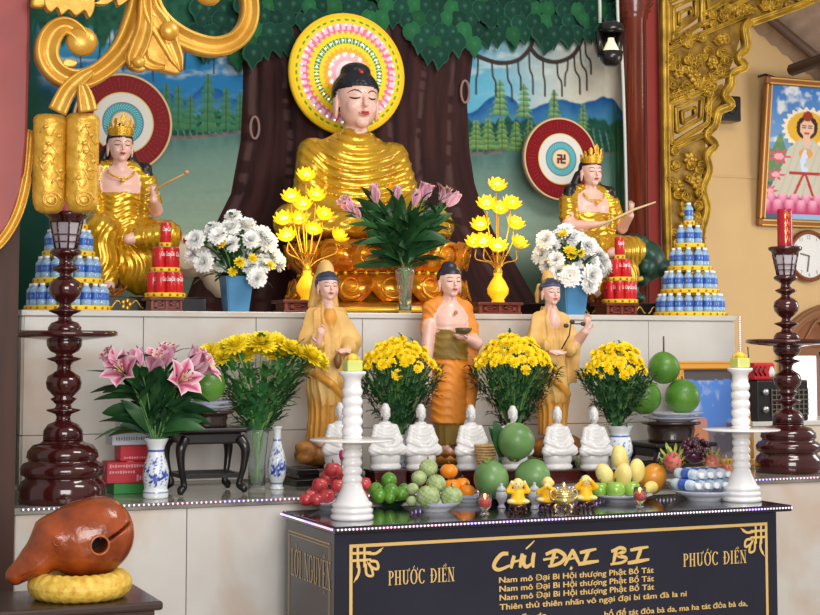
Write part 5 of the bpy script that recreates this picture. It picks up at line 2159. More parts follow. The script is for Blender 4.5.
bouquet('bouquet', 'tall bunch of large lemon yellow chrysanthemums in the clear glass vase', (c.x, c.y, ZC + .03), (c, .05), hd, None, mat('fresh leaf', S(50, 104, 56), .5, col2=S(74, 134, 70), vscale=8), rg, .085, .034, 5, 1, extra=ext_y, low=.1, stem_mat=mat('pale stem', S(130, 170, 96), .5), stem_r=.0045)

# small blue vase tucked behind
blue_white_vase('porcelain_bottle', 'slim blue and white porcelain bottle behind the clear glass vase', 277, 7.34, 5.7e-3, [(0, 0), (5.5, 0), (6, 1), (5, 4), (7.5, 12), (8, 22), (6, 32), (3.5, 42), (3.5, 50), (4.5, 53), (3.5, 53), (2.5, 46), (0, 44)], 8)

def mum_dome(px, y, label, half_, ytop, yedge, n, vz, leaf_seed, vlabel=None):
    """bunch of small yellow blooms in a rounded dome with dark foliage tapering to the vase"""
    half = half_ * 1.07
    n = int(n * 1.4)
    k = mpp(px, y, 400)
    c = Vector((X(px, y, 420), y, vz))
    hd = []
    rr_ = random.Random(leaf_seed)
    for i in range(n):
        # even spread over a dome seen from the front and the sides
        u = (i + .5) / n
        r = u ** .5
        a = i * 2.39996
        dx, dy = r * cos(a), r * sin(a)
        top = Z(px, ytop, y)
        edge = Z(px, yedge, y)
        p = Vector((c.x + dx * (half - 6) * k / cos(YAW) * .97, y + dy * (half - 6) * k * .55, edge + (top - edge) * (1 - r ** 2.2)))
        p += Vector((rr_.uniform(-1, 1) * .012, rr_.uniform(-1, 1) * .012, rr_.uniform(-1, 1) * .02))
        d = Vector((dx, dy * .9, 1.0 - .5 * r)) + TOCAM * .55
        hd.append((p, 5.6 * k * rr_.uniform(.8, 1.15), mum_s, d))
    Hh = Z(px, yedge, y) - vz
    def ext(lv, o0):
        for q in range(430):
            a = rr_.uniform(0, 2 * PI)
            f = rr_.uniform(.0, 1) ** .8
            R_ = (.03 + (half * k * .92) * f ** .9)
            bs = Vector((R_ * cos(a), R_ * .5 * sin(a), Hh * (f * .95) + rr_.uniform(-.03, .03)))
            dd = Vector((cos(a) * .6, sin(a) * .6, rr_.uniform(-.2, 1.3))).normalized()
            leaf_blade(lv, bs, bs + dd * rr_.uniform(.035, .075), .022, .15, 0, 5, lobes=1)
    bouquet('bouquet', label, (c.x, c.y, vz - .14), (c, .035), hd, None, M['leaf_d'], rr_, .05, .018, 2, 1, extra=ext, stem_r=.003, low=.2)


VP = [(0, 0), (9, 0), (10, 1), (8, 5), (9, 14), (11.5, 24), (10, 33), (9, 38), (12, 44), (12.3, 45), (11, 44), (8, 38), (7, 30), (0, 28)]
for px, y, lab, labv, half, yt, ye, n, sd in (
    (399, 7.31, 'bunch of small yellow chrysanthemums between the left and central standing statues', 'blue and white porcelain vase between the left and central standing statues', 42, 341, 372, 62, 41),
    (514, 7.31, 'bunch of small yellow chrysanthemums between the central and right standing statues', 'blue and white porcelain vase between the central and right standing statues', 44, 338, 368, 66, 42),
    (617, 7.31, 'bunch of small yellow chrysanthemums beside the pomelo stand', 'blue and white porcelain vase beside the pomelo stand', 36, 346, 374, 52, 43)):
    k = mpp(px, y, 440)
    _, vh = blue_white_vase('porcelain_vase', labv, px + (3 if px > 600 else 0), y, k * 1.12, VP, sd)
    mum_dome(px, y, lab, half, yt, ye, n, ZC + vh, sd)

# ---- black stools with plates and pomelos ------------------------------
def stool(px, y, label, w_, h, dpt):
    t = thing('offering_stool', label, 'stool', (X(px, y, 460), y, ZC))
    MB().box((0, 0, h - .012), (w_, dpt, .024), bev=.008).box((0, 0, h - .05), (w_ * .86, dpt * .86, .055), bev=.01).build('seat_board', M['black'], t)
    for sx in (-1, 1):
        for sy in (-1, 1):
            g = MB()
            q = smooth_path([(.40 * w_, .40 * dpt, h - .05), (.47 * w_, .47 * dpt, h - .10), (.45 * w_, .45 * dpt, h * .4), (.40 * w_, .40 * dpt, h * .15), (.45 * w_, .45 * dpt, .03), (.47 * w_, .47 * dpt, .008)], 5)
            g.tube([(sx * a, sy * b_, c_) for a, b_, c_ in q], interp_list([.028, .026, .018, .014, .018, .02, .012], len(q)), 8)
            g.build('leg', M['black'], t)
    for s in (-1, 1):
        MB().box((0, s * .41 * dpt, h * .28), (w_ * .82, .016, .02)).build('stretcher', M['black'], t)
        MB().box((s * .41 * w_, 0, h * .28), (.016, dpt * .82, .02)).build('stretcher', M['black'], t)
    return t


def bowl_stand(x, y, z, label, r, h):
    t = thing('pedestal_dish', label, 'pedestal', (x, y, z))
    MB().lathe([(r * .80, 0), (r * .84, .006), (r * .80, .02), (r * .86, h * .6), (r * .84, h - .02), (r * 1.05, h - .014), (r * 1.08, h - .006), (r * 1.05, h), (0, h)], 40).build('pedestal_body', mat('dark brown bowl', S(50, 34, 30), .25, coat=.4), t)
    return t


M['plate'] = mat('white china', S(222, 224, 234), .15, coat=.5)
def plate(name, label, x, y, z, r, h, m=None, group=None, cat='plate', foot=.55):
    t = thing(name, label, cat, (x, y, z), 0, group)
    MB().lathe([(r * foot, 0), (r * foot * 1.02, h * .2), (r * .8, h * .55), (r, h * .96), (r * 1.0, h), (r * .96, h), (r * .76, h * .68), (r * foot * .9, h * .36), (0, h * .34)], 48).build('plate_body', m or M['plate'], t)
    MB().tube([(r * .985 * cos(a), r * .985 * sin(a), h) for a in np.linspace(0, 2 * PI, 49)[:-1]], .0025, 5, closed=True).build('plate_rim', mat('plate rim', S(150, 156, 190), .2) if m is None else m, t)
    return t


M['pomelo'] = mat('pomelo skin', S(70, 122, 36), .35, coat=.15, bump=.25, bscale=120, col2=S(98, 146, 52), vscale=5)
def pomelo(label, p, r, stem=False, tip=.05):
    t = thing('pomelo', label, 'pomelo', tuple(p), random.uniform(0, 6))
    MB().ell((0, 0, 0), (r, r, r), 0, 28, 18, fn=lambda q: 1 + tip * max(0, q[2]) ** 5 - .03 * max(0, -q[2]) ** 4 + .01 * sin(q[0] * 5)).build('skin', M['pomelo'], t)
    s = MB().tube([(0, 0, r * (1 + tip) - .004), (.002, .002, r * (1 + tip) + (.085 if stem else .014))], .005, 6)
    s.build('stem', mat('woody stem', S(90, 82, 50), .7), t)
    return t


ys = 7.30
sx_ = X(205, ys, 460)
stool(205, ys, 'black carved wooden stool with curved legs on the left of the counter', .335, .315, .30)
bowl_stand(sx_, ys, ZC + .3155, 'round dark pedestal dish on the black stool', .125, .075)
plate('fruit_plate', 'white china plate on the pedestal dish over the black stool', sx_, ys, ZC + .391, .128, .022)
plate('fruit_plate', 'upper white china plate directly under the single green pomelo', sx_, ys, ZC + .4135, .124, .022)
pomelo('single green pomelo on white plates above the black stool', (sx_, ys, ZC + .4215 + .092), .094)

ys2 = 7.46
px_ = 671
k2 = mpp(px_, ys2, 440)
sx2 = X(px_, ys2, 440)
stool(px_, ys2, 'black carved wooden stool under the three pomelos on the right', .40, .17, .33)
bowl_stand(sx2, ys2, ZC + .1705, 'round dark pedestal dish under the three pomelos', .155, .11)
zt = ZC + .281
plate('fruit_plate', 'lower white china plate under the three pomelos', sx2 + .02, ys2, zt, .172, .024)
plate('fruit_plate', 'upper white china plate holding the three pomelos', sx2 + .02, ys2, zt + .0245, .170, .026)
zt += .0245 + .012
R3 = .098
pomelo('green pomelo at the left of the plate of three', (X(644, ys2, 396), ys2 - .0, zt + R3), R3 * .97)
pomelo('green pomelo at the right of the plate of three', (X(680.5, ys2, 396), ys2 - .02, zt + R3), R3)
pomelo('green pomelo with a woody stem stacked on top of two others', (X(664, ys2 + .02, 374), ys2 + .02, zt + R3 * 2.64), .09, True)

# ---- cartons in the left corner ----------------------------------------
def carton(label, px, y, z, w_, d_, h, m, rz, inkm, lines, name='carton'):
    t = thing(name, label, 'box', (X(px, y, 470), y, z), rz)
    MB().box((0, 0, h / 2), (w_, d_, h), bev=.003).build('box_body', m, t)
    g = MB()
    rk = random.Random(int(px))
    for (u0, v0, u1, v1) in lines:
        n = max(1, int((u1 - u0) * w_ / .012))
        for i in range(n):
            cx_ = -w_ / 2 + w_ * (u0 + (u1 - u0) * (i + .5) / n)
            g.box((cx_, -d_ / 2 - .0008, h * (v0 + v1) / 2), ((u1 - u0) * w_ / n * .62, .0012, h * (v1 - v0) * rk.uniform(.5, 1)))
    if lines:
        tag(g.build('print', inkm, t), kind='stuff')
    MB().box((0, 0, h + .0006), (.03, d_ * .98, .001)).build('tape', mat('clear tape', S(220, 214, 200), .3), t)
    return t
rc = mat('red carton', S(200, 34, 52), .5)
pk = mat('pale pink print', S(236, 170, 176), .6)
carton('flat green carton under the red boxes in the left corner', 133, 7.46, ZC, .22, .16, .05, mat('green carton', S(44, 140, 60), .5), .0, pk, [])
carton('larger red carton with pale print beside the porcelain vase', 128, 7.44, ZC + .0515, .225, .15, .10, rc, -.06, pk, [(.05, .72, .95, .9), (.05, .45, .6, .6), (.62, .08, .85, .4)])
carton('smaller red carton stacked on the larger red one', 134, 7.46, ZC + .153, .165, .13, .075, rc, .0, pk, [(.1, .15, .9, .28)])
carton('white carton with grey print on top of the red boxes', 129, 7.45, ZC + .2297, .20, .13, .068, mat('white carton', S(208, 212, 222), .5), .03, mat('grey print', S(130, 136, 150), .6), [(.08, .3, .92, .6)])
carton('small white carton topmost in the stack of boxes at the left', 131, 7.47, ZC + .299, .14, .1, .06, mat('white carton', S(208, 212, 222), .5), -.05, mat('grey print', S(130, 136, 150), .6), [(.1, .2, .7, .3)])

# ---- right corner: leaning framed picture, radio, speaker --------------
def framed(name, label, p0, ex, ez, w_, h, fw, fd, m, colour, rows, cols, fm2=None):
    """picture standing at p0 (lower-left-back), with unit vectors ex along the width and ez up the frame"""
    ex, ez = Vector(ex).normalized(), Vector(ez).normalized()
    n = ex.cross(ez).normalized()        # towards the viewer when ex is right and ez up is -Y side
    t = thing(name, label, 'picture', tuple(p0))
    R_ = Matrix((ex, -n, ez)).transposed().to_4x4()
    t.rotation_euler = R_.to_euler()
    for nm, c_, d_ in (('frame_bottom', (w_ / 2, 0, fw / 2), (w_, fd, fw)), ('frame_top', (w_ / 2, 0, h - fw / 2), (w_, fd, fw)), ('frame_side', (fw / 2, 0, h / 2), (fw, fd, h - 2 * fw)), ('frame_side', (w_ - fw / 2, 0, h / 2), (fw, fd, h - 2 * fw))):
        g = MB().box(c_, d_, bev=fw * .2)
        if nm.startswith('frame_side'):
            g.box((c_[0] + (fw * .3 if c_[0] < w_ / 2 else -fw * .3), -fd * .5, c_[2]), (fw * .16, fd * .3, d_[2]), 1)
            g.box((c_[0] - (fw * .3 if c_[0] < w_ / 2 else -fw * .3), -fd * .5, c_[2]), (fw * .16, fd * .3, d_[2]), 1)
        else:
            for q in (-.3, .3):
                g.box((c_[0], -fd * .5, c_[2] + q * fw), (d_[0] - fw, fd * .3, fw * .16), 1)
        g.build(nm, [m, fm2 or m], t)
    MB().box((w_ / 2, fd * .3, h / 2), (w_ - fw, fd * .2, h - fw)).build('backing', M['darkwood'], t)
    def pos(a, b_):
        return [fw * .95 + (w_ - fw * 1.9) * a, np.full_like(a, fd * .15), h - fw * .95 - (h - fw * 1.9) * b_]
    aa, bb = np.meshgrid(np.linspace(0, 1, cols), np.linspace(0, 1, rows))
    painted('picture_sheet', rows, cols, pos, colour(aa, bb), M['vgloss'], t)
    return t


def sky_pic(a, b_):
    C = np.zeros(a.shape + (3,)) + np.array(S(86, 130, 206))
    n = fbm(a * 5, b_ * 5, 3)
    ringmix(C, np.clip((n - .55) * 5, 0, .8), S(190, 200, 220))
    ringmix(C, (b_ < .10 + .03 * n) * 1., S(92, 84, 84))
    ringmix(C, np.clip((b_ - .58 + .15 * (n - .5)) * 14, 0, 1), S(116, 108, 118))
    ringmix(C, ((b_ > .6) & (n > .52)) * .8, S(80, 76, 88))
    ringmix(C, ((a > .1) & (a < .36) & (b_ > .55) & (b_ < .95)) * .85, S(206, 132, 92))
    ringmix(C, ((a > .05) & (a < .2) & (b_ > .4) & (b_ < .6)) * .7, S(200, 206, 214))
    return C
pl_ = on_y(682, 480, 7.62)
pr_ = on_y(755, 480, 7.62)
framed('leaning_picture', 'gold framed picture of a blue sky leaning behind the right white pillar', (on_y(684, 480, 7.56).x, 7.56, ZC + .004), (1, 0, 0), (0, .14, 1), pr_.x - pl_.x - .02, (480 - 373) * 5.75e-3, .05, .03, mat('orange gilt frame', S(228, 164, 74), .4, metal=.2), sky_pic, 70, 60)

yr = 8.25
x0, x1 = X(751, yr, 440), X(900, yr, 440)
ledge_z = Z(775, 421, yr)
t = thing('side_cabinet', 'pale tiled side cabinet behind the right candle stand', 'cabinet', ((x0 + x1) / 2, yr + .22, 0))
MB().box((0, 0, ledge_z / 2), (x1 - x0, .5, ledge_z - .03)).build('cabinet_body', mat('pale cabinet', S(210, 196, 176), .4, var=.05, vscale=4), t)
MB().box((0, 0, ledge_z - .015), (x1 - x0 + .03, .52, .03), bev=.004).build('cabinet_top', M['marble'], t)
k = mpp(780, yr, 400)
t = thing('amplifier', 'black amplifier with a wire mesh front under the red radio', 'amplifier', (X(782, yr, 400), yr + .1, ledge_z))
MB().box((0, 0, .13), (62 * k, .22, .26), bev=.01).build('case', M['black'], t)
gm = MB()
for i in range(9):
    gm.box((-.09 + i * .035, -.116, .12), (.006, .006, .17))
for i in range(6):
    gm.box((.05, -.117, .045 + i * .03), (.29, .006, .006))
gm.build('wire_grille', mat('grey wire', S(120, 112, 100), .4, metal=.5), t)
for s in (-1, 1):
    MB().lathe([(.022, 0), (.02, .018), (0, .018)], 14, M=T(-.14, -.11, .13 + s * .055) @ RX(PI / 2)).build('knob', M['silver'], t)
hb = MB().tube([(29 * k, -.06, .05), (33 * k, -.06, .06), (33 * k, -.06, .2), (29 * k, -.06, .21)], .009, 6)
hb.build('handle', M['black'], t)
t = thing('red_radio', 'small red radio with an aerial on the black amplifier', 'radio', (X(765, yr, 400), yr + .05, ledge_z + .2605))
MB().box((0, 0, .055), (25 * k, .11, .11), bev=.012).build('radio_body', M['red'], t)
g = MB()
for i in range(3):
    g.tube([(-.065 + i * .035, -.058, .085), (-.085 + i * .035, -.058, .055), (-.065 + i * .035, -.058, .028)], .006, 5)
g.build('radio_marks', M['black'], t)
g = MB().lathe([(0, 0), (.02, .0), (.024, .03), (.012, .06), (.008, .065), (0, .065)], 12, M=T(.05, -.058, .02) @ SCL(1, .12, 1), caps=False)
g.build('white_emblem', M['white'], t)
MB().tube([(-.06, .03, .1), (-.068, .03, .21)], .004, 5).build('aerial', M['black'], t)
# ================================================================== front offering table
YT = 6.108
xt0, xt1 = 2.275, X(792, YT, 505)
yb = 6.80
tb0, tb1 = xt0 + .008, X(777, YT + .03, 560)
YF = YT + .028                     # front face of the cabinet
tab = thing('offering_table', 'polished black offering table with gold lettering in front of the altar', 'table', (0, 0, 0))
M['granite'] = mat('polished black panel', S(34, 36, 51), .06, spec=.5, coat=.15, var=.12, vscale=4)
M['goldink'] = mat('gold lettering', S(224, 188, 118), .4, metal=.15)
MB().box(((tb0 + tb1) / 2, (YF + yb - .03) / 2, (ZT - .03) / 2), (tb1 - tb0, yb - .03 - YF, ZT - .03), bev=.004).build('cabinet_body', M['granite'], tab)
MB().box(((xt0 + xt1) / 2, (YT + yb) / 2, ZT - .015), (xt1 - xt0, yb - YT, .03), bev=.005).build('table_top', mat('table top', S(28, 28, 36), .1, coat=.5), tab)


def fp(px, py):
    p = on_y(px, py, YF - .002)
    return p.x, p.z


_fy = [0]
def flat_poly(g, pts, w, y=None, taper=None, mi=0):
    """stroke of varying width lying on the cabinet front, pts in (x, z)"""
    n = len(pts)
    y = YF - .0022 if y is None else y
    _fy[0] += 1
    y -= (_fy[0] % 40) * 4e-5
    v = []
    for i, (x, z) in enumerate(pts):
        a, b_ = pts[max(0, i - 1)], pts[min(n - 1, i + 1)]
        d = Vector((b_[0] - a[0], b_[1] - a[1]))
        d = d.normalized() if d.length > 1e-9 else Vector((1, 0))
        ww = (w if not isinstance(w, list) else w[i]) / 2
        v += [(x - d.y * ww, y, z + d.x * ww), (x + d.y * ww, y, z - d.x * ww)]
    f = [(2 * i, 2 * i + 1, 2 * i + 3, 2 * i + 2) for i in range(n - 1)]
    g.add(v, f, mi, None, False)


# gold border and corner ornaments
g = MB()
x0, z0 = fp(351, 545.5)
x1, z1 = fp(766, 524.5)
zf = (z0 + z1) / 2
flat_poly(g, [(x0, zf), (x1, zf)], .014)
flat_poly(g, [(x0, zf + .007), (x0, .12)], .014)
flat_poly(g, [(x1, zf + .007), (x1, .12)], .014)
flat_poly(g, [(x0, .12), (x1, .12)], .014)
g.build('gold_border', M['goldink'], tab)
for s, xc in ((1, x0), (-1, x1)):
    g = MB()
    def q(u, w):
        return (xc + s * u, zf - w)
    yy = YF - .0035
    for k in (.03, .06):
        flat_poly(g, [q(-.0, k), q(.09, k)], .011, yy)
        flat_poly(g, [q(k, -.0), q(k, .09)], .011, yy)
    flat_poly(g, smooth_path([q(.06, .03), q(.11, .035), q(.145, .012)], 5), [.012] * 9 + [.004, .003], yy)
    flat_poly(g, smooth_path([q(.03, .06), q(.035, .11), q(.012, .15)], 5), [.012] * 9 + [.004, .003], yy)
    flat_poly(g, smooth_path([q(.075, .065), q(.115, .07), q(.12, .10), q(.09, .09), q(.075, .065)], 4), .012, yy)
    flat_poly(g, smooth_path([q(.065, .075), q(.07, .12), q(.098, .125), q(.09, .09)], 4), .011, yy)
    g.build('corner_ornament', M['goldink'], tab)

# brush-written title
TITLE = [
    ([(68, 129), (52, 131), (37, 148), (34, 162), (46, 168), (72, 158)], 3.4), ([(82, 134), (78, 150), (75, 165)], 3.4), ([(76, 150), (98, 145)], 2.6), ([(102, 129), (99, 147), (96, 163)], 3.4),
    ([(108, 133), (105, 152), (112, 161), (126, 152)], 3.2), ([(130, 127), (127, 146), (128, 163)], 3.4), ([(110, 118), (120, 109), (131, 98)], 1.5),
    ([(180, 124), (175, 142), (170, 160)], 3.4), ([(158, 131), (184, 122), (204, 134), (198, 148), (180, 157), (164, 160)], 3.2), ([(152, 144), (188, 138)], 2.4),
    ([(224, 119), (214, 138), (203, 158)], 3.0), ([(222, 120), (230, 136), (240, 155)], 3.4), ([(208, 144), (236, 138)], 2.2), ([(217, 163), (222, 166)], 3.6),
    ([(240, 127), (258, 123), (280, 118)], 2.8), ([(262, 122), (256, 136), (250, 151)], 3.4), ([(236, 155), (258, 151), (286, 147)], 3.2),
    ([(328, 117), (325, 134), (321, 152)], 3.4), ([(316, 124), (338, 115), (349, 122), (332, 133), (352, 140), (343, 150), (314, 155)], 3.0),
    ([(362, 121), (382, 117), (406, 113)], 2.8), ([(388, 117), (383, 132), (377, 147)], 3.4), ([(356, 152), (380, 148), (408, 143)], 3.2)]
g = MB()
for i, (pts, w) in enumerate(TITLE):
    P = [fp(480 + a / 2.412, 500 + b_ / 2.412) for a, b_ in pts]
    P = smooth_path(P, 6) if len(P) > 2 else P
    n = len(P)
    wpx = w * mpp(540, YF, 560) * 1.12
    flat_poly(g, P, [wpx * (.6 + .55 * sin(PI * min(1, .2 + .75 * k / (n - 1)))) for k in range(n)], YF - .0022 - i * .00004)
g.build('title_lettering', M['goldink'], tab)

# verse lines in the plain bold face
def verse(txt, px0, py0, px1, cap_h, squeeze=None):
    dots, horns = [], []
    txt2 = txt.replace('\u1ee3', 'o')
    for i, ch_ in enumerate(txt):
        if ch_ == '\u1ee3':
            e0 = max(p[0] for p in text_data(txt2[:i], 1.0)[0])
            e1 = max(p[0] for p in text_data(txt2[:i + 1], 1.0)[0])
            dots.append(e0 + (e1 - e0) * .52)
            horns.append((e1, 0))
    v, f = text_data(txt2, 1.0, 0, 0.0)
    w_ = max(p[0] for p in v) - min(p[0] for p in v)
    xa, za = fp(px0, py0)
    xb, _ = fp(px1, py0)
    kx = (xb - xa) / w_
    g = MB()
    for q, (ox, oz) in enumerate(((0, 0), (.0011, .0003), (-.0011, -.0003), (0, .0008))):
        g.add([(xa + p[0] * kx + ox, YF - .0022 - q * 4e-5, za + p[1] * cap_h / .73 + oz) for p in v], f, 0, None, False)
    for x, _ in horns:
        hx_, hz_ = xa + (x - .03) * kx, za + .50 * cap_h / .73
        flat_poly(g, [(hx_ - .004, hz_), (hx_ + .0015, hz_ + .001), (hx_ + .002, hz_ + .006)], .0032)
    for x in dots:
        cx_, cz_ = xa + x * kx, za - .17 * cap_h / .73
        g.add([(cx_ + .0026 * cos(a), YF - .0024, cz_ + .0026 * sin(a)) for a in np.linspace(0, 2 * PI, 11)[:-1]], [tuple(range(10))], 0, None, False)
    return g
ch = .0255
for txt, px0, py0, px1 in (('Nam mô Đại Bi Hội thượng Phật Bồ Tát', 498.5, 583.5, 653), ('Nam mô Đại Bi Hội thượng Phật Bồ Tát', 498.5, 592.5, 653), ('Nam mô Đại Bi Hội thượng Phật Bồ Tát', 498.5, 601.3, 653.5), ('Thiên thủ thiên nhãn vô ngại đại bi tâm đà la ni', 499.5, 610.5, 686.5)):
    pass
LINES = [('Nam mô Đại Bi Hội thượng Phật Bồ Tát', 498.5, 583, 653), ('Nam mô Đại Bi Hội thượng Phật Bồ Tát', 498.8, 591.8, 653.3), ('Nam mô Đại Bi Hội thượng Phật Bồ Tát', 499, 600.6, 653.6), ('Thiên thủ thiên nhãn vô ngại đại bi tâm đà la ni', 499.5, 610, 686.5), ('ra đa da', 505, 621, 546), ('bồ đề tát đỏa bà da, ma ha tát đỏa bà da,', 604, 617, 747)]
for L in LINES:
    verse(*L, ch).build('verse_line', M['goldink'], tab)

# serif capitals
def arc(cx, cy, rx, ry, a0, a1, n=16):
    return [(cx + rx * cos(math.radians(a0 + (a1 - a0) * i / n)), cy + ry * sin(math.radians(a0 + (a1 - a0) * i / n))) for i in range(n + 1)]
TK, TN = .17, .06
def V(x, y0=0., y1=1., w=TK, ser=True):
    s = [([(x, y0), (x, y1)], w)]
    if ser:
        s += [([(x - .17, y0 + .025), (x + .17, y0 + .025)], .05), ([(x - .17, y1 - .025), (x + .17, y1 - .025)], .05)]
    return s
HOOK = lambda x, y: [([(x, y), (x + .08, y + .06), (x + .06, y + .17)], .07)]
SER = {
    'P': (.68, V(.2) + [(arc(.28, .74, .30, .235, 90, -90), 'c'), ([(.2, .975), (.3, .975)], TN), ([(.2, .505), (.3, .505)], TN)]),
    'H': (.86, V(.2) + V(.66) + [([(.2, .52), (.66, .52)], TN)]),
    'U': (.84, V(.2, .3, 1, TK, False) + [([(.03, .975), (.37, .975)], .05), ([(.50, .975), (.8, .975)], .05)] + [(arc(.43, .30, .235, .275, 180, 360), 'c'), ([(.665, .3), (.665, 1)], TN)]),
    'O': (.84, [(arc(.42, .5, .34, .49, 0, 360, 28), 'c')]),
    'C': (.76, [(arc(.42, .5, .34, .49, 40, 320, 24), 'c'), ([(.70, .80), (.70, .98)], .06)]),
    'D': (.84, V(.2) + [(arc(.26, .5, .46, .475, 90, -90, 20), 'c'), ([(.2, .975), (.27, .975)], TN), ([(.2, .025), (.27, .025)], TN)]),
    'Đ': (.84, V(.2) + [(arc(.26, .5, .46, .475, 90, -90, 20), 'c'), ([(.2, .975), (.27, .975)], TN), ([(.2, .025), (.27, .025)], TN), ([(.02, .52), (.42, .52)], .06)]),
    'I': (.40, V(.2)),
    'E': (.68, V(.2) + [([(.2, .97), (.6, .97)], TN), ([(.2, .03), (.62, .03)], TN), ([(.2, .52), (.48, .52)], TN), ([(.60, .8), (.60, 1)], .05), ([(.62, 0), (.62, .22)], .05), ([(.48, .42), (.48, .62)], .05)]),
    'N': (.86, V(.18, 0, 1, TN) + V(.70, 0, 1, TN) + [([(.16, .99), (.70, .02)], TK)]),
    'L': (.66, V(.2) + [([(.2, .03), (.6, .03)], TN), ([(.6, 0), (.6, .25)], .05)]),
    'G': (.84, [(arc(.42, .5, .34, .49, 40, 340, 24), 'c'), ([(.72, .1), (.72, .45)], .13), ([(.56, .45), (.84, .45)], .05)]),
    'Y': (.80, [([(.40, 0), (.40, .5)], TK), ([(.38, .48), (.12, .98)], TK * .8), ([(.40, .48), (.68, .98)], TN), ([(.0, .975), (.28, .975)], .05), ([(.55, .975), (.8, .975)], .05), ([(.24, .025), (.56, .025)], .05)]),
}
UH = [([(.76, .92), (.86, .98), (.84, 1.12)], .08)]
ACU = lambda x: [([(x - .05, 1.06), (x + .12, 1.26)], .08)]
GRV = lambda x: [([(x + .05, 1.06), (x - .12, 1.26)], .08)]
CIR = lambda x: [([(x - .16, 1.06), (x, 1.2), (x + .16, 1.06)], .06)]
DOT = lambda x: [([(x - .05, -.14), (x + .05, -.14)], .1)]
HK = lambda x: [([(x - .04, 1.26), (x + .06, 1.30), (x + .05, 1.2), (x, 1.14)], .06)]
SER['Ư'] = (.92, SER['U'][1] + UH)
SER['Ớ'] = (.92, SER['O'][1] + UH + ACU(.38))
SER['Ờ'] = (.92, SER['O'][1] + UH + GRV(.38))
SER['Ề'] = (.68, SER['E'][1] + CIR(.36) + [([(.62, 1.12), (.50, 1.30)], .07)])
SER['Ệ'] = (.68, SER['E'][1] + CIR(.36) + DOT(.36))
SER['Ổ'] = SER['O']
SER[' '] = (.5, [])


def serif(txt, place, w_total, h):
    """place(x, z) -> 3D point, w_total and h in metres"""
    adv = sum(SER[c][0] + .06 for c in txt)
    kx = w_total / adv
    g = MB()
    x = 0
    j = 0
    for c in txt:
        for pts, w in SER[c][1]:
            v = []
            n = len(pts)
            j += 1
            for i, (a, b_) in enumerate(pts):
                p, q = pts[max(0, i - 1)], pts[min(n - 1, i + 1)]
                if w == 'c' and pts[0] == pts[-1] and i in (0, n - 1):
                    p, q = pts[-2], pts[1]
                d = Vector((q[0] - p[0], q[1] - p[1])).normalized()
                ww = (TN + (TK - TN) * abs(d.y) ** 1.4 if w == 'c' else w) / 2
                for s in (1, -1):
                    v.append(place((x + a - d.y * ww * s) * kx, (b_ + d.x * ww * s * .8) * h, j * 1e-5))
            g.add(v, [(2 * i, 2 * i + 1, 2 * i + 3, 2 * i + 2) for i in range(n - 1)], 0, None, False)
        x += SER[c][0] + .06
    return g
for txt, a, b_, c_, h in (('PHƯỚC ĐIỀN', 388, 585.5, 455, .060), ('PHƯỚC ĐIỀN', 683, 567, 747, .060)):
    xa, za = fp(a, b_)
    xb, _ = fp(c_, b_)
    serif(txt, lambda x, z, e: (xa + x, YF - .0022 - e, za + z), xb - xa, h).build('name_lettering', M['goldink'], tab)
# left side: fine gold border and tall lettering
xs_ = tb0 - .002
def sp(px, py):
    p = on_x(px, py, xs_)
    return p.y, p.z
ya, za = sp(331, 603)
yb_, _ = sp(291, 590)
serif('LỜI NGUYỆN', lambda x, z, e: (xs_ - e, yb_ - x, z + .905 - (za * 0) - .225), yb_ - ya, .118).build('side_lettering', mat('dull gold ink', S(206, 176, 124), .45), tab)
g = MB()
def side_line(p0, p1, w=.005):
    (y0_, z0_), (y1_, z1_) = p0, p1
    if abs(y0_ - y1_) > abs(z0_ - z1_):
        v = [(xs_, y0_, z0_ - w), (xs_, y0_, z0_ + w), (xs_, y1_, z1_ + w), (xs_, y1_, z1_ - w)]
    else:
        v = [(xs_, y0_ - w, z0_), (xs_, y0_ + w, z0_), (xs_, y1_ + w, z1_), (xs_, y1_ - w, z1_)]
    g.add(v, [(0, 1, 2, 3)], 0, None, False)
for e_, w in ((0, .003), (.014, .002)):
    side_line((YF + .05 + e_, .872 - e_), (yb - .075 - e_, .872 - e_), w)
    side_line((YF + .05 + e_, .872 - e_), (YF + .05 + e_, .1 + e_), w)
    side_line((yb - .075 - e_, .872 - e_), (yb - .075 - e_, .1 + e_), w)
g.build('side_border', mat('dull gold ink', S(206, 176, 124), .45), tab)

# ---- strips of small coloured lamps ------------------------------------
LEDC = [mat('led pink', S(255, 190, 220), .3, emit=(1, .45, .62), estr=2.2), mat('led violet', S(200, 180, 255), .3, emit=(.5, .32, 1), estr=3.0), mat('led white', S(255, 250, 255), .3, emit=(.95, .82, 1), estr=1.3)]
def led_strip(label, p0, p1, seed, pitch=.017, n0=None):
    p0, p1 = Vector(p0), Vector(p1)
    t = thing('lamp_strip', label, 'light strip', tuple(p0))
    d = p1 - p0
    dn = d.normalized()
    off = Vector((0, -.003, 0)) if abs(dn.x) > .5 or abs(dn.z) > .5 else Vector((-.003, 0, 0))
    g = MB()
    n = int(d.length / pitch)
    rk = random.Random(seed)
    cur = 2
    MB().tube([off, d + off], .0045, 6).build('strip_cord', mat('clear strip', S(130, 124, 142), .3), t)
    for i in range(n):
        if rk.random() < .12:
            cur = rk.choice((0, 0, 1, 1, 2))
        g.ell(tuple(d * ((i + .5) / n) + off * 1.8),   .0046, cur, 6, 5)
    tag(g.build('lamp_beads', LEDC, t), kind='stuff')
led_strip('string of pink and violet lamps along the front edge of the black table', (xt0, YT - .0035, ZT - .012), (xt1, YT - .0035, ZT - .012), 3)
led_strip('string of white and violet lamps along the left edge of the black table', (xt0 - .0035, YT, ZT - .012), (xt0 - .0035, yb, ZT - .012), 4)
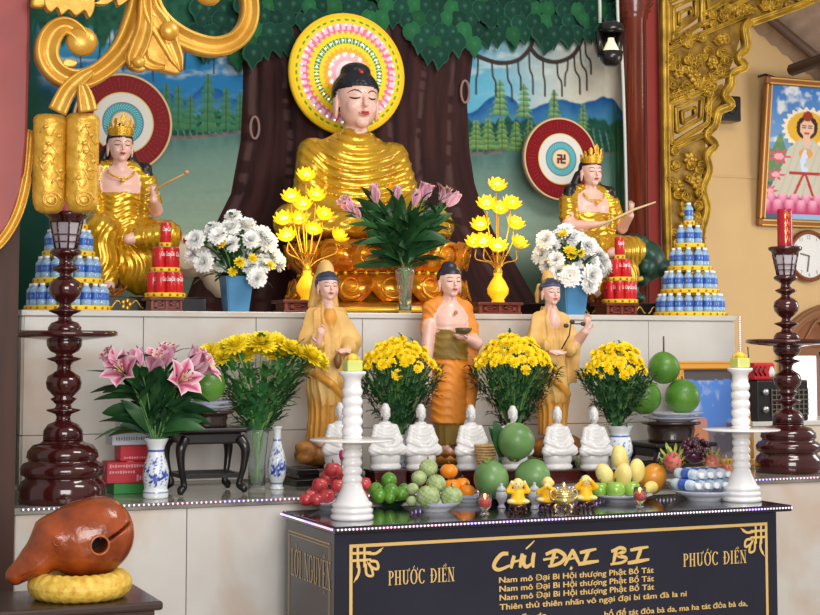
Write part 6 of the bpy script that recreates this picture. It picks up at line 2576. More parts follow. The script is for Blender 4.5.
led_strip('string of lamps along the front edge of the marble counter', (1.12, YC - .025, ZC - .006), (7.0, YC - .025, ZC - .006), 5, .022)
led_strip('upright string of violet lamps at the right end of the upper altar step', (5.49, YU - .008, ZU - .3), (5.49, YU - .008, ZU), 6, .013)

# ---- white pillars -----------------------------------------------------
def pillar(px, py, k, label, lab_c):
    c = on_z(px, py, ZT)
    t = thing('white_pillar', label, 'pillar', (c.x, c.y, ZT))
    P = [(21, 0), (21.5, 1.5), (21.5, 4), (20, 5), (20, 6), (21, 7.5), (21, 10), (19.5, 11), (19.5, 12), (20.5, 13.5), (20, 16), (17, 18), (16, 20), (14, 24), (11, 30), (9.5, 35)]
    z = 35
    while z < 72:
        P += [(8.5, z + .5), (9.8, z + 2), (10.2, z + 4), (9.6, z + 6.5), (8.5, z + 7.8)]
        z += 8.3
    P += [(8, 76), (9, 77), (0, 77)]
    MB().lathe([(r * k, h * k) for r, h in P], 40).build('lower_shaft', M['white'], t)
    MB().lathe([(r * k, h * k) for r, h in ((9, 77), (42, 77.4), (43, 78.3), (42, 79.2), (12, 79.6), (0, 79.6))], 56).build('plate_disc', M['white'], t)
    P = [(10, 79.5), (10.5, 82)]
    z = 82
    while z < 128:
        P += [(8.8, z + .6), (10, z + 2.4), (10.6, z + 5), (10, z + 7.6), (8.8, z + 9.2)]
        z += 9.8
    P += [(9, 133), (8.5, 138), (10, 141), (13.5, 143.5), (14, 145), (13.5, 146.5), (0, 146.5)]
    MB().lathe([(r * k, h * k) for r, h in P], 40).build('upper_shaft', M['white'], t)
    z = ZT + 146.6 * k
    q = thing('candle_cup', lab_c, 'candle', (c.x, c.y, z))
    w_ = 8.2 * k
    gm = mat('pale green candle glass', S(206, 214, 120), .1, coat=.4)
    v, f = rbox_data(2 * w_, 2 * w_, 11 * k, .006)
    MB().add(v, f, 0, T(0, 0, 5.5 * k), False).build('cup', gm, q)
    g = MB().lathe([(5.5 * k, 11 * k), (6 * k, 13 * k), (5 * k, 15.5 * k), (2 * k, 17.5 * k), (0, 18 * k)], 16)
    g.build('yellow_wax', mat('yellow wax', S(240, 206, 70), .4, sss=.0), q)
    g = MB()
    for i in range(4):
        a = i * PI / 2 + PI / 4
        g.ell((w_ * .75 * cos(a), w_ * .75 * sin(a), 12 * k), (2.5 * k, 2.5 * k, 3 * k), 0, 8, 6)
    g.build('orange_petals', mat('orange petal', S(234, 170, 60), .5), q)
pillar(352, 519, 4.36e-3, 'white ringed pillar with a thin disc at the front left corner of the table', 'square yellow green candle cup on the left white pillar')
pillar(742, 501, 4.90e-3 * .895, 'white ringed pillar with a thin disc at the right end of the table', 'square yellow green candle cup on the right white pillar')

# ---- fruit --------------------------------------------------------------
M['apple'] = mat('red fruit skin', S(176, 26, 48), .3, coat=.3, col2=S(214, 92, 92), vscale=22, stretch=(1, 1, .4))
M['lime'] = mat('lime skin', S(74, 134, 34), .3, coat=.3, bump=.2, bscale=160, col2=S(112, 166, 56), vscale=12)
M['orange'] = mat('orange skin', S(242, 142, 22), .35, coat=.2, bump=.15, bscale=200, var=.08, vscale=10)
M['custard'] = mat('custard apple skin', S(140, 160, 102), .5, col2=S(186, 200, 146), vscale=30)
M['mango'] = mat('yellow mango skin', S(238, 224, 150), .4, coat=.1, col2=S(226, 200, 104), vscale=8)
M['gapple'] = mat('green apple skin', S(126, 176, 58), .25, coat=.4, col2=S(150, 190, 80), vscale=8)
M['papaya'] = mat('papaya skin', S(226, 152, 44), .35, coat=.2, col2=S(198, 128, 40), vscale=6)
M['coco'] = mat('green coconut skin', S(84, 124, 68), .4, coat=.1, col2=S(120, 158, 98), vscale=5)
M['twig'] = mat('brown twig', S(106, 78, 44), .7)


def fruit_round(name, label, cat, p, r, m, kind, group=None):
    t = thing(name, label, cat, tuple(p), random.uniform(0, 6), group)
    g = MB()
    if kind == 'apple':
        g.ell((0, 0, 0), r, 0, 20, 14, fn=lambda q: 1 - .14 * max(0, q[2]) ** 8 * 1.6 - .10 * max(0, -q[2]) ** 3 + .02 * q[2])
    elif kind == 'squash':
        g.ell((0, 0, 0), (r, r, r * .84), 0, 22, 14, fn=lambda q: 1 - .08 * max(0, q[2]) ** 10)
    elif kind == 'lime':
        g.ell((0, 0, 0), (r, r, r * .97), 0, 20, 14, fn=lambda q: 1 + .07 * abs(q[2]) ** 9)
    elif kind == 'custard':
        pts = []
        for i in range(90):
            z = 1 - 2 * (i + .5) / 90
            a = i * 2.39996
            pts.append(Vector((math.sqrt(1 - z * z) * cos(a), math.sqrt(1 - z * z) * sin(a), z)))
        def bump(q):
            q = Vector(q).normalized()
            d = max(q.dot(p_) for p_ in pts)
            return 1 + .13 * max(0, (d - .978) / .022) ** .7 - .06
        g.ell((0, 0, 0), (r, r, r * .95), 0, 44, 28, fn=bump)
    elif kind == 'mango':
        g.ell((0, 0, 0), (r * .86, r * .74, r * 1.2), 0, 22, 16, fn=lambda q: 1 + .10 * q[0] * q[2] + .03 * q[2])
    g.build('skin', m, t)
    if kind != 'mango':
        hz = r * {'apple': .90, 'squash': .80, 'lime': 1.0, 'custard': .93}[kind]
        MB().tube([(0, 0, hz - .004), (.001, .001, hz + r * .16), (.004, .002, hz + r * .3)], r * .06 + .001, 6).build('stem', M['twig'], t)
        if kind == 'squash':
            g = MB()
            for i in range(4):
                a = i * PI / 2
                leaf_blade(g, (0, 0, hz), (.35 * r * cos(a), .35 * r * sin(a), hz + .04 * r), .3 * r, .1)
            g.build('calyx', M['leaf_d'], t)
    return t


def pile(items, yc, zmin):
    out = []
    for px, py, dy, rpx in items:
        y = yc + dy
        r = rpx * mpp(px, y, 490)
        p = on_y(px, py, y)
        p.z = max(p.z, zmin + r)
        out.append((p, r))
    return out


# red fruit
pc = on_z(335, 509, ZT)
plate('fruit_plate', 'white china plate of red fruit behind the left white pillar', pc.x, pc.y, ZT, .138, .038)
labs = ['red fruit topmost of the pile behind the left white pillar', 'red fruit at the upper left of the pile beside the left white pillar', 'red fruit in the middle of the pile touching the left white pillar', 'dark red fruit on the left slope of the pile by the table corner', 'large red fruit low in the pile left of the white pillar', 'small red fruit lowest and leftmost on the plate by the table corner', 'red fruit low between two others at the front of the left plate', 'pale red fruit seen just right of the left white pillar', 'red fruit just right of the left white pillar nearest the limes', 'red fruit at the back of the pile under the topmost one', 'red fruit behind the left white pillar near the magenta bud', 'red fruit at the back left of the pile, mostly hidden', 'red fruit hidden low behind the left white pillar']
for (p, r), lab in zip(pile([(333, 470, .03, 8.6), (320, 485, .04, 8), (338, 486, -.03, 7.6), (311, 496, .01, 7), (327, 496, -.045, 8), (306, 505, -.02, 7), (317, 506, -.06, 7.4), (364, 484, .05, 7.5), (360, 497, .01, 7.5), (327, 478, .07, 8), (345, 477, .06, 8), (314, 494, .07, 7.5), (347, 496, -.05, 8)], pc.y, ZT + .018), labs):
    fruit_round('red_fruit', lab, 'fruit', p, r, M['apple'], 'apple', 'red fruit on the left plate')
c = on_y(341.7, 455, pc.y + .02)
t = thing('flower_bud', 'magenta flower bud rising above the red fruit on the left plate', 'flower', tuple(c))
MB().ell((0, 0, 0), (.013, .013, .026), 0, 12, 9).build('bud', mat('magenta bud', S(196, 32, 120), .4), t)
MB().tube([(0, 0, -.02), (0, .004, -.05), (-.002, .01, -.08)], .004, 6).build('stem', M['stem'], t)

# limes
pc = on_z(392, 505, ZT)
plate('lime_plate', 'dark green dish holding the pile of limes', pc.x, pc.y, ZT, .095, .03, mat('dark green dish', S(34, 70, 44), .25, coat=.4))
labs = ['lime on top of the pile of limes', 'lime at the centre of the pile of limes', 'lime at the upper left of the pile of limes', 'lime at the lower left of the pile of limes', 'lime at the lower right of the pile of limes', 'lime at the upper right of the pile of limes', 'small lime low at the front of the pile of limes']
for (p, r), lab in zip(pile([(389, 480.5, .04, 8), (391, 491.5, -.045, 8.2), (376, 490, .0, 7.6), (379, 502, -.04, 7.6), (401, 502, -.035, 7.8), (404, 490, .01, 6.6), (390, 506, -.075, 5.5)], pc.y, ZT + .014), labs):
    fruit_round('lime', lab, 'lime', p, r, M['lime'], 'lime', 'pile of limes')

# custard apples and oranges
pc = on_z(436, 511, ZT)
plate('fruit_plate', 'white china plate of custard apples at the front of the table', pc.x, pc.y, ZT, .118, .042)
labs = ['custard apple on top of the custard apple pile', 'custard apple at the upper left of the pile, next to the limes', 'custard apple in the middle of the pile against the oranges', 'large custard apple lowest at the front left of the pile', 'custard apple lowest at the front right of the pile', 'small custard apple touching the limes', 'small green custard apple low beside the limes']
for (p, r), lab in zip(pile([(428.4, 468, .08, 9), (419, 478, .05, 7.5), (436, 484, .01, 9.6), (428, 499, -.05, 11.6), (451.5, 498, -.055, 10.8), (412.5, 489, .02, 6), (411.5, 501, -.02, 5)], pc.y, ZT + .018), labs):
    fruit_round('custard_apple', lab, 'custard apple', p, r, M['custard'], 'custard', 'custard apples on the white plate')
pc2 = on_z(466, 501.5, ZT)
plate('fruit_plate', 'white china plate of oranges behind the custard apples', pc2.x, pc2.y, ZT, .105, .036)
labs = ['orange on top of the orange pile', 'orange in the middle of the pile, half hidden by a custard apple', 'orange at the upper right of the orange pile', 'orange lowest at the right beside the red glass candle']
for (p, r), lab in zip(pile([(449, 471, .05, 9), (452, 486, .0, 8.6), (462, 484, .03, 8), (467, 497, -.045, 8)], pc2.y, ZT + .016), labs):
    fruit_round('orange', lab, 'orange', p, r, M['orange'], 'squash', 'oranges on the white plate')

# coconuts
def coconut(label, p, r, ry, tilt):
    t = thing('coconut', label, 'coconut', tuple(p))
    t.rotation_euler = tilt
    MB().ell((0, 0, 0), (r, r, ry), 0, 30, 20, fn=lambda q: 1 + .05 * cos(3 * math.atan2(q[1], q[0])) * (1 - q[2] ** 2) * .6 + .08 * max(0, q[2]) ** 6).build('husk', M['coco'], t)
    g = MB()
    for i in range(3):
        a = i * 2 * PI / 3
        leaf_blade(g, (0, 0, ry * 1.04), (.42 * r * cos(a), .42 * r * sin(a), ry * 1.0), .4 * r, .1)
    g.tube([(0, 0, ry), (.01, 0, ry * 1.2)], .006, 6)
    g.build('stem_cap', mat('coconut cap', S(120, 136, 70), .6), t)
yk = 6.69
k = mpp(515, yk, 470)
coconut('large green coconut at the left of the three, behind the first little monk', (X(493, yk, 474), yk + .02, ZT + .030 + 18 * k), 17.5 * k, 18.5 * k, (.1, -.25, 0))
plate('coconut_dish', 'dark dish under the three green coconuts', X(514, yk, 480), yk + .02, ZT, .13, .028, mat('dark dish', S(40, 34, 60), .3, coat=.3), foot=.75)
coconut('large green coconut at the right of the three, behind the second little monk', (X(533, yk, 474), yk, ZT + .046 + 16 * k), 18.0 * k, 17.0 * k, (.0, .5, .5))
coconut('large green coconut stacked on top of the two others', (X(516, yk + .09, 441), yk + .09, Z(516, 441, yk + .09)), 18.8 * k, .089, (PI * .9, .3, 0))
t = thing('palm_leaf', 'dark green folded leaf tucked behind the top coconut', 'leaf', tuple(on_y(497, 445, yk + .16)))
g = MB()
for a, b_, w in ((-.02, .115, .10), (.07, .10, .09), (.12, .08, .08), (-.05, .09, .06)):
    leaf_blade(g, (.02, 0, -.06), (a, -.01, b_ ), w, .12, 0, 8, .2, side=Vector((1, .2, 0)))
g.tube([(.02, .0, -.1), (.02, 0, -.04)], .006, 5)
g.build('blades', M['leaf_d'], t)
t = thing('wicker_basket', 'small tan wicker cone standing left of the top coconut', 'basket', tuple(on_z(486, 488, ZC)))
g = MB()
for i in range(9):
    z = .1 + i * .0135
    g.tube([((.030 + .0042 * i * (1.2 - i * .06)) * cos(a), (.030 + .0042 * i * (1.2 - i * .06)) * sin(a), z) for a in np.linspace(0, 2 * PI, 25)[:-1]], .0062, 6, closed=True)
g.lathe([(.028, 0), (.03, .01), (.026, .05), (.030, .1)], 20)
g.build('basket_weave', mat('tan wicker', S(192, 156, 104), .6, var=.25, vscale=60), t)

# little monks
def monk(label, px, py, pose, rz):
    c = on_z(px, py, ZT)
    st = thing('monk_stand', 'small dark wood stand under the ' + ' '.join(label.split(',')[0].split()[1:7]) + ', ' + label.split()[0] + ' of three', 'stand', tuple(c))
    g = MB().lathe([(.034, .026), (.038, .032), (.038, .04), (.034, .044), (0, .044)], 24)
    g.build('stand_top', M['lacquer'], st)
    for i in range(4):
        a = i * PI / 2 + PI / 4
        MB().tube(smooth_path([(.03 * cos(a), .03 * sin(a), .034), (.04 * cos(a), .04 * sin(a), .02), (.03 * cos(a), .03 * sin(a), .008), (.037 * cos(a), .037 * sin(a), .005)], 4), .006, 6).build('leg', M['lacquer'], st)
    t = thing('monk_figurine', label, 'figurine', (c.x, c.y, c.z + .0445), rz)
    B = Body(.0028)
    B.loft([(0, 0, 0, .036, .032), (.012, 0, 0, .038, .034), (.03, 0, 0, .031, .027), (.055, 0, 0, .026, .022), (.066, 0, 0, .014, .014)], 1, .006)
    for s in (-1, 1):
        B.ell((.03 * s, -.012, .012), (.022, .024, .012), 2, .004)
        if pose == 0:
            B.chain([(.022 * s, 0, .056), (.044 * s, -.008, .058), (.032 * s, -.01, .088)], [.012, .012, .008], 1, .004)
            B.ell((.029 * s, -.012, .094), (.008, .010, .012), 0, .003)
        elif pose == 1:
            B.chain([(.022 * s, 0, .056), (.040 * s, -.014, .046), (.010 * s, -.030, .068)], [.012, .012, .008], 1, .004)
            B.ell((.006 * s, -.032, .076), (.009, .007, .008), 0, .003)
        else:
            B.chain([(.022 * s, 0, .056), (.044 * s, -.014, .060), (.020 * s, -.028, .090)], [.012, .012, .008], 1, .004)
            B.ell((.013 * s, -.028, .096), (.010, .007, .009), 0, .003)
    B.ell((0, -.002, .088), (.025, .025, .027), 0, .004)
    for s in (-1, 1):
        B.ell((.025 * s, 0, .086), (.005, .006, .010), 0, .002)
    B.parts({0: ('body', mat('cream figurine', S(238, 214, 140), .35)), 1: ('robe', mat('yellow robe', S(246, 190, 24), .4)), 2: ('legs', mat('cream figurine', S(238, 214, 140), .35))}, t)
    for s in (-1, 1):
        if pose != 2:
            MB().ell((.009 * s, -.0255, .092), (.003, .0015, .0018), 0, 8, 5).build('eye', M['eye'], t)
    if pose != 1:
        MB().ell((0, -.026, .079), (.004, .0015, .0015), 0, 8, 5).build('mouth', M['lips'], t)
monk('first little yellow robed monk covering its ears, left of the three', 518, 514, 0, -.35)
monk('second little yellow robed monk covering its mouth, behind the gold burner', 548, 512, 1, -.6)
monk('third little yellow robed monk with hands raised to its eyes, right of the burner', 586, 510, 2, -.35)

def jar(label, px, py, k):
    c = on_z(px, py, ZT)
    t = thing('lidded_jar', label, 'jar', tuple(c))
    m = mat('pale grey porcelain', S(186, 188, 196), .15, coat=.5)
    MB().lathe([(.018 * k, 0), (.02 * k, .004 * k), (.012 * k, .016 * k), (.014 * k, .022 * k), (.026 * k, .045 * k), (.028 * k, .06 * k), (.024 * k, .076 * k), (.02 * k, .08 * k), (0, .08 * k)], 28).build('jar_body', m, t)
    MB().lathe([(.024 * k, .081 * k), (.024 * k, .085 * k), (.016 * k, .098 * k), (.006 * k, .104 * k), (.008 * k, .110 * k), (.005 * k, .116 * k), (0, .117 * k)], 24).build('lid', m, t)
jar('small grey lidded jar left of the first little monk', 501.5, 508, .98)
jar('small grey lidded jar between the first and second little monks', 534.5, 509, 1.05)

c = on_z(564, 513, ZT)
t = thing('incense_burner', 'round gold incense burner with a spired lid and three legs at the front edge', 'incense burner', tuple(c))
gm = mat('pale polished gold', S(228, 204, 140), .2, metal=.8)
MB().lathe([(.012, .028), (.034, .034), (.048, .05), (.05, .064), (.046, .072), (.05, .076), (.05, .08), (.04, .082), (0, .082)], 36).build('burner_bowl', gm, t)
g = MB().lathe([(.044, .082), (.046, .09), (.034, .104), (.02, .112), (.012, .116), (.008, .124), (.010, .13), (.004, .138), (0, .14)], 32, fn=lambda a, z: 1 + .05 * cos(8 * a))
for i in range(8):
    a = i * PI / 4
    g.lathe([(.004, .0), (.006, .008), (.002, .016), (0, .018)], 8, M=T(.04 * cos(a), .04 * sin(a), .092))
g.build('lid', gm, t)
for i in range(3):
    a = i * 2 * PI / 3 - PI / 2 + .4
    MB().tube(smooth_path([(.03 * cos(a), .03 * sin(a), .042), (.045 * cos(a), .045 * sin(a), .03), (.036 * cos(a), .036 * sin(a), .012), (.044 * cos(a), .044 * sin(a), .005)], 4), .007, 8).build('leg', gm, t)
for s in (-1, 1):
    MB().tube(smooth_path([(s * .047, 0, .06), (s * .066, 0, .068), (s * .066, 0, .1), (s * .05, 0, .1)], 4), .005, 6).build('handle', gm, t)

def glass_candle(label, px, py):
    c = on_z(px, py, ZT)
    t = thing('glass_candle', label, 'candle', tuple(c))
    gm = mat('thin clear glass', S(246, 246, 246), .02, trans=.95, ior=1.2)
    MB().lathe([(.02, 0), (.022, .003), (.010, .012), (.014, .02), (.029, .034), (.031, .06), (.028, .092), (.0265, .092), (.029, .06), (.027, .036), (0, .028)], 28).build('glass', gm, t)
    MB().lathe([(0, .031), (.024, .034), (.027, .040), (.0275, .062), (0, .062)], 24).build('red_wax', mat('red candle wax', S(190, 20, 24), .3, emit=S(190, 20, 10), estr=.15), t)
    MB().ell((0, 0, .076), (.006, .006, .012), 0, 10, 8).build('flame', mat('candle flame', S(255, 210, 120), .4, emit=S(255, 196, 90), estr=6), t)
glass_candle('red wax candle in a clear glass beside the oranges', 485, 514)
glass_candle('red wax candle in a clear glass in front of the mango plate', 640, 507)

# mangoes, green apples, papaya
pc = on_z(622, 501, ZT)
plate('fruit_plate', 'white china plate holding mangoes and green apples', pc.x, pc.y, ZT, .15, .034)
ml = ['yellow mango standing on top of the mango pile', 'yellow mango at the left of the mango pile', 'yellow mango in the middle of the mango pile', 'yellow mango at the right of the mango pile by the papaya']
for (p, r), lab in zip(pile([(620, 458, .03, 11), (605, 475, .03, 10), (623, 476, -.03, 11), (637, 471, .04, 10)], pc.y, ZT + .016), ml):
    o = fruit_round('mango', lab, 'mango', p, r, M['mango'], 'mango', 'mangoes on the white plate')
    o.rotation_euler = (random.uniform(-.25, .25), random.uniform(-.4, .4), random.uniform(0, 6))
o = fruit_round('mango', 'small yellow mango lying beside the red glass at the right of the plate', 'mango', on_y(651, 490, pc.y - .0), .036, M['mango'], 'mango', 'mangoes on the white plate')
o.location.z = ZT + .06
o.rotation_euler = (0, 1.45, .3)
gl_ = ['green apple at the left under the mangoes', 'green apple at the centre under the mangoes', 'green apple at the right under the mangoes behind the red glass']
for (p, r), lab in zip(pile([(600, 492, .0, 8.8), (615.5, 493.5, -.06, 9.8), (631.5, 492, -.04, 9.4)], pc.y, ZT + .014), gl_):
    fruit_round('green_apple', lab, 'apple', p, r, M['gapple'], 'apple', 'green apples on the mango plate')
c = on_z(586, 487, ZT)
p = on_y(585.5, 468, c.y + .02)
fruit_round('custard_apple', 'single custard apple behind the third little monk', 'custard apple', (p.x, p.y + .02, ZT + .085 + .045), .045, M['custard'], 'custard')
plate('fruit_plate', 'small raised white dish under the single custard apple', p.x, p.y + .02, ZT, .07, .088, foot=.7)
c = on_y(655, 476, 6.68)
t = thing('papaya', 'ripe orange papaya standing behind the mango plate', 'papaya', (c.x, 6.70, ZT + .088))
t.rotation_euler = (.35, .3, 0)
MB().ell((0, 0, 0), (.066, .062, .082), 0, 26, 18, fn=lambda q: 1 + .02 * cos(5 * math.atan2(q[1], q[0])) * (1 - q[2] ** 2)).build('skin', M['papaya'], t)
MB().tube([(0, 0, .078), (0, 0, .095)], .007, 6).build('stem', M['twig'], t)

# grapes, dragon fruit
yg = 6.655
c = on_y(694, 470, yg)
plate('fruit_plate', 'raised white dish under the grapes and dragon fruit', c.x, yg, ZT, .15, .075, foot=.6)
def dragonfruit(label, px, py, y, r, tilt, pink):
    c = on_y(px, py, y)
    t = thing('dragon_fruit', label, 'dragon fruit', tuple(c))
    t.rotation_euler = tilt
    MB().ell((0, 0, 0), (r, r, r * 1.25), 0, 20, 14).build('skin', mat('dragon fruit pink', S(206, 70, 96), .4, col2=S(226, 130, 120), vscale=12), t)
    g = MB()
    for i in range(34):
        z = -.85 + 1.75 * i / 33
        a = i * 2.39996
        rr_ = math.sqrt(max(.04, 1 - z * z)) * r
        b_ = Vector((rr_ * cos(a), rr_ * sin(a), z * r * 1.2))
        tip = b_ + Vector((cos(a) * (1 - abs(z) * .6), sin(a) * (1 - abs(z) * .6), .9)).normalized() * r * (.75 + .6 * max(0, z))
        leaf_blade(g, b_, tip, r * .42, -.15, 0, 5, .3)
    g.build('scales', mat('scale green' + label[:4], S(126, 160, 62), .5, col2=S(186, 190, 90) if not pink else S(220, 150, 90), vscale=14), t)
dragonfruit('green scaled dragon fruit left of the grapes', 673, 462, yg - .03, .043, (.2, -.3, 0), False)
dragonfruit('yellow and pink scaled dragon fruit right of the grapes', 712, 463, yg - .06, .037, (.2, .2, 1), True)
dragonfruit('pink dragon fruit beside the right white pillar', 726, 470, yg + .02, .034, (.2, .6, 2), True)
c = on_y(695, 449, yg + .02)
t = thing('grape_bunch', 'bunch of dark purple grapes heaped behind the water bottles', 'grapes', tuple(c))
gp = MB().ell((0, 0, 0), .0145, 0, 12, 9).build('grape', mat('purple grape', S(66, 26, 44), .25, coat=.3, var=.3, vscale=4), t)
rk = random.Random(9)
n = 0
for i in range(70):
    u = rk.uniform(0, 2 * PI)
    w = rk.uniform(-.3, 1)
    q = Vector((cos(u) * math.sqrt(1 - w * w) * .072, sin(u) * math.sqrt(1 - w * w) * .055, w * .05 - .01 + .012 * cos(u * 3)))
    if n == 0:
        gp.location = q
    else:
        inst(gp, t, q)
    n += 1
MB().ell((0, 0, -.03), (.06, .045, .045), 0, 12, 8).build('inner_grapes', mat('purple grape', None), t)
MB().tube(smooth_path([(0, 0, .03), (.01, .01, .06), (.03, .01, .075)], 4), .004, 6).build('stalk', M['twig'], t)

# plate of lying bottles
pc = on_z(704, 500, ZT)
plate('bottle_dish', 'wide white dish holding the lying water bottles', pc.x, pc.y, ZT, .155, .048, cat='dish')
M['waterb'] = mat('clear bottle', S(200, 218, 236), .08, coat=.4, spec=.6, var=.08, vscale=30)
M['dlabel'] = mat('deep blue label', S(40, 78, 176), .35, col2=S(70, 116, 206), vscale=50)
def lying(label):
    t = thing('drink_bottle', label, 'bottle', group='water bottles lying in the white dish')
    r, h = .0275, .185
    MB().lathe([(r * .85, 0), (r, .006), (r, .03), (r * .95, .034), (r * .95, .05), (r, .054), (r, .115), (r * .94, .12), (r * .98, .128), (r * .75, .150), (r * .46, .160), (r * .46, .168)], 18).build('body', M['waterb'], t)
    MB().lathe([(r * 1.01, .056), (r * 1.015, .058), (r * 1.015, .108), (r * 1.0, .11)], 18, caps=False).build('label', M['dlabel'], t)
    MB().lathe([(r * .5, .163), (r * .54, .165), (r * .54, .184), (r * .46, .185), (0, .185)], 14).build('cap', M['cap'], t)
    return t
labs = ['lying water bottle at the left of the lower row in the white dish', 'lying water bottle second in the lower row of the white dish', 'lying water bottle at the middle of the lower row in the white dish', 'lying water bottle fourth in the lower row of the white dish', 'lying water bottle at the right of the lower row in the white dish', 'lying water bottle at the left of the upper row in the white dish', 'lying water bottle second in the upper row of the white dish', 'lying water bottle third in the upper row of the white dish', 'lying water bottle at the right of the upper row in the white dish']
o0 = None
for i, lab in enumerate(labs):
    up = i >= 5
    j = (i - 5 + .5) if up else i
    base = Vector((pc.x - .105 + j * .0, pc.y, 0))
    dr = Vector((.12, -.993, 0))           # caps point to the right and forward
    sd = Vector((.993, .12, 0))
    o = lying(lab) if o0 is None else dup(o0, label=lab)
    o0 = o0 or o
    cc_ = Vector((pc.x, pc.y, 0)) + sd * ((j - 2) * .057) - dr * .085 - dr * (.01 if up else 0)
    o.location = (cc_.x, cc_.y, ZT + .078 + (.049 if up else 0))
    o.rotation_euler = align(dr).to_euler()

# ---- wooden fish on its cushion ----------------------------------------
yf = 5.62
kf = mpp(85, yf, 560)
zt_ = Z(85, 597, yf)
xa, xb = X(-40, yf, 595), X(150, yf, 595)
tt_ = thing('low_table', 'dark brown low table in the bottom left corner carrying the wooden fish drum', 'table', ((xa + xb) / 2, yf + .02, 0))
w_ = xb - xa
MB().box((0, 0, zt_ - .016), (w_, .44, .032), bev=.01).build('table_top', M['darkwood2'] if 'darkwood2' in M else mat('dark brown table', S(58, 40, 36), .25, coat=.3, var=.2, vscale=6), tt_)
MB().box((0, 0, zt_ - .06), (w_ - .05, .39, .056), bev=.004).build('apron', mat('dark brown table', None), tt_)
for sx in (-1, 1):
    for sy in (-1, 1):
        MB().box((sx * (w_ / 2 - .05), sy * .17, (zt_ - .08) / 2), (.05, .05, zt_ - .08), bev=.006).build('leg', mat('dark brown table', None), tt_)
fx = X(80, yf, 590)
cu = thing('ring_cushion', 'round yellow brocade ring cushion under the wooden fish drum', 'cushion', (fx, yf, zt_ + .0))
g = MB()
R0, r0 = 38 * kf, 13.5 * kf
g.grid(lambda u, v: ((R0 + r0 * cos(2 * PI * v)) * cos(2 * PI * u), (R0 + r0 * cos(2 * PI * v)) * sin(2 * PI * u), r0 * .98 * (1 + (1 + .03 * sin(u * 2 * PI * 26)) * sin(2 * PI * v)) * 1.0), 160, 20)
g.build('padding', mat('yellow brocade', S(236, 200, 92), .45, col2=S(204, 156, 50), vscale=38, bump=.4, bscale=60), cu)
fz = zt_ + 2 * r0 * .93
fz += 1.5 * kf
fd = thing('wooden_fish', 'carved orange brown wooden fish drum with a round sound hole on the yellow cushion', 'drum', (fx + .01, yf, fz))
B = Body(.0055)
k = kf
B.ell((3 * k, 0, 31 * k), (46 * k, 36 * k, 39 * k), 0, .02)
B.ell((18 * k, 0, 38 * k), (30 * k, 32 * k, 34 * k), 0, .03)
B.chain([(-28 * k, 0, 30 * k), (-44 * k, 0, 14 * k), (-66 * k, 0, -1 * k)], [27 * k, 17 * k, 10 * k], 0, .02, 1.1)
B.ell((-52 * k, 0, 6 * k), (17 * k, 15 * k, 6 * k), 0, .015, RY(-.55))
hx, hz_ = 9 * k, 28 * k
def slit(x, y, z):
    d1 = np.sqrt((x - hx) ** 2 + (z - hz_) ** 2) - 7.6 * k
    # sound slit rising towards the tail
    tx, tz = .87, .49
    a = (x - hx) * tx + (z - hz_) * tz
    b_ = -(x - hx) * tz + (z - hz_) * tx
    d2 = np.maximum(np.abs(b_) - 1.5 * k, np.maximum(-a, a - 60 * k))
    d = np.minimum(d1, d2)
    return np.maximum(d, y + 6 * k + 0 * x)
B.fn(slit, (-60 * k, -60 * k, -20 * k), (80 * k, 40 * k, 90 * k), 0, .001, True)
M['fishwood'] = mat('varnished carved wood', S(160, 72, 26), .25, coat=.35, col2=S(112, 44, 12), vscale=9, bump=.6, bscale=22)
B.parts({0: ('drum_body', M['fishwood'])}, fd)
g = MB()
def on_body(x, z):
    yv = B.surf_y(x, z, -60 * k, 40 * k)
    return (x, (yv if yv is not None else 0) - .001, z)
g.tube([on_body(hx + 9.2 * k * cos(a), hz_ + 9.2 * k * sin(a)) for a in np.linspace(0, 2 * PI, 29)[:-1]], 1.1 * k, 6, closed=True)
g.build('hole_rim', mat('varnished rim', S(170, 92, 40), .25, coat=.4), fd)
g = MB()
for i in range(40):
    pass
g.tube([on_body(-30 * k + (1.5 + 5.5 * (1 - t)) * k * cos(t * 9), 33 * k + (1.5 + 5.5 * (1 - t)) * k * sin(t * 9)) for t in np.linspace(0, 1, 40)], [1.2 * k] * 40, 6)
g.build('carved_eye', M['fishwood'], fd)
g = MB()
for s in (2.5, -3.5):
    g.tube([on_body(x * k, (x * .62 + 36 + s) * k) for x in np.linspace(-62, -40, 12)], .9 * k, 6)
g.build('carved_mouth', mat('dark carved wood', S(96, 38, 14), .3, coat=.3), fd)
MB().ell((hx, -8 * k, hz_), (6.9 * k, 1.2 * k, 6.9 * k), 0, 20, 8).build('hole_shade_disc', mat('hole dark', S(12, 8, 6), .8), fd)  # black disc set inside the hole to stand in for its inner shade
# ================================================================== carved brackets, hangings, far wall
YK = 6.50
def kp(cx, cy):
    """point of the carved scroll on its own plane"""
    p = on_y(20 + cx / 2.796, cy / 2.796, YK)
    return (p.x, p.z)
kk = mpp(80, YK, 80) / 2.796
ZTOP = 4.38
br = thing('hanging_scrollwork', 'large gold carved scrollwork bracket with leaves at the top left', 'carving', (0, 0, 0))


def rib(pts, hw, th, name, y=YK, n=8):
    P = smooth_path([kp(*p) for p in pts], n)
    g = MB().ribbon(P, [w * kk for w in interp_list(hw, len(P))], th, y=y)
    return g.build(name, M['gold'], br)


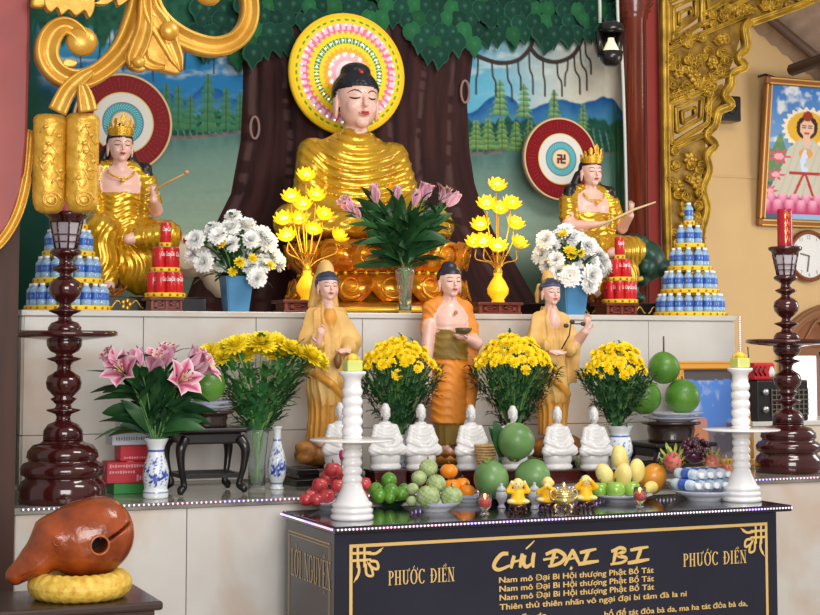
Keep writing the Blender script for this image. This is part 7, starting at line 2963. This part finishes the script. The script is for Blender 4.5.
rib([(172, 122), (150, 92), (120, 78), (92, 92), (74, 125), (72, 165), (92, 200), (128, 222), (172, 224), (214, 206), (258, 170), (290, 128), (312, 82), (330, 30), (342, -40), (348, -120)], [22, 24, 26, 30, 33, 32, 30, 29, 28, 28, 30, 33, 36, 38, 40, 42], .07, 'scroll_band')
rib([(352, -30), (362, 20), (388, 62), (428, 96), (480, 122), (540, 134), (594, 118), (628, 78), (638, 26), (626, -30), (590, -70), (545, -80)], [30, 32, 32, 31, 30, 29, 28, 27, 26, 25, 24, 20], .065, 'scroll_band', YK + .005)
def knob(cx, cy, r, ry=None, th=.04, y=YK, rot=0):
    x, z = kp(cx, cy)
    return MB().ell((0, 0, 0), (r * kk, th, (ry or r) * kk), 0, 24, 14, M=T(x, y - .035, z) @ RY(rot))
knob(168, 120, 44, 42, .034).build('scroll_bud', M['gold'], br)
knob(520, -8, 38, 30, .034).build('scroll_bud', M['gold'], br)
def leafplate(outline, name, th=.055, y=YK - .02, bev=.010):
    g = MB()
    P = smooth_path([kp(*p) for p in outline] + [kp(*outline[0])], 5)[:-1]
    g.prism(P, y - th, y, 0, bev=bev)
    return g
leafplate([(318, 40), (352, 48), (395, 62), (424, 84), (432, 108), (418, 128), (400, 138), (420, 168), (436, 212), (392, 206), (352, 196), (336, 206), (312, 204), (288, 186), (282, 164), (296, 146), (318, 130), (330, 90)], 'leaf').build('carved_leaf', M['gold'], br)
rib([(343, -40), (352, 30), (376, 74), (402, 122), (424, 172), (437, 208)], [16, 24, 34, 30, 22, 3], .05, 'carved_leaf', YK - .045)
rib([(335, -40), (338, 40), (336, 90), (322, 136), (306, 172), (300, 196)], [14, 20, 24, 26, 22, 10], .045, 'carved_leaf', YK - .055)
rib([(392, 196), (356, 190), (336, 172), (338, 140)], [6, 16, 18, 6], .035, 'carved_leaf', YK - .06)
knob(404, 96, 28, 28, .026, YK - .05).build('leaf_bud', M['gold'], br)
knob(318, 184, 18, 16, .02, YK - .065).build('leaf_bud', M['gold'], br)
leafplate([(60, -20), (62, 22), (78, 42), (96, 30), (108, 50), (128, 36), (148, 52), (172, 38), (186, 58), (200, 22), (186, -30), (120, -60)], 'leaf', .05).build('carved_leaf', M['gold'], br)
leafplate([(30, -10), (60, -6), (70, 18), (52, 28), (28, 22)], 'leaf', .04).build('carved_leaf', M['gold'], br)
leafplate([(196, -30), (214, 8), (198, 18), (232, 20), (258, 6), (266, 24), (290, 10), (322, -20), (290, -60)], 'leaf', .05).build('carved_leaf', M['gold'], br)
leafplate([(110, 182), (122, 172), (146, 178), (150, 188), (136, 194), (116, 192)], 'leaf', .03, YK - .04).build('carved_leaf', M['gold'], br)
# stem rising to the lintel
x, z = kp(340, -100)
MB().box((x, YK + .02, (z + ZTOP) / 2), (.09, .05, ZTOP - z), bev=.008).build('hanger_bar', M['gold'], br)
x, z = kp(110, -40)
MB().box((x, YK + .02, (z + ZTOP) / 2), (.09, .05, ZTOP - z), bev=.008).build('hanger_bar', M['gold'], br)
x, z = kp(600, -70)
MB().box((x, YK + .03, (z + ZTOP) / 2), (.06, .04, ZTOP - z), bev=.008).build('hanger_bar', M['gold'], br)
# the two rolled scrolls with their ribbons
for i, (cxa, w_, y0, tp) in enumerate(((84, 45, YK + .0, [(192, 204), (160, 226), (124, 262), (96, 318)]), (172, 45, YK - .03, [(160, 246), (170, 280), (178, 320)]))):
    g = MB()
    P = smooth_path([kp(*p) for p in tp], 8)
    g.ribbon(P, [w * kk for w in interp_list([12, 20, 24, 26], len(P))], .03, y=y0 - .05)
    g.build('ribbon_tie', M['gold'], br)
    xa, zt = kp(cxa, 322)
    xb, zb = kp(cxa - 4, 596)
    r = w_ * kk
    g = MB().lathe([(r * .5, 0), (r * .8, .012), (r * .96, .04), (r, .07), (r * 1.02, (zt - zb) - .035), (r * 1.05, zt - zb - .03), (r * 1.0, zt - zb - .012), (r * .8, zt - zb), (0, zt - zb)], 32, sy=.75)
    o = g.build('rolled_scroll', mat('gold relief', S(224, 176, 66), .36, metal=.35, bump=.9, bscale=20, col2=S(198, 146, 42), vscale=24), br, loc=(xb, y0 - .0, zb))
    e = MB()
    cxp, czp = 0, .045
    e.tube([((.5 + 5 * (1 - t)) * .0075 * cos(t * 14), -r * .77 - .0, .05 + (.5 + 5 * (1 - t)) * .0065 * sin(t * 14)) for t in np.linspace(0, 1, 50)], .004, 6)
    e.build('scroll_end_curl', M['gold'], o)
    e = MB()
    rk = random.Random(i)
    for q in range(7):
        zz_ = .12 + q * (zt - zb - .16) / 7
        a0 = rk.uniform(-.9, .2)
        pts = []
        for t in np.linspace(0, 1, 14):
            a = a0 + t * rk.choice((.9, 1.0))
            rr_ = r * 1.0
            pts.append((rr_ * sin(a), -rr_ * .75 * cos(a) - .001, zz_ + .018 * sin(t * 7 + q)))
        e.tube(pts, .0045, 5)
        a = a0 + .4
        e.ell((r * sin(a), -r * .75 * cos(a), zz_ + .02), (.014, .008, .010), 0, 8, 6)
    e.build('relief_pattern', M['gold'], o)

# red lacquered drape-shaped post panel with a gilt edge
def pp(px, py, y=6.58):
    p = on_y(px, py, y)
    return (p.x, p.z)
rp = thing('hanging_red_panel', 'dull red lacquered post panel with a gold curved foot at the left edge', 'panel', (0, 0, 0))
o_ = [pp(-40, -60), pp(30, -60), pp(29, 60), pp(27, 140), pp(22, 190), pp(10, 224), pp(-6, 244), pp(-40, 262)]
MB().prism(o_, 6.57, 6.63, bev=.012).build('red_board', M['redlac'], rp)
MB().ribbon(smooth_path([pp(31, 130), pp(27, 175), pp(18, 212), pp(2, 240), pp(-20, 258)], 8), [.016] * 9 + [.022] * 24, .05, y=6.61).build('gold_edge', M['gold'], rp)
x, z = pp(0, -40)
MB().box((x - .04, 6.60, (z + ZTOP) / 2), (.2, .05, ZTOP - z)).build('post_upper', M['redlac'], rp)
struct(MB().box((1.6, 6.56, ZTOP + .06), (3.4, .14, .12)).build('trim_8', M['brownwood']))

# ---- right carved openwork bracket -------------------------------------
YR = 9.06
def rp_(px, py):
    p = on_y(px, py, YR)
    return (p.x, p.z)
kr = mpp(700, YR, 120)
rb_ = thing('hanging_fretwork', 'aged gold openwork bracket of square frets and flowers beside the right column', 'carving', (0, 0, 0))
def rrib(pts, hw, th=.05, name='border', y=YR, n=6, sm=True, m=None):
    P = [rp_(*p) for p in pts]
    P = smooth_path(P, n) if sm else P
    hw = [w * kr for w in (interp_list(hw, len(P)) if isinstance(hw, list) else [hw] * len(P))]
    MB().ribbon(P, hw, th, y=y).build(name, m or M['oldgold'], rb_)
rrib([(661, -40), (662, 60), (663, 160), (665, 240), (667, 312)], 3.4, .06)
rrib([(747, 22), (742, 30), (744, 48), (736, 58), (742, 68), (730, 74), (728, 86), (722, 96), (728, 106), (716, 112), (712, 126), (704, 136), (712, 146), (704, 156), (706, 172), (700, 190), (704, 210), (698, 236), (700, 262), (699, 290), (700, 318)], [4.5, 4, 4.5, 4, 3.6, 3.6], .06, 'scalloped_border', n=4)
rrib([(748, 24), (776, 14), (802, 4), (830, -10), (870, -30)], 4.2, .06)
for dy in (-12, -22):
    rrib([(700, 24 + dy + 14), (748, 10 + dy), (800, -8 + dy), (850, -26 + dy)], 2.6, .05, 'inner_border', YR + .004)
def frame_sq(pts, hw=2.6, th=.045, dy=0):
    pts = pts + [pts[0], pts[1]]
    P = [rp_(*p) for p in pts]
    Q = []
    for i in range(len(P) - 1):
        for t in (0.04, .5, .96):
            Q.append((P[i][0] + (P[i + 1][0] - P[i][0]) * t, P[i][1] + (P[i + 1][1] - P[i][1]) * t))
    MB().ribbon(Q[:13], hw * kr, th, y=YR + dy).build('fret_frame', M['oldgold'], rb_)
frame_sq([(667, 3), (700, -12), (700, 24), (667, 44)])
frame_sq([(672, 8), (694, -2), (694, 18), (672, 34)], 2.0, .04)
frame_sq([(677, 14), (689, 8), (689, 16), (677, 25)], 1.8, .04)
frame_sq([(668, 104), (708, 88), (705, 124), (669, 146)])
frame_sq([(674, 108), (700, 98), (699, 119), (675, 133)], 2.0, .04)
frame_sq([(680, 112), (693, 107), (693, 116), (681, 124)], 1.8, .04)
rrib([(666, 50), (690, 38), (716, 28), (744, 16)], 2.4, .05, 'fret_bar', sm=False)
rrib([(667, 98), (690, 88), (712, 80), (730, 74)], 2.4, .05, 'fret_bar', sm=False)
rrib([(668, 150), (690, 140), (708, 132)], 2.4, .05, 'fret_bar', sm=False)
rrib([(704, -16), (706, 10), (722, 4), (722, 20), (738, 10)], 2.0, .045, 'fret_bar', sm=False)
rrib([(712, 96), (704, 110), (712, 118)], 2.4, .045, 'fret_bar')
# carved flowers and foliage filling the openings
rk = random.Random(6)
def flower(px, py, r):
    x, z = rp_(px, py)
    g = MB()
    for k in range(6):
        a = k * PI / 3 + rk.uniform(0, .4)
        g.ell((0, 0, 0), (r * .52 * kr, .018, r * .34 * kr), 0, 10, 7, M=T(x + r * .55 * kr * cos(a), YR - .028, z + r * .55 * kr * sin(a)) @ RY(-a))
    g.ell((x, YR - .045, z), (r * .32 * kr, .016, r * .32 * kr), 0, 10, 7)
    return g
for px, py, r in ((692, 76, 8), (676, 74, 6), (710, 64, 7), (704, 90, 4.5), (688, 160, 8), (694, 182, 8), (676, 186, 7), (684, 214, 8), (690, 240, 7), (676, 250, 7), (686, 270, 7), (720, 40, 6)):
    flower(px, py, r).build('carved_flower', M['oldgold'], rb_)
bk = mat('dark aged gold', S(156, 120, 44), .45, metal=.3, col2=S(110, 78, 22), vscale=14, bump=.4, bscale=30)
for pts in ([(664, 50), (690, 38), (716, 28), (742, 17), (741, 32), (734, 56), (727, 74), (700, 84), (665, 98)], [(667, 150), (690, 141), (704, 136), (705, 156), (702, 174), (698, 192), (701, 212), (696, 240), (698, 270), (697, 312), (668, 312)], [(704, -4), (748, 2), (800, -18), (850, -44), (850, -26), (800, -4), (776, 10), (746, 20), (704, 30)], [(704, 134), (708, 90), (722, 84), (724, 98), (714, 110), (710, 126)]):
    g = MB().prism([rp_(*p) for p in pts], YR - .012, YR + .012)
    g.build('carved_backing', bk, rb_)
for i in range(150):
    if i < 62:
        px, py = rk.uniform(668, 728), rk.uniform(36, 94)
        if px > 735 - (py - 40) * .5:
            continue
    elif i < 118:
        px, py = rk.uniform(669, 699), rk.uniform(148, 306)
    else:
        px, py = rk.uniform(706, 810), 0
        py = 22 - (px - 706) * .24 + rk.uniform(-8, 4)
    a = rk.uniform(0, 6.28)
    ln = rk.uniform(7, 12)
    pts = [(px + ln * t * cos(a + t * 2.2), py + ln * t * sin(a + t * 2.2)) for t in (-.6, -.3, 0, .4, .8)]
    rrib(pts, [.6, 2.4, 2.8, 2.2, .5], .05, 'carved_leaf', YR + rk.uniform(-.01, .012), 4)
for xx in (664, 760):
    x, z = rp_(xx, -30)
    MB().box((x, YR, (z + ZTOP) / 2), (.05, .04, ZTOP - z)).build('hanger_bar', M['oldgold'], rb_)

# ---- far wall ----------------------------------------------------------
YW_ = 10.63
def guan_pic(a, b_):
    # a white-robed seated figure on pink lotus petals before a yellow disc and a blue sky
    u, v = a * 64, b_ * 132
    n = fbm(a * 7, b_ * 12, 3)
    C = lerp3(S(60, 118, 190), S(150, 186, 214), np.clip(b_ * 1.1, 0, 1))
    ringmix(C, np.clip((n - .5) * 7, 0, 1) * (b_ < .42), S(216, 222, 228))
    ringmix(C, ((a < .34) & (b_ > .42 + .06 * np.sin(a * 30))) * .9, S(96, 138, 70))
    ringmix(C, ((a < .3) & (b_ > .72)) * .9, S(76, 92, 120))
    cx, cy = .50 * 64, .31 * 132
    d = np.hypot(u - cx, v - cy)
    th = np.arctan2(v - cy, u - cx)
    ringmix(C, (d < 20 + 1.4 * np.sin(th * 22)) * 1., S(240, 226, 200))
    ringmix(C, (d < 16.5) * 1., S(226, 176, 60))
    ringmix(C, (np.hypot((u - cx) / 9, (v - cy + 1) / 12) < 1) * 1., S(64, 44, 40))
    body = (np.abs(u - cx) < np.interp(v, [52, 62, 76, 96, 108, 114], [6, 15, 18, 26, 30, 24])) & (v > 52) & (v < 114)
    ringmix(C, body * 1., S(202, 196, 178))
    ringmix(C, (body & (np.abs(np.sin(u * .5 + v * .12)) < .25)) * .28, S(150, 146, 130))
    ringmix(C, (np.hypot((u - cx) / 6, (v - cy) / 8.5) < 1) * 1., S(232, 188, 160))
    for s_ in (-1, 1):
        ringmix(C, ((np.abs(u - cx - 2.6 * s_) < 1.7) & (np.abs(v - cy + .3) < .6)) * 1., S(70, 44, 38))
        ringmix(C, ((np.abs(u - cx - 2.6 * s_) < 2.0) & (np.abs(v - cy + 2.4) < .45)) * 1., S(90, 60, 50))
    ringmix(C, ((np.abs(u - cx) < 1.8) & (np.abs(v - cy - 5) < .8)) * 1., S(190, 70, 70))
    ringmix(C, ((np.abs(u - cx) < 2.8) & (v > 49) & (v < 58)) * 1., S(232, 188, 160))
    ringmix(C, (np.hypot((u - cx) / 4, (v - cy + 12) / 5) < 1) * 1., S(150, 60, 40))
    ringmix(C, (np.hypot((u - cx) / 6, (v - 66) / 5) < 1) * 1., S(226, 160, 80))
    ringmix(C, ((np.hypot((u - cx) / 4, (v - 74) / 12) < 1) & (n > .42)) * 1., S(206, 220, 246))
    ringmix(C, ((np.abs(np.abs(u - cx) - (v - 84) * .34) < 1.1) & (v > 84) & (v < 108)) * 1., S(180, 60, 50))
    ringmix(C, ((np.abs(u - cx) < 13) & (np.abs(v - 86) < 1.6)) * 1., S(180, 60, 50))
    for (fx_, fy_, r) in ((10, 70, 10), (8, 88, 8), (4, 104, 7)):
        dd = np.hypot(u - fx_, (v - fy_) * 1.2)
        tt = np.arctan2(v - fy_, u - fx_)
        ringmix(C, (dd < r * (.65 + .35 * np.cos(tt * 7))) * 1., S(214, 84, 116))
        ringmix(C, (dd < r * .4) * 1., S(240, 170, 180))
    for v0, ph, hgt in ((106, 0, 13), (112, 1.2, 14)):
        sc_ = np.abs(np.sin(u * .32 + ph))
        pet = (v > v0 + 5 * (1 - sc_ ** .6)) & (v < v0 + hgt) & (np.abs(u - cx) < 36)
        tt_ = np.clip((v - v0) / hgt, 0, 1)
        ringmix(C, pet * 1., lerp3(S(190, 52, 104), S(240, 170, 196), np.clip(sc_ * (1 - tt_) * 1.3, 0, 1)))
    return C
P0 = on_y(757, 226, YW_ - .03)
w_p = X(843, YW_, 200) - P0.x
top_ = on_y(770, 77, YW_ - .13)
h_p = (top_ - Vector((top_.x, P0.y, P0.z))).length
ez = Vector((.008, -.12, 1))
framed('wall_picture', 'gold framed picture of a white robed figure on a lotus, hanging on the yellow wall', (P0.x, P0.y, P0.z), (1, 0, 0), ez, w_p, h_p, 8 * mpp(790, YW_), .045, mat('gilt brown frame', S(150, 92, 44), .35, metal=.3), guan_pic, 132, 90, mat('gilt bead', S(226, 178, 96), .3, metal=.4))
nl = thing('picture_hook', 'black hook holding the top corner of the wall picture', 'hook', tuple(on_y(761, 77, YW_ - .02)))
MB().tube([(0, .03, .01), (0, -.06, .01), (.09, -.09, -.02)], .012, 6).build('hook_rod', M['black'], nl)

c = on_y(808, 256, YW_ - .02)
ck = thing('wall_clock', 'round brown framed wall clock with a white face behind the right candle', 'clock', tuple(c))
R_ = 26 * mpp(806, YW_)
MB().lathe([(R_ * .84, .0), (R_ * .84, .03), (R_ * .9, .045), (R_ * .97, .04), (R_, .02), (R_, 0)], 56, M=RX(PI / 2), caps=False).build('clock_frame', mat('brown clock wood', S(126, 66, 36), .3, coat=.3), ck)
MB().lathe([(0, .012), (R_ * .86, .012)], 56, M=RX(PI / 2), caps=False).build('clock_face', mat('clock white', S(226, 224, 222), .4), ck)
tk = MB()
for i in range(12):
    a = i * PI / 6
    rr_ = R_ * .72
    v, f = text_data(str(12 if i == 0 else i), R_ * .20)
    wx = (max(p[0] for p in v) + min(p[0] for p in v)) / 2
    tk.add([(rr_ * sin(a) + p[0] - wx, -.0135, rr_ * cos(a) + p[1] - R_ * .07) for p in v], f, 0, None, False)
tk.build('clock_numerals', mat('clock ink', S(110, 104, 104), .5), ck)
for nm, a, ln in (('hour_hand', 4.9, .42), ('minute_hand', 3.3, .62)):
    MB().box((0, 0, ln * R_ / 2), (.012, .004, ln * R_), 0, M=T(0, -.018, 0) @ RY(a)).build(nm, mat('clock ink', None), ck)

b0, b1 = on_y(714, 98, YW_ - .02), on_y(727, 124, YW_ - .02)
t = thing('wall_mounted_speaker', 'small black loudspeaker on the yellow wall behind the fretwork', 'speaker', ((b0.x + b1.x) / 2, YW_ - .10, (b0.z + b1.z) / 2))
MB().box((0, 0, 0), (b1.x - b0.x + .06, .16, b0.z - b1.z), bev=.012).build('speaker_box', M['black'], t)
MB().lathe([(.05, 0), (.045, .006), (0, .012)], 20, M=T(0, -.081, 0) @ RX(PI / 2)).build('speaker_cone', M['darkwood'], t)

# arched window with wooden fanlight
wx0, wx1 = X(783, YW_, 340), X(900, YW_, 340)
wz1 = Z(800, 352, YW_)
wn = MB()
rad_ = (wx1 - wx0) / 2
cxw = (wx0 + wx1) / 2
arch = [(cxw - rad_ * cos(t), wz1 + rad_ * .62 * sin(t)) for t in np.linspace(0, PI, 25)]
wo = MB()
wo.prism(arch, YW_ - .02, YW_ + .0)
win = thing('window_1', None, None, (0, 0, 0))
win['kind'] = 'structure'
wo.build('fanlight_panel', mat('fanlight wood', S(150, 92, 52), .35, col2=S(116, 66, 36), vscale=7), win)
MB().ribbon([(x, z) for x, z in arch], .045, .05, y=YW_).build('arch_frame', mat('window wood', S(136, 92, 60), .4), win)
fr_ = MB().box((cxw, YW_ - .02, wz1), (wx1 - wx0, .05, .06)).box((wx0, YW_ - .02, wz1 / 2 + .4), (.08, .05, wz1 - .8)).box((cxw - rad_ * .42, YW_ - .02, wz1 / 2 + .4), (.05, .05, wz1 - .8)).box((cxw + rad_ * .1, YW_ - .02, wz1 / 2 + .4), (.05, .05, wz1 - .8))
fr_.build('window_frame', mat('window wood', None), win)
sh = MB()
MB().box((cxw, YW_ + .0, wz1 / 2 + .4), (wx1 - wx0 - .05, .012, wz1 - .85)).build('window_pane', mat('daylight pane', S(236, 240, 242), .3, emit=S(232, 240, 246), estr=1.0), win)
fl = MB()
for q in (-.5, 0, .5):
    fl.tube(smooth_path([(cxw + q * rad_ - .12, YW_ - .03, wz1 + .08), (cxw + q * rad_ * .9, YW_ - .03, wz1 + .26), (cxw + q * rad_ + .12, YW_ - .03, wz1 + .08)], 6), .014, 6)
fl.build('fanlight_carving', mat('window wood', None), win)

# hanging black lantern with white cable in front of the mural
yl = 9.0
c = on_y(611, 44, yl)
kl = mpp(611, yl, 44)
la = thing('hanging_lantern', 'black round wall lantern with a cream lamp hanging beside the right column', 'lantern', tuple(c))
g = MB().lathe([(13 * kl, 12 * kl), (13.5 * kl, 14 * kl), (12 * kl, 20 * kl), (5 * kl, 23 * kl), (0, 23 * kl)], 28)
g.build('lantern_top', M['black'], la)
MB().lathe([(0, -22 * kl), (6 * kl, -22 * kl), (9 * kl, -19 * kl), (11 * kl, -16 * kl), (12 * kl, -8 * kl), (8 * kl, -8 * kl), (0, -8 * kl)], 28).build('lantern_bottom', M['black'], la)
g = MB()
for i in range(5):
    a = PI / 2 + (i - 2) * .62
    g.tube([(11 * kl * cos(a), 11 * kl * sin(a), -12 * kl), (12.5 * kl * cos(a), 12.5 * kl * sin(a), 13 * kl)], 3.6 * kl, 6)
g.build('lantern_bars', M['black'], la)
MB().lathe([(8 * kl, -8 * kl), (8 * kl, -6 * kl), (3.5 * kl, 3 * kl), (3 * kl, 6 * kl), (0, 6 * kl)], 24).build('lamp_shade', mat('cream lamp shade', S(244, 236, 190), .4, emit=S(255, 240, 190), estr=.5), la)
g = MB().tube([(-8 * kl, .05, 22 * kl), (-8 * kl, .06, 90 * kl)], .012, 6)
g.build('hanger', mat('pale cable', S(206, 210, 204), .5), la)
cb = MB().tube(smooth_path([tuple(on_y(617, -30, yl + .1)), tuple(on_y(618, 20, yl + .1)), tuple(on_y(622, 60, yl + .12)), tuple(on_y(625, 140, yl + .15)), tuple(on_y(627, 226, yl + .15))], 8), .011, 6)
o = cb.build('hanging_cable', mat('pale cable', None))
tag(o, 'white cable running down the mural beside the round column', 'cable')
for o in (mum_w, mum_wf, mum_y, mum_s, mum_g, lily_open, lily_half, lily_bud):
    drop(o)
# ================================================================== light
w = bpy.data.worlds.new('World')
SC.world = w
w.use_nodes = True
bg = w.node_tree.nodes['Background']
bg.inputs['Color'].default_value = (1.0, .985, .965, 1)
bg.inputs['Strength'].default_value = .5


def area(name, loc, target, sx, sy, power, col=(1, 1, 1)):
    l = bpy.data.lights.new(name, 'AREA')
    l.shape = 'RECTANGLE'
    l.size, l.size_y = sx, sy
    l.energy = power
    l.color = col
    o = bpy.data.objects.new(name, l)
    COL.objects.link(o)
    o.location = loc
    o.rotation_euler = (Vector(target) - Vector(loc)).to_track_quat('-Z', 'Y').to_euler()
    return o


area('front_doorway_daylight', (1.2, -1.5, 3.0), (3.2, 8, 1.7), 4.0, 3.0, 450, (1, .985, .96))
area('overhead_area_light', (4.6, 4.2, 5.2), (4.2, 8.4, 1.4), 2.4, 1.2, 150, (1, .95, .86))  # warm area light from above, aimed at the altar
area('right_wall_area_light', (8.6, 7.2, 2.6), (6.6, 10.4, 2.0), 1.6, 1.6, 60, (1, .98, .94))  # area light aimed at the right wall
SC.view_settings.view_transform = 'Standard'
SC.view_settings.look = 'None'
SC.view_settings.exposure = -0.06
SC.view_settings.gamma = 1.0
SC.view_settings.use_curve_mapping = False
bpy.context.view_layer.update()
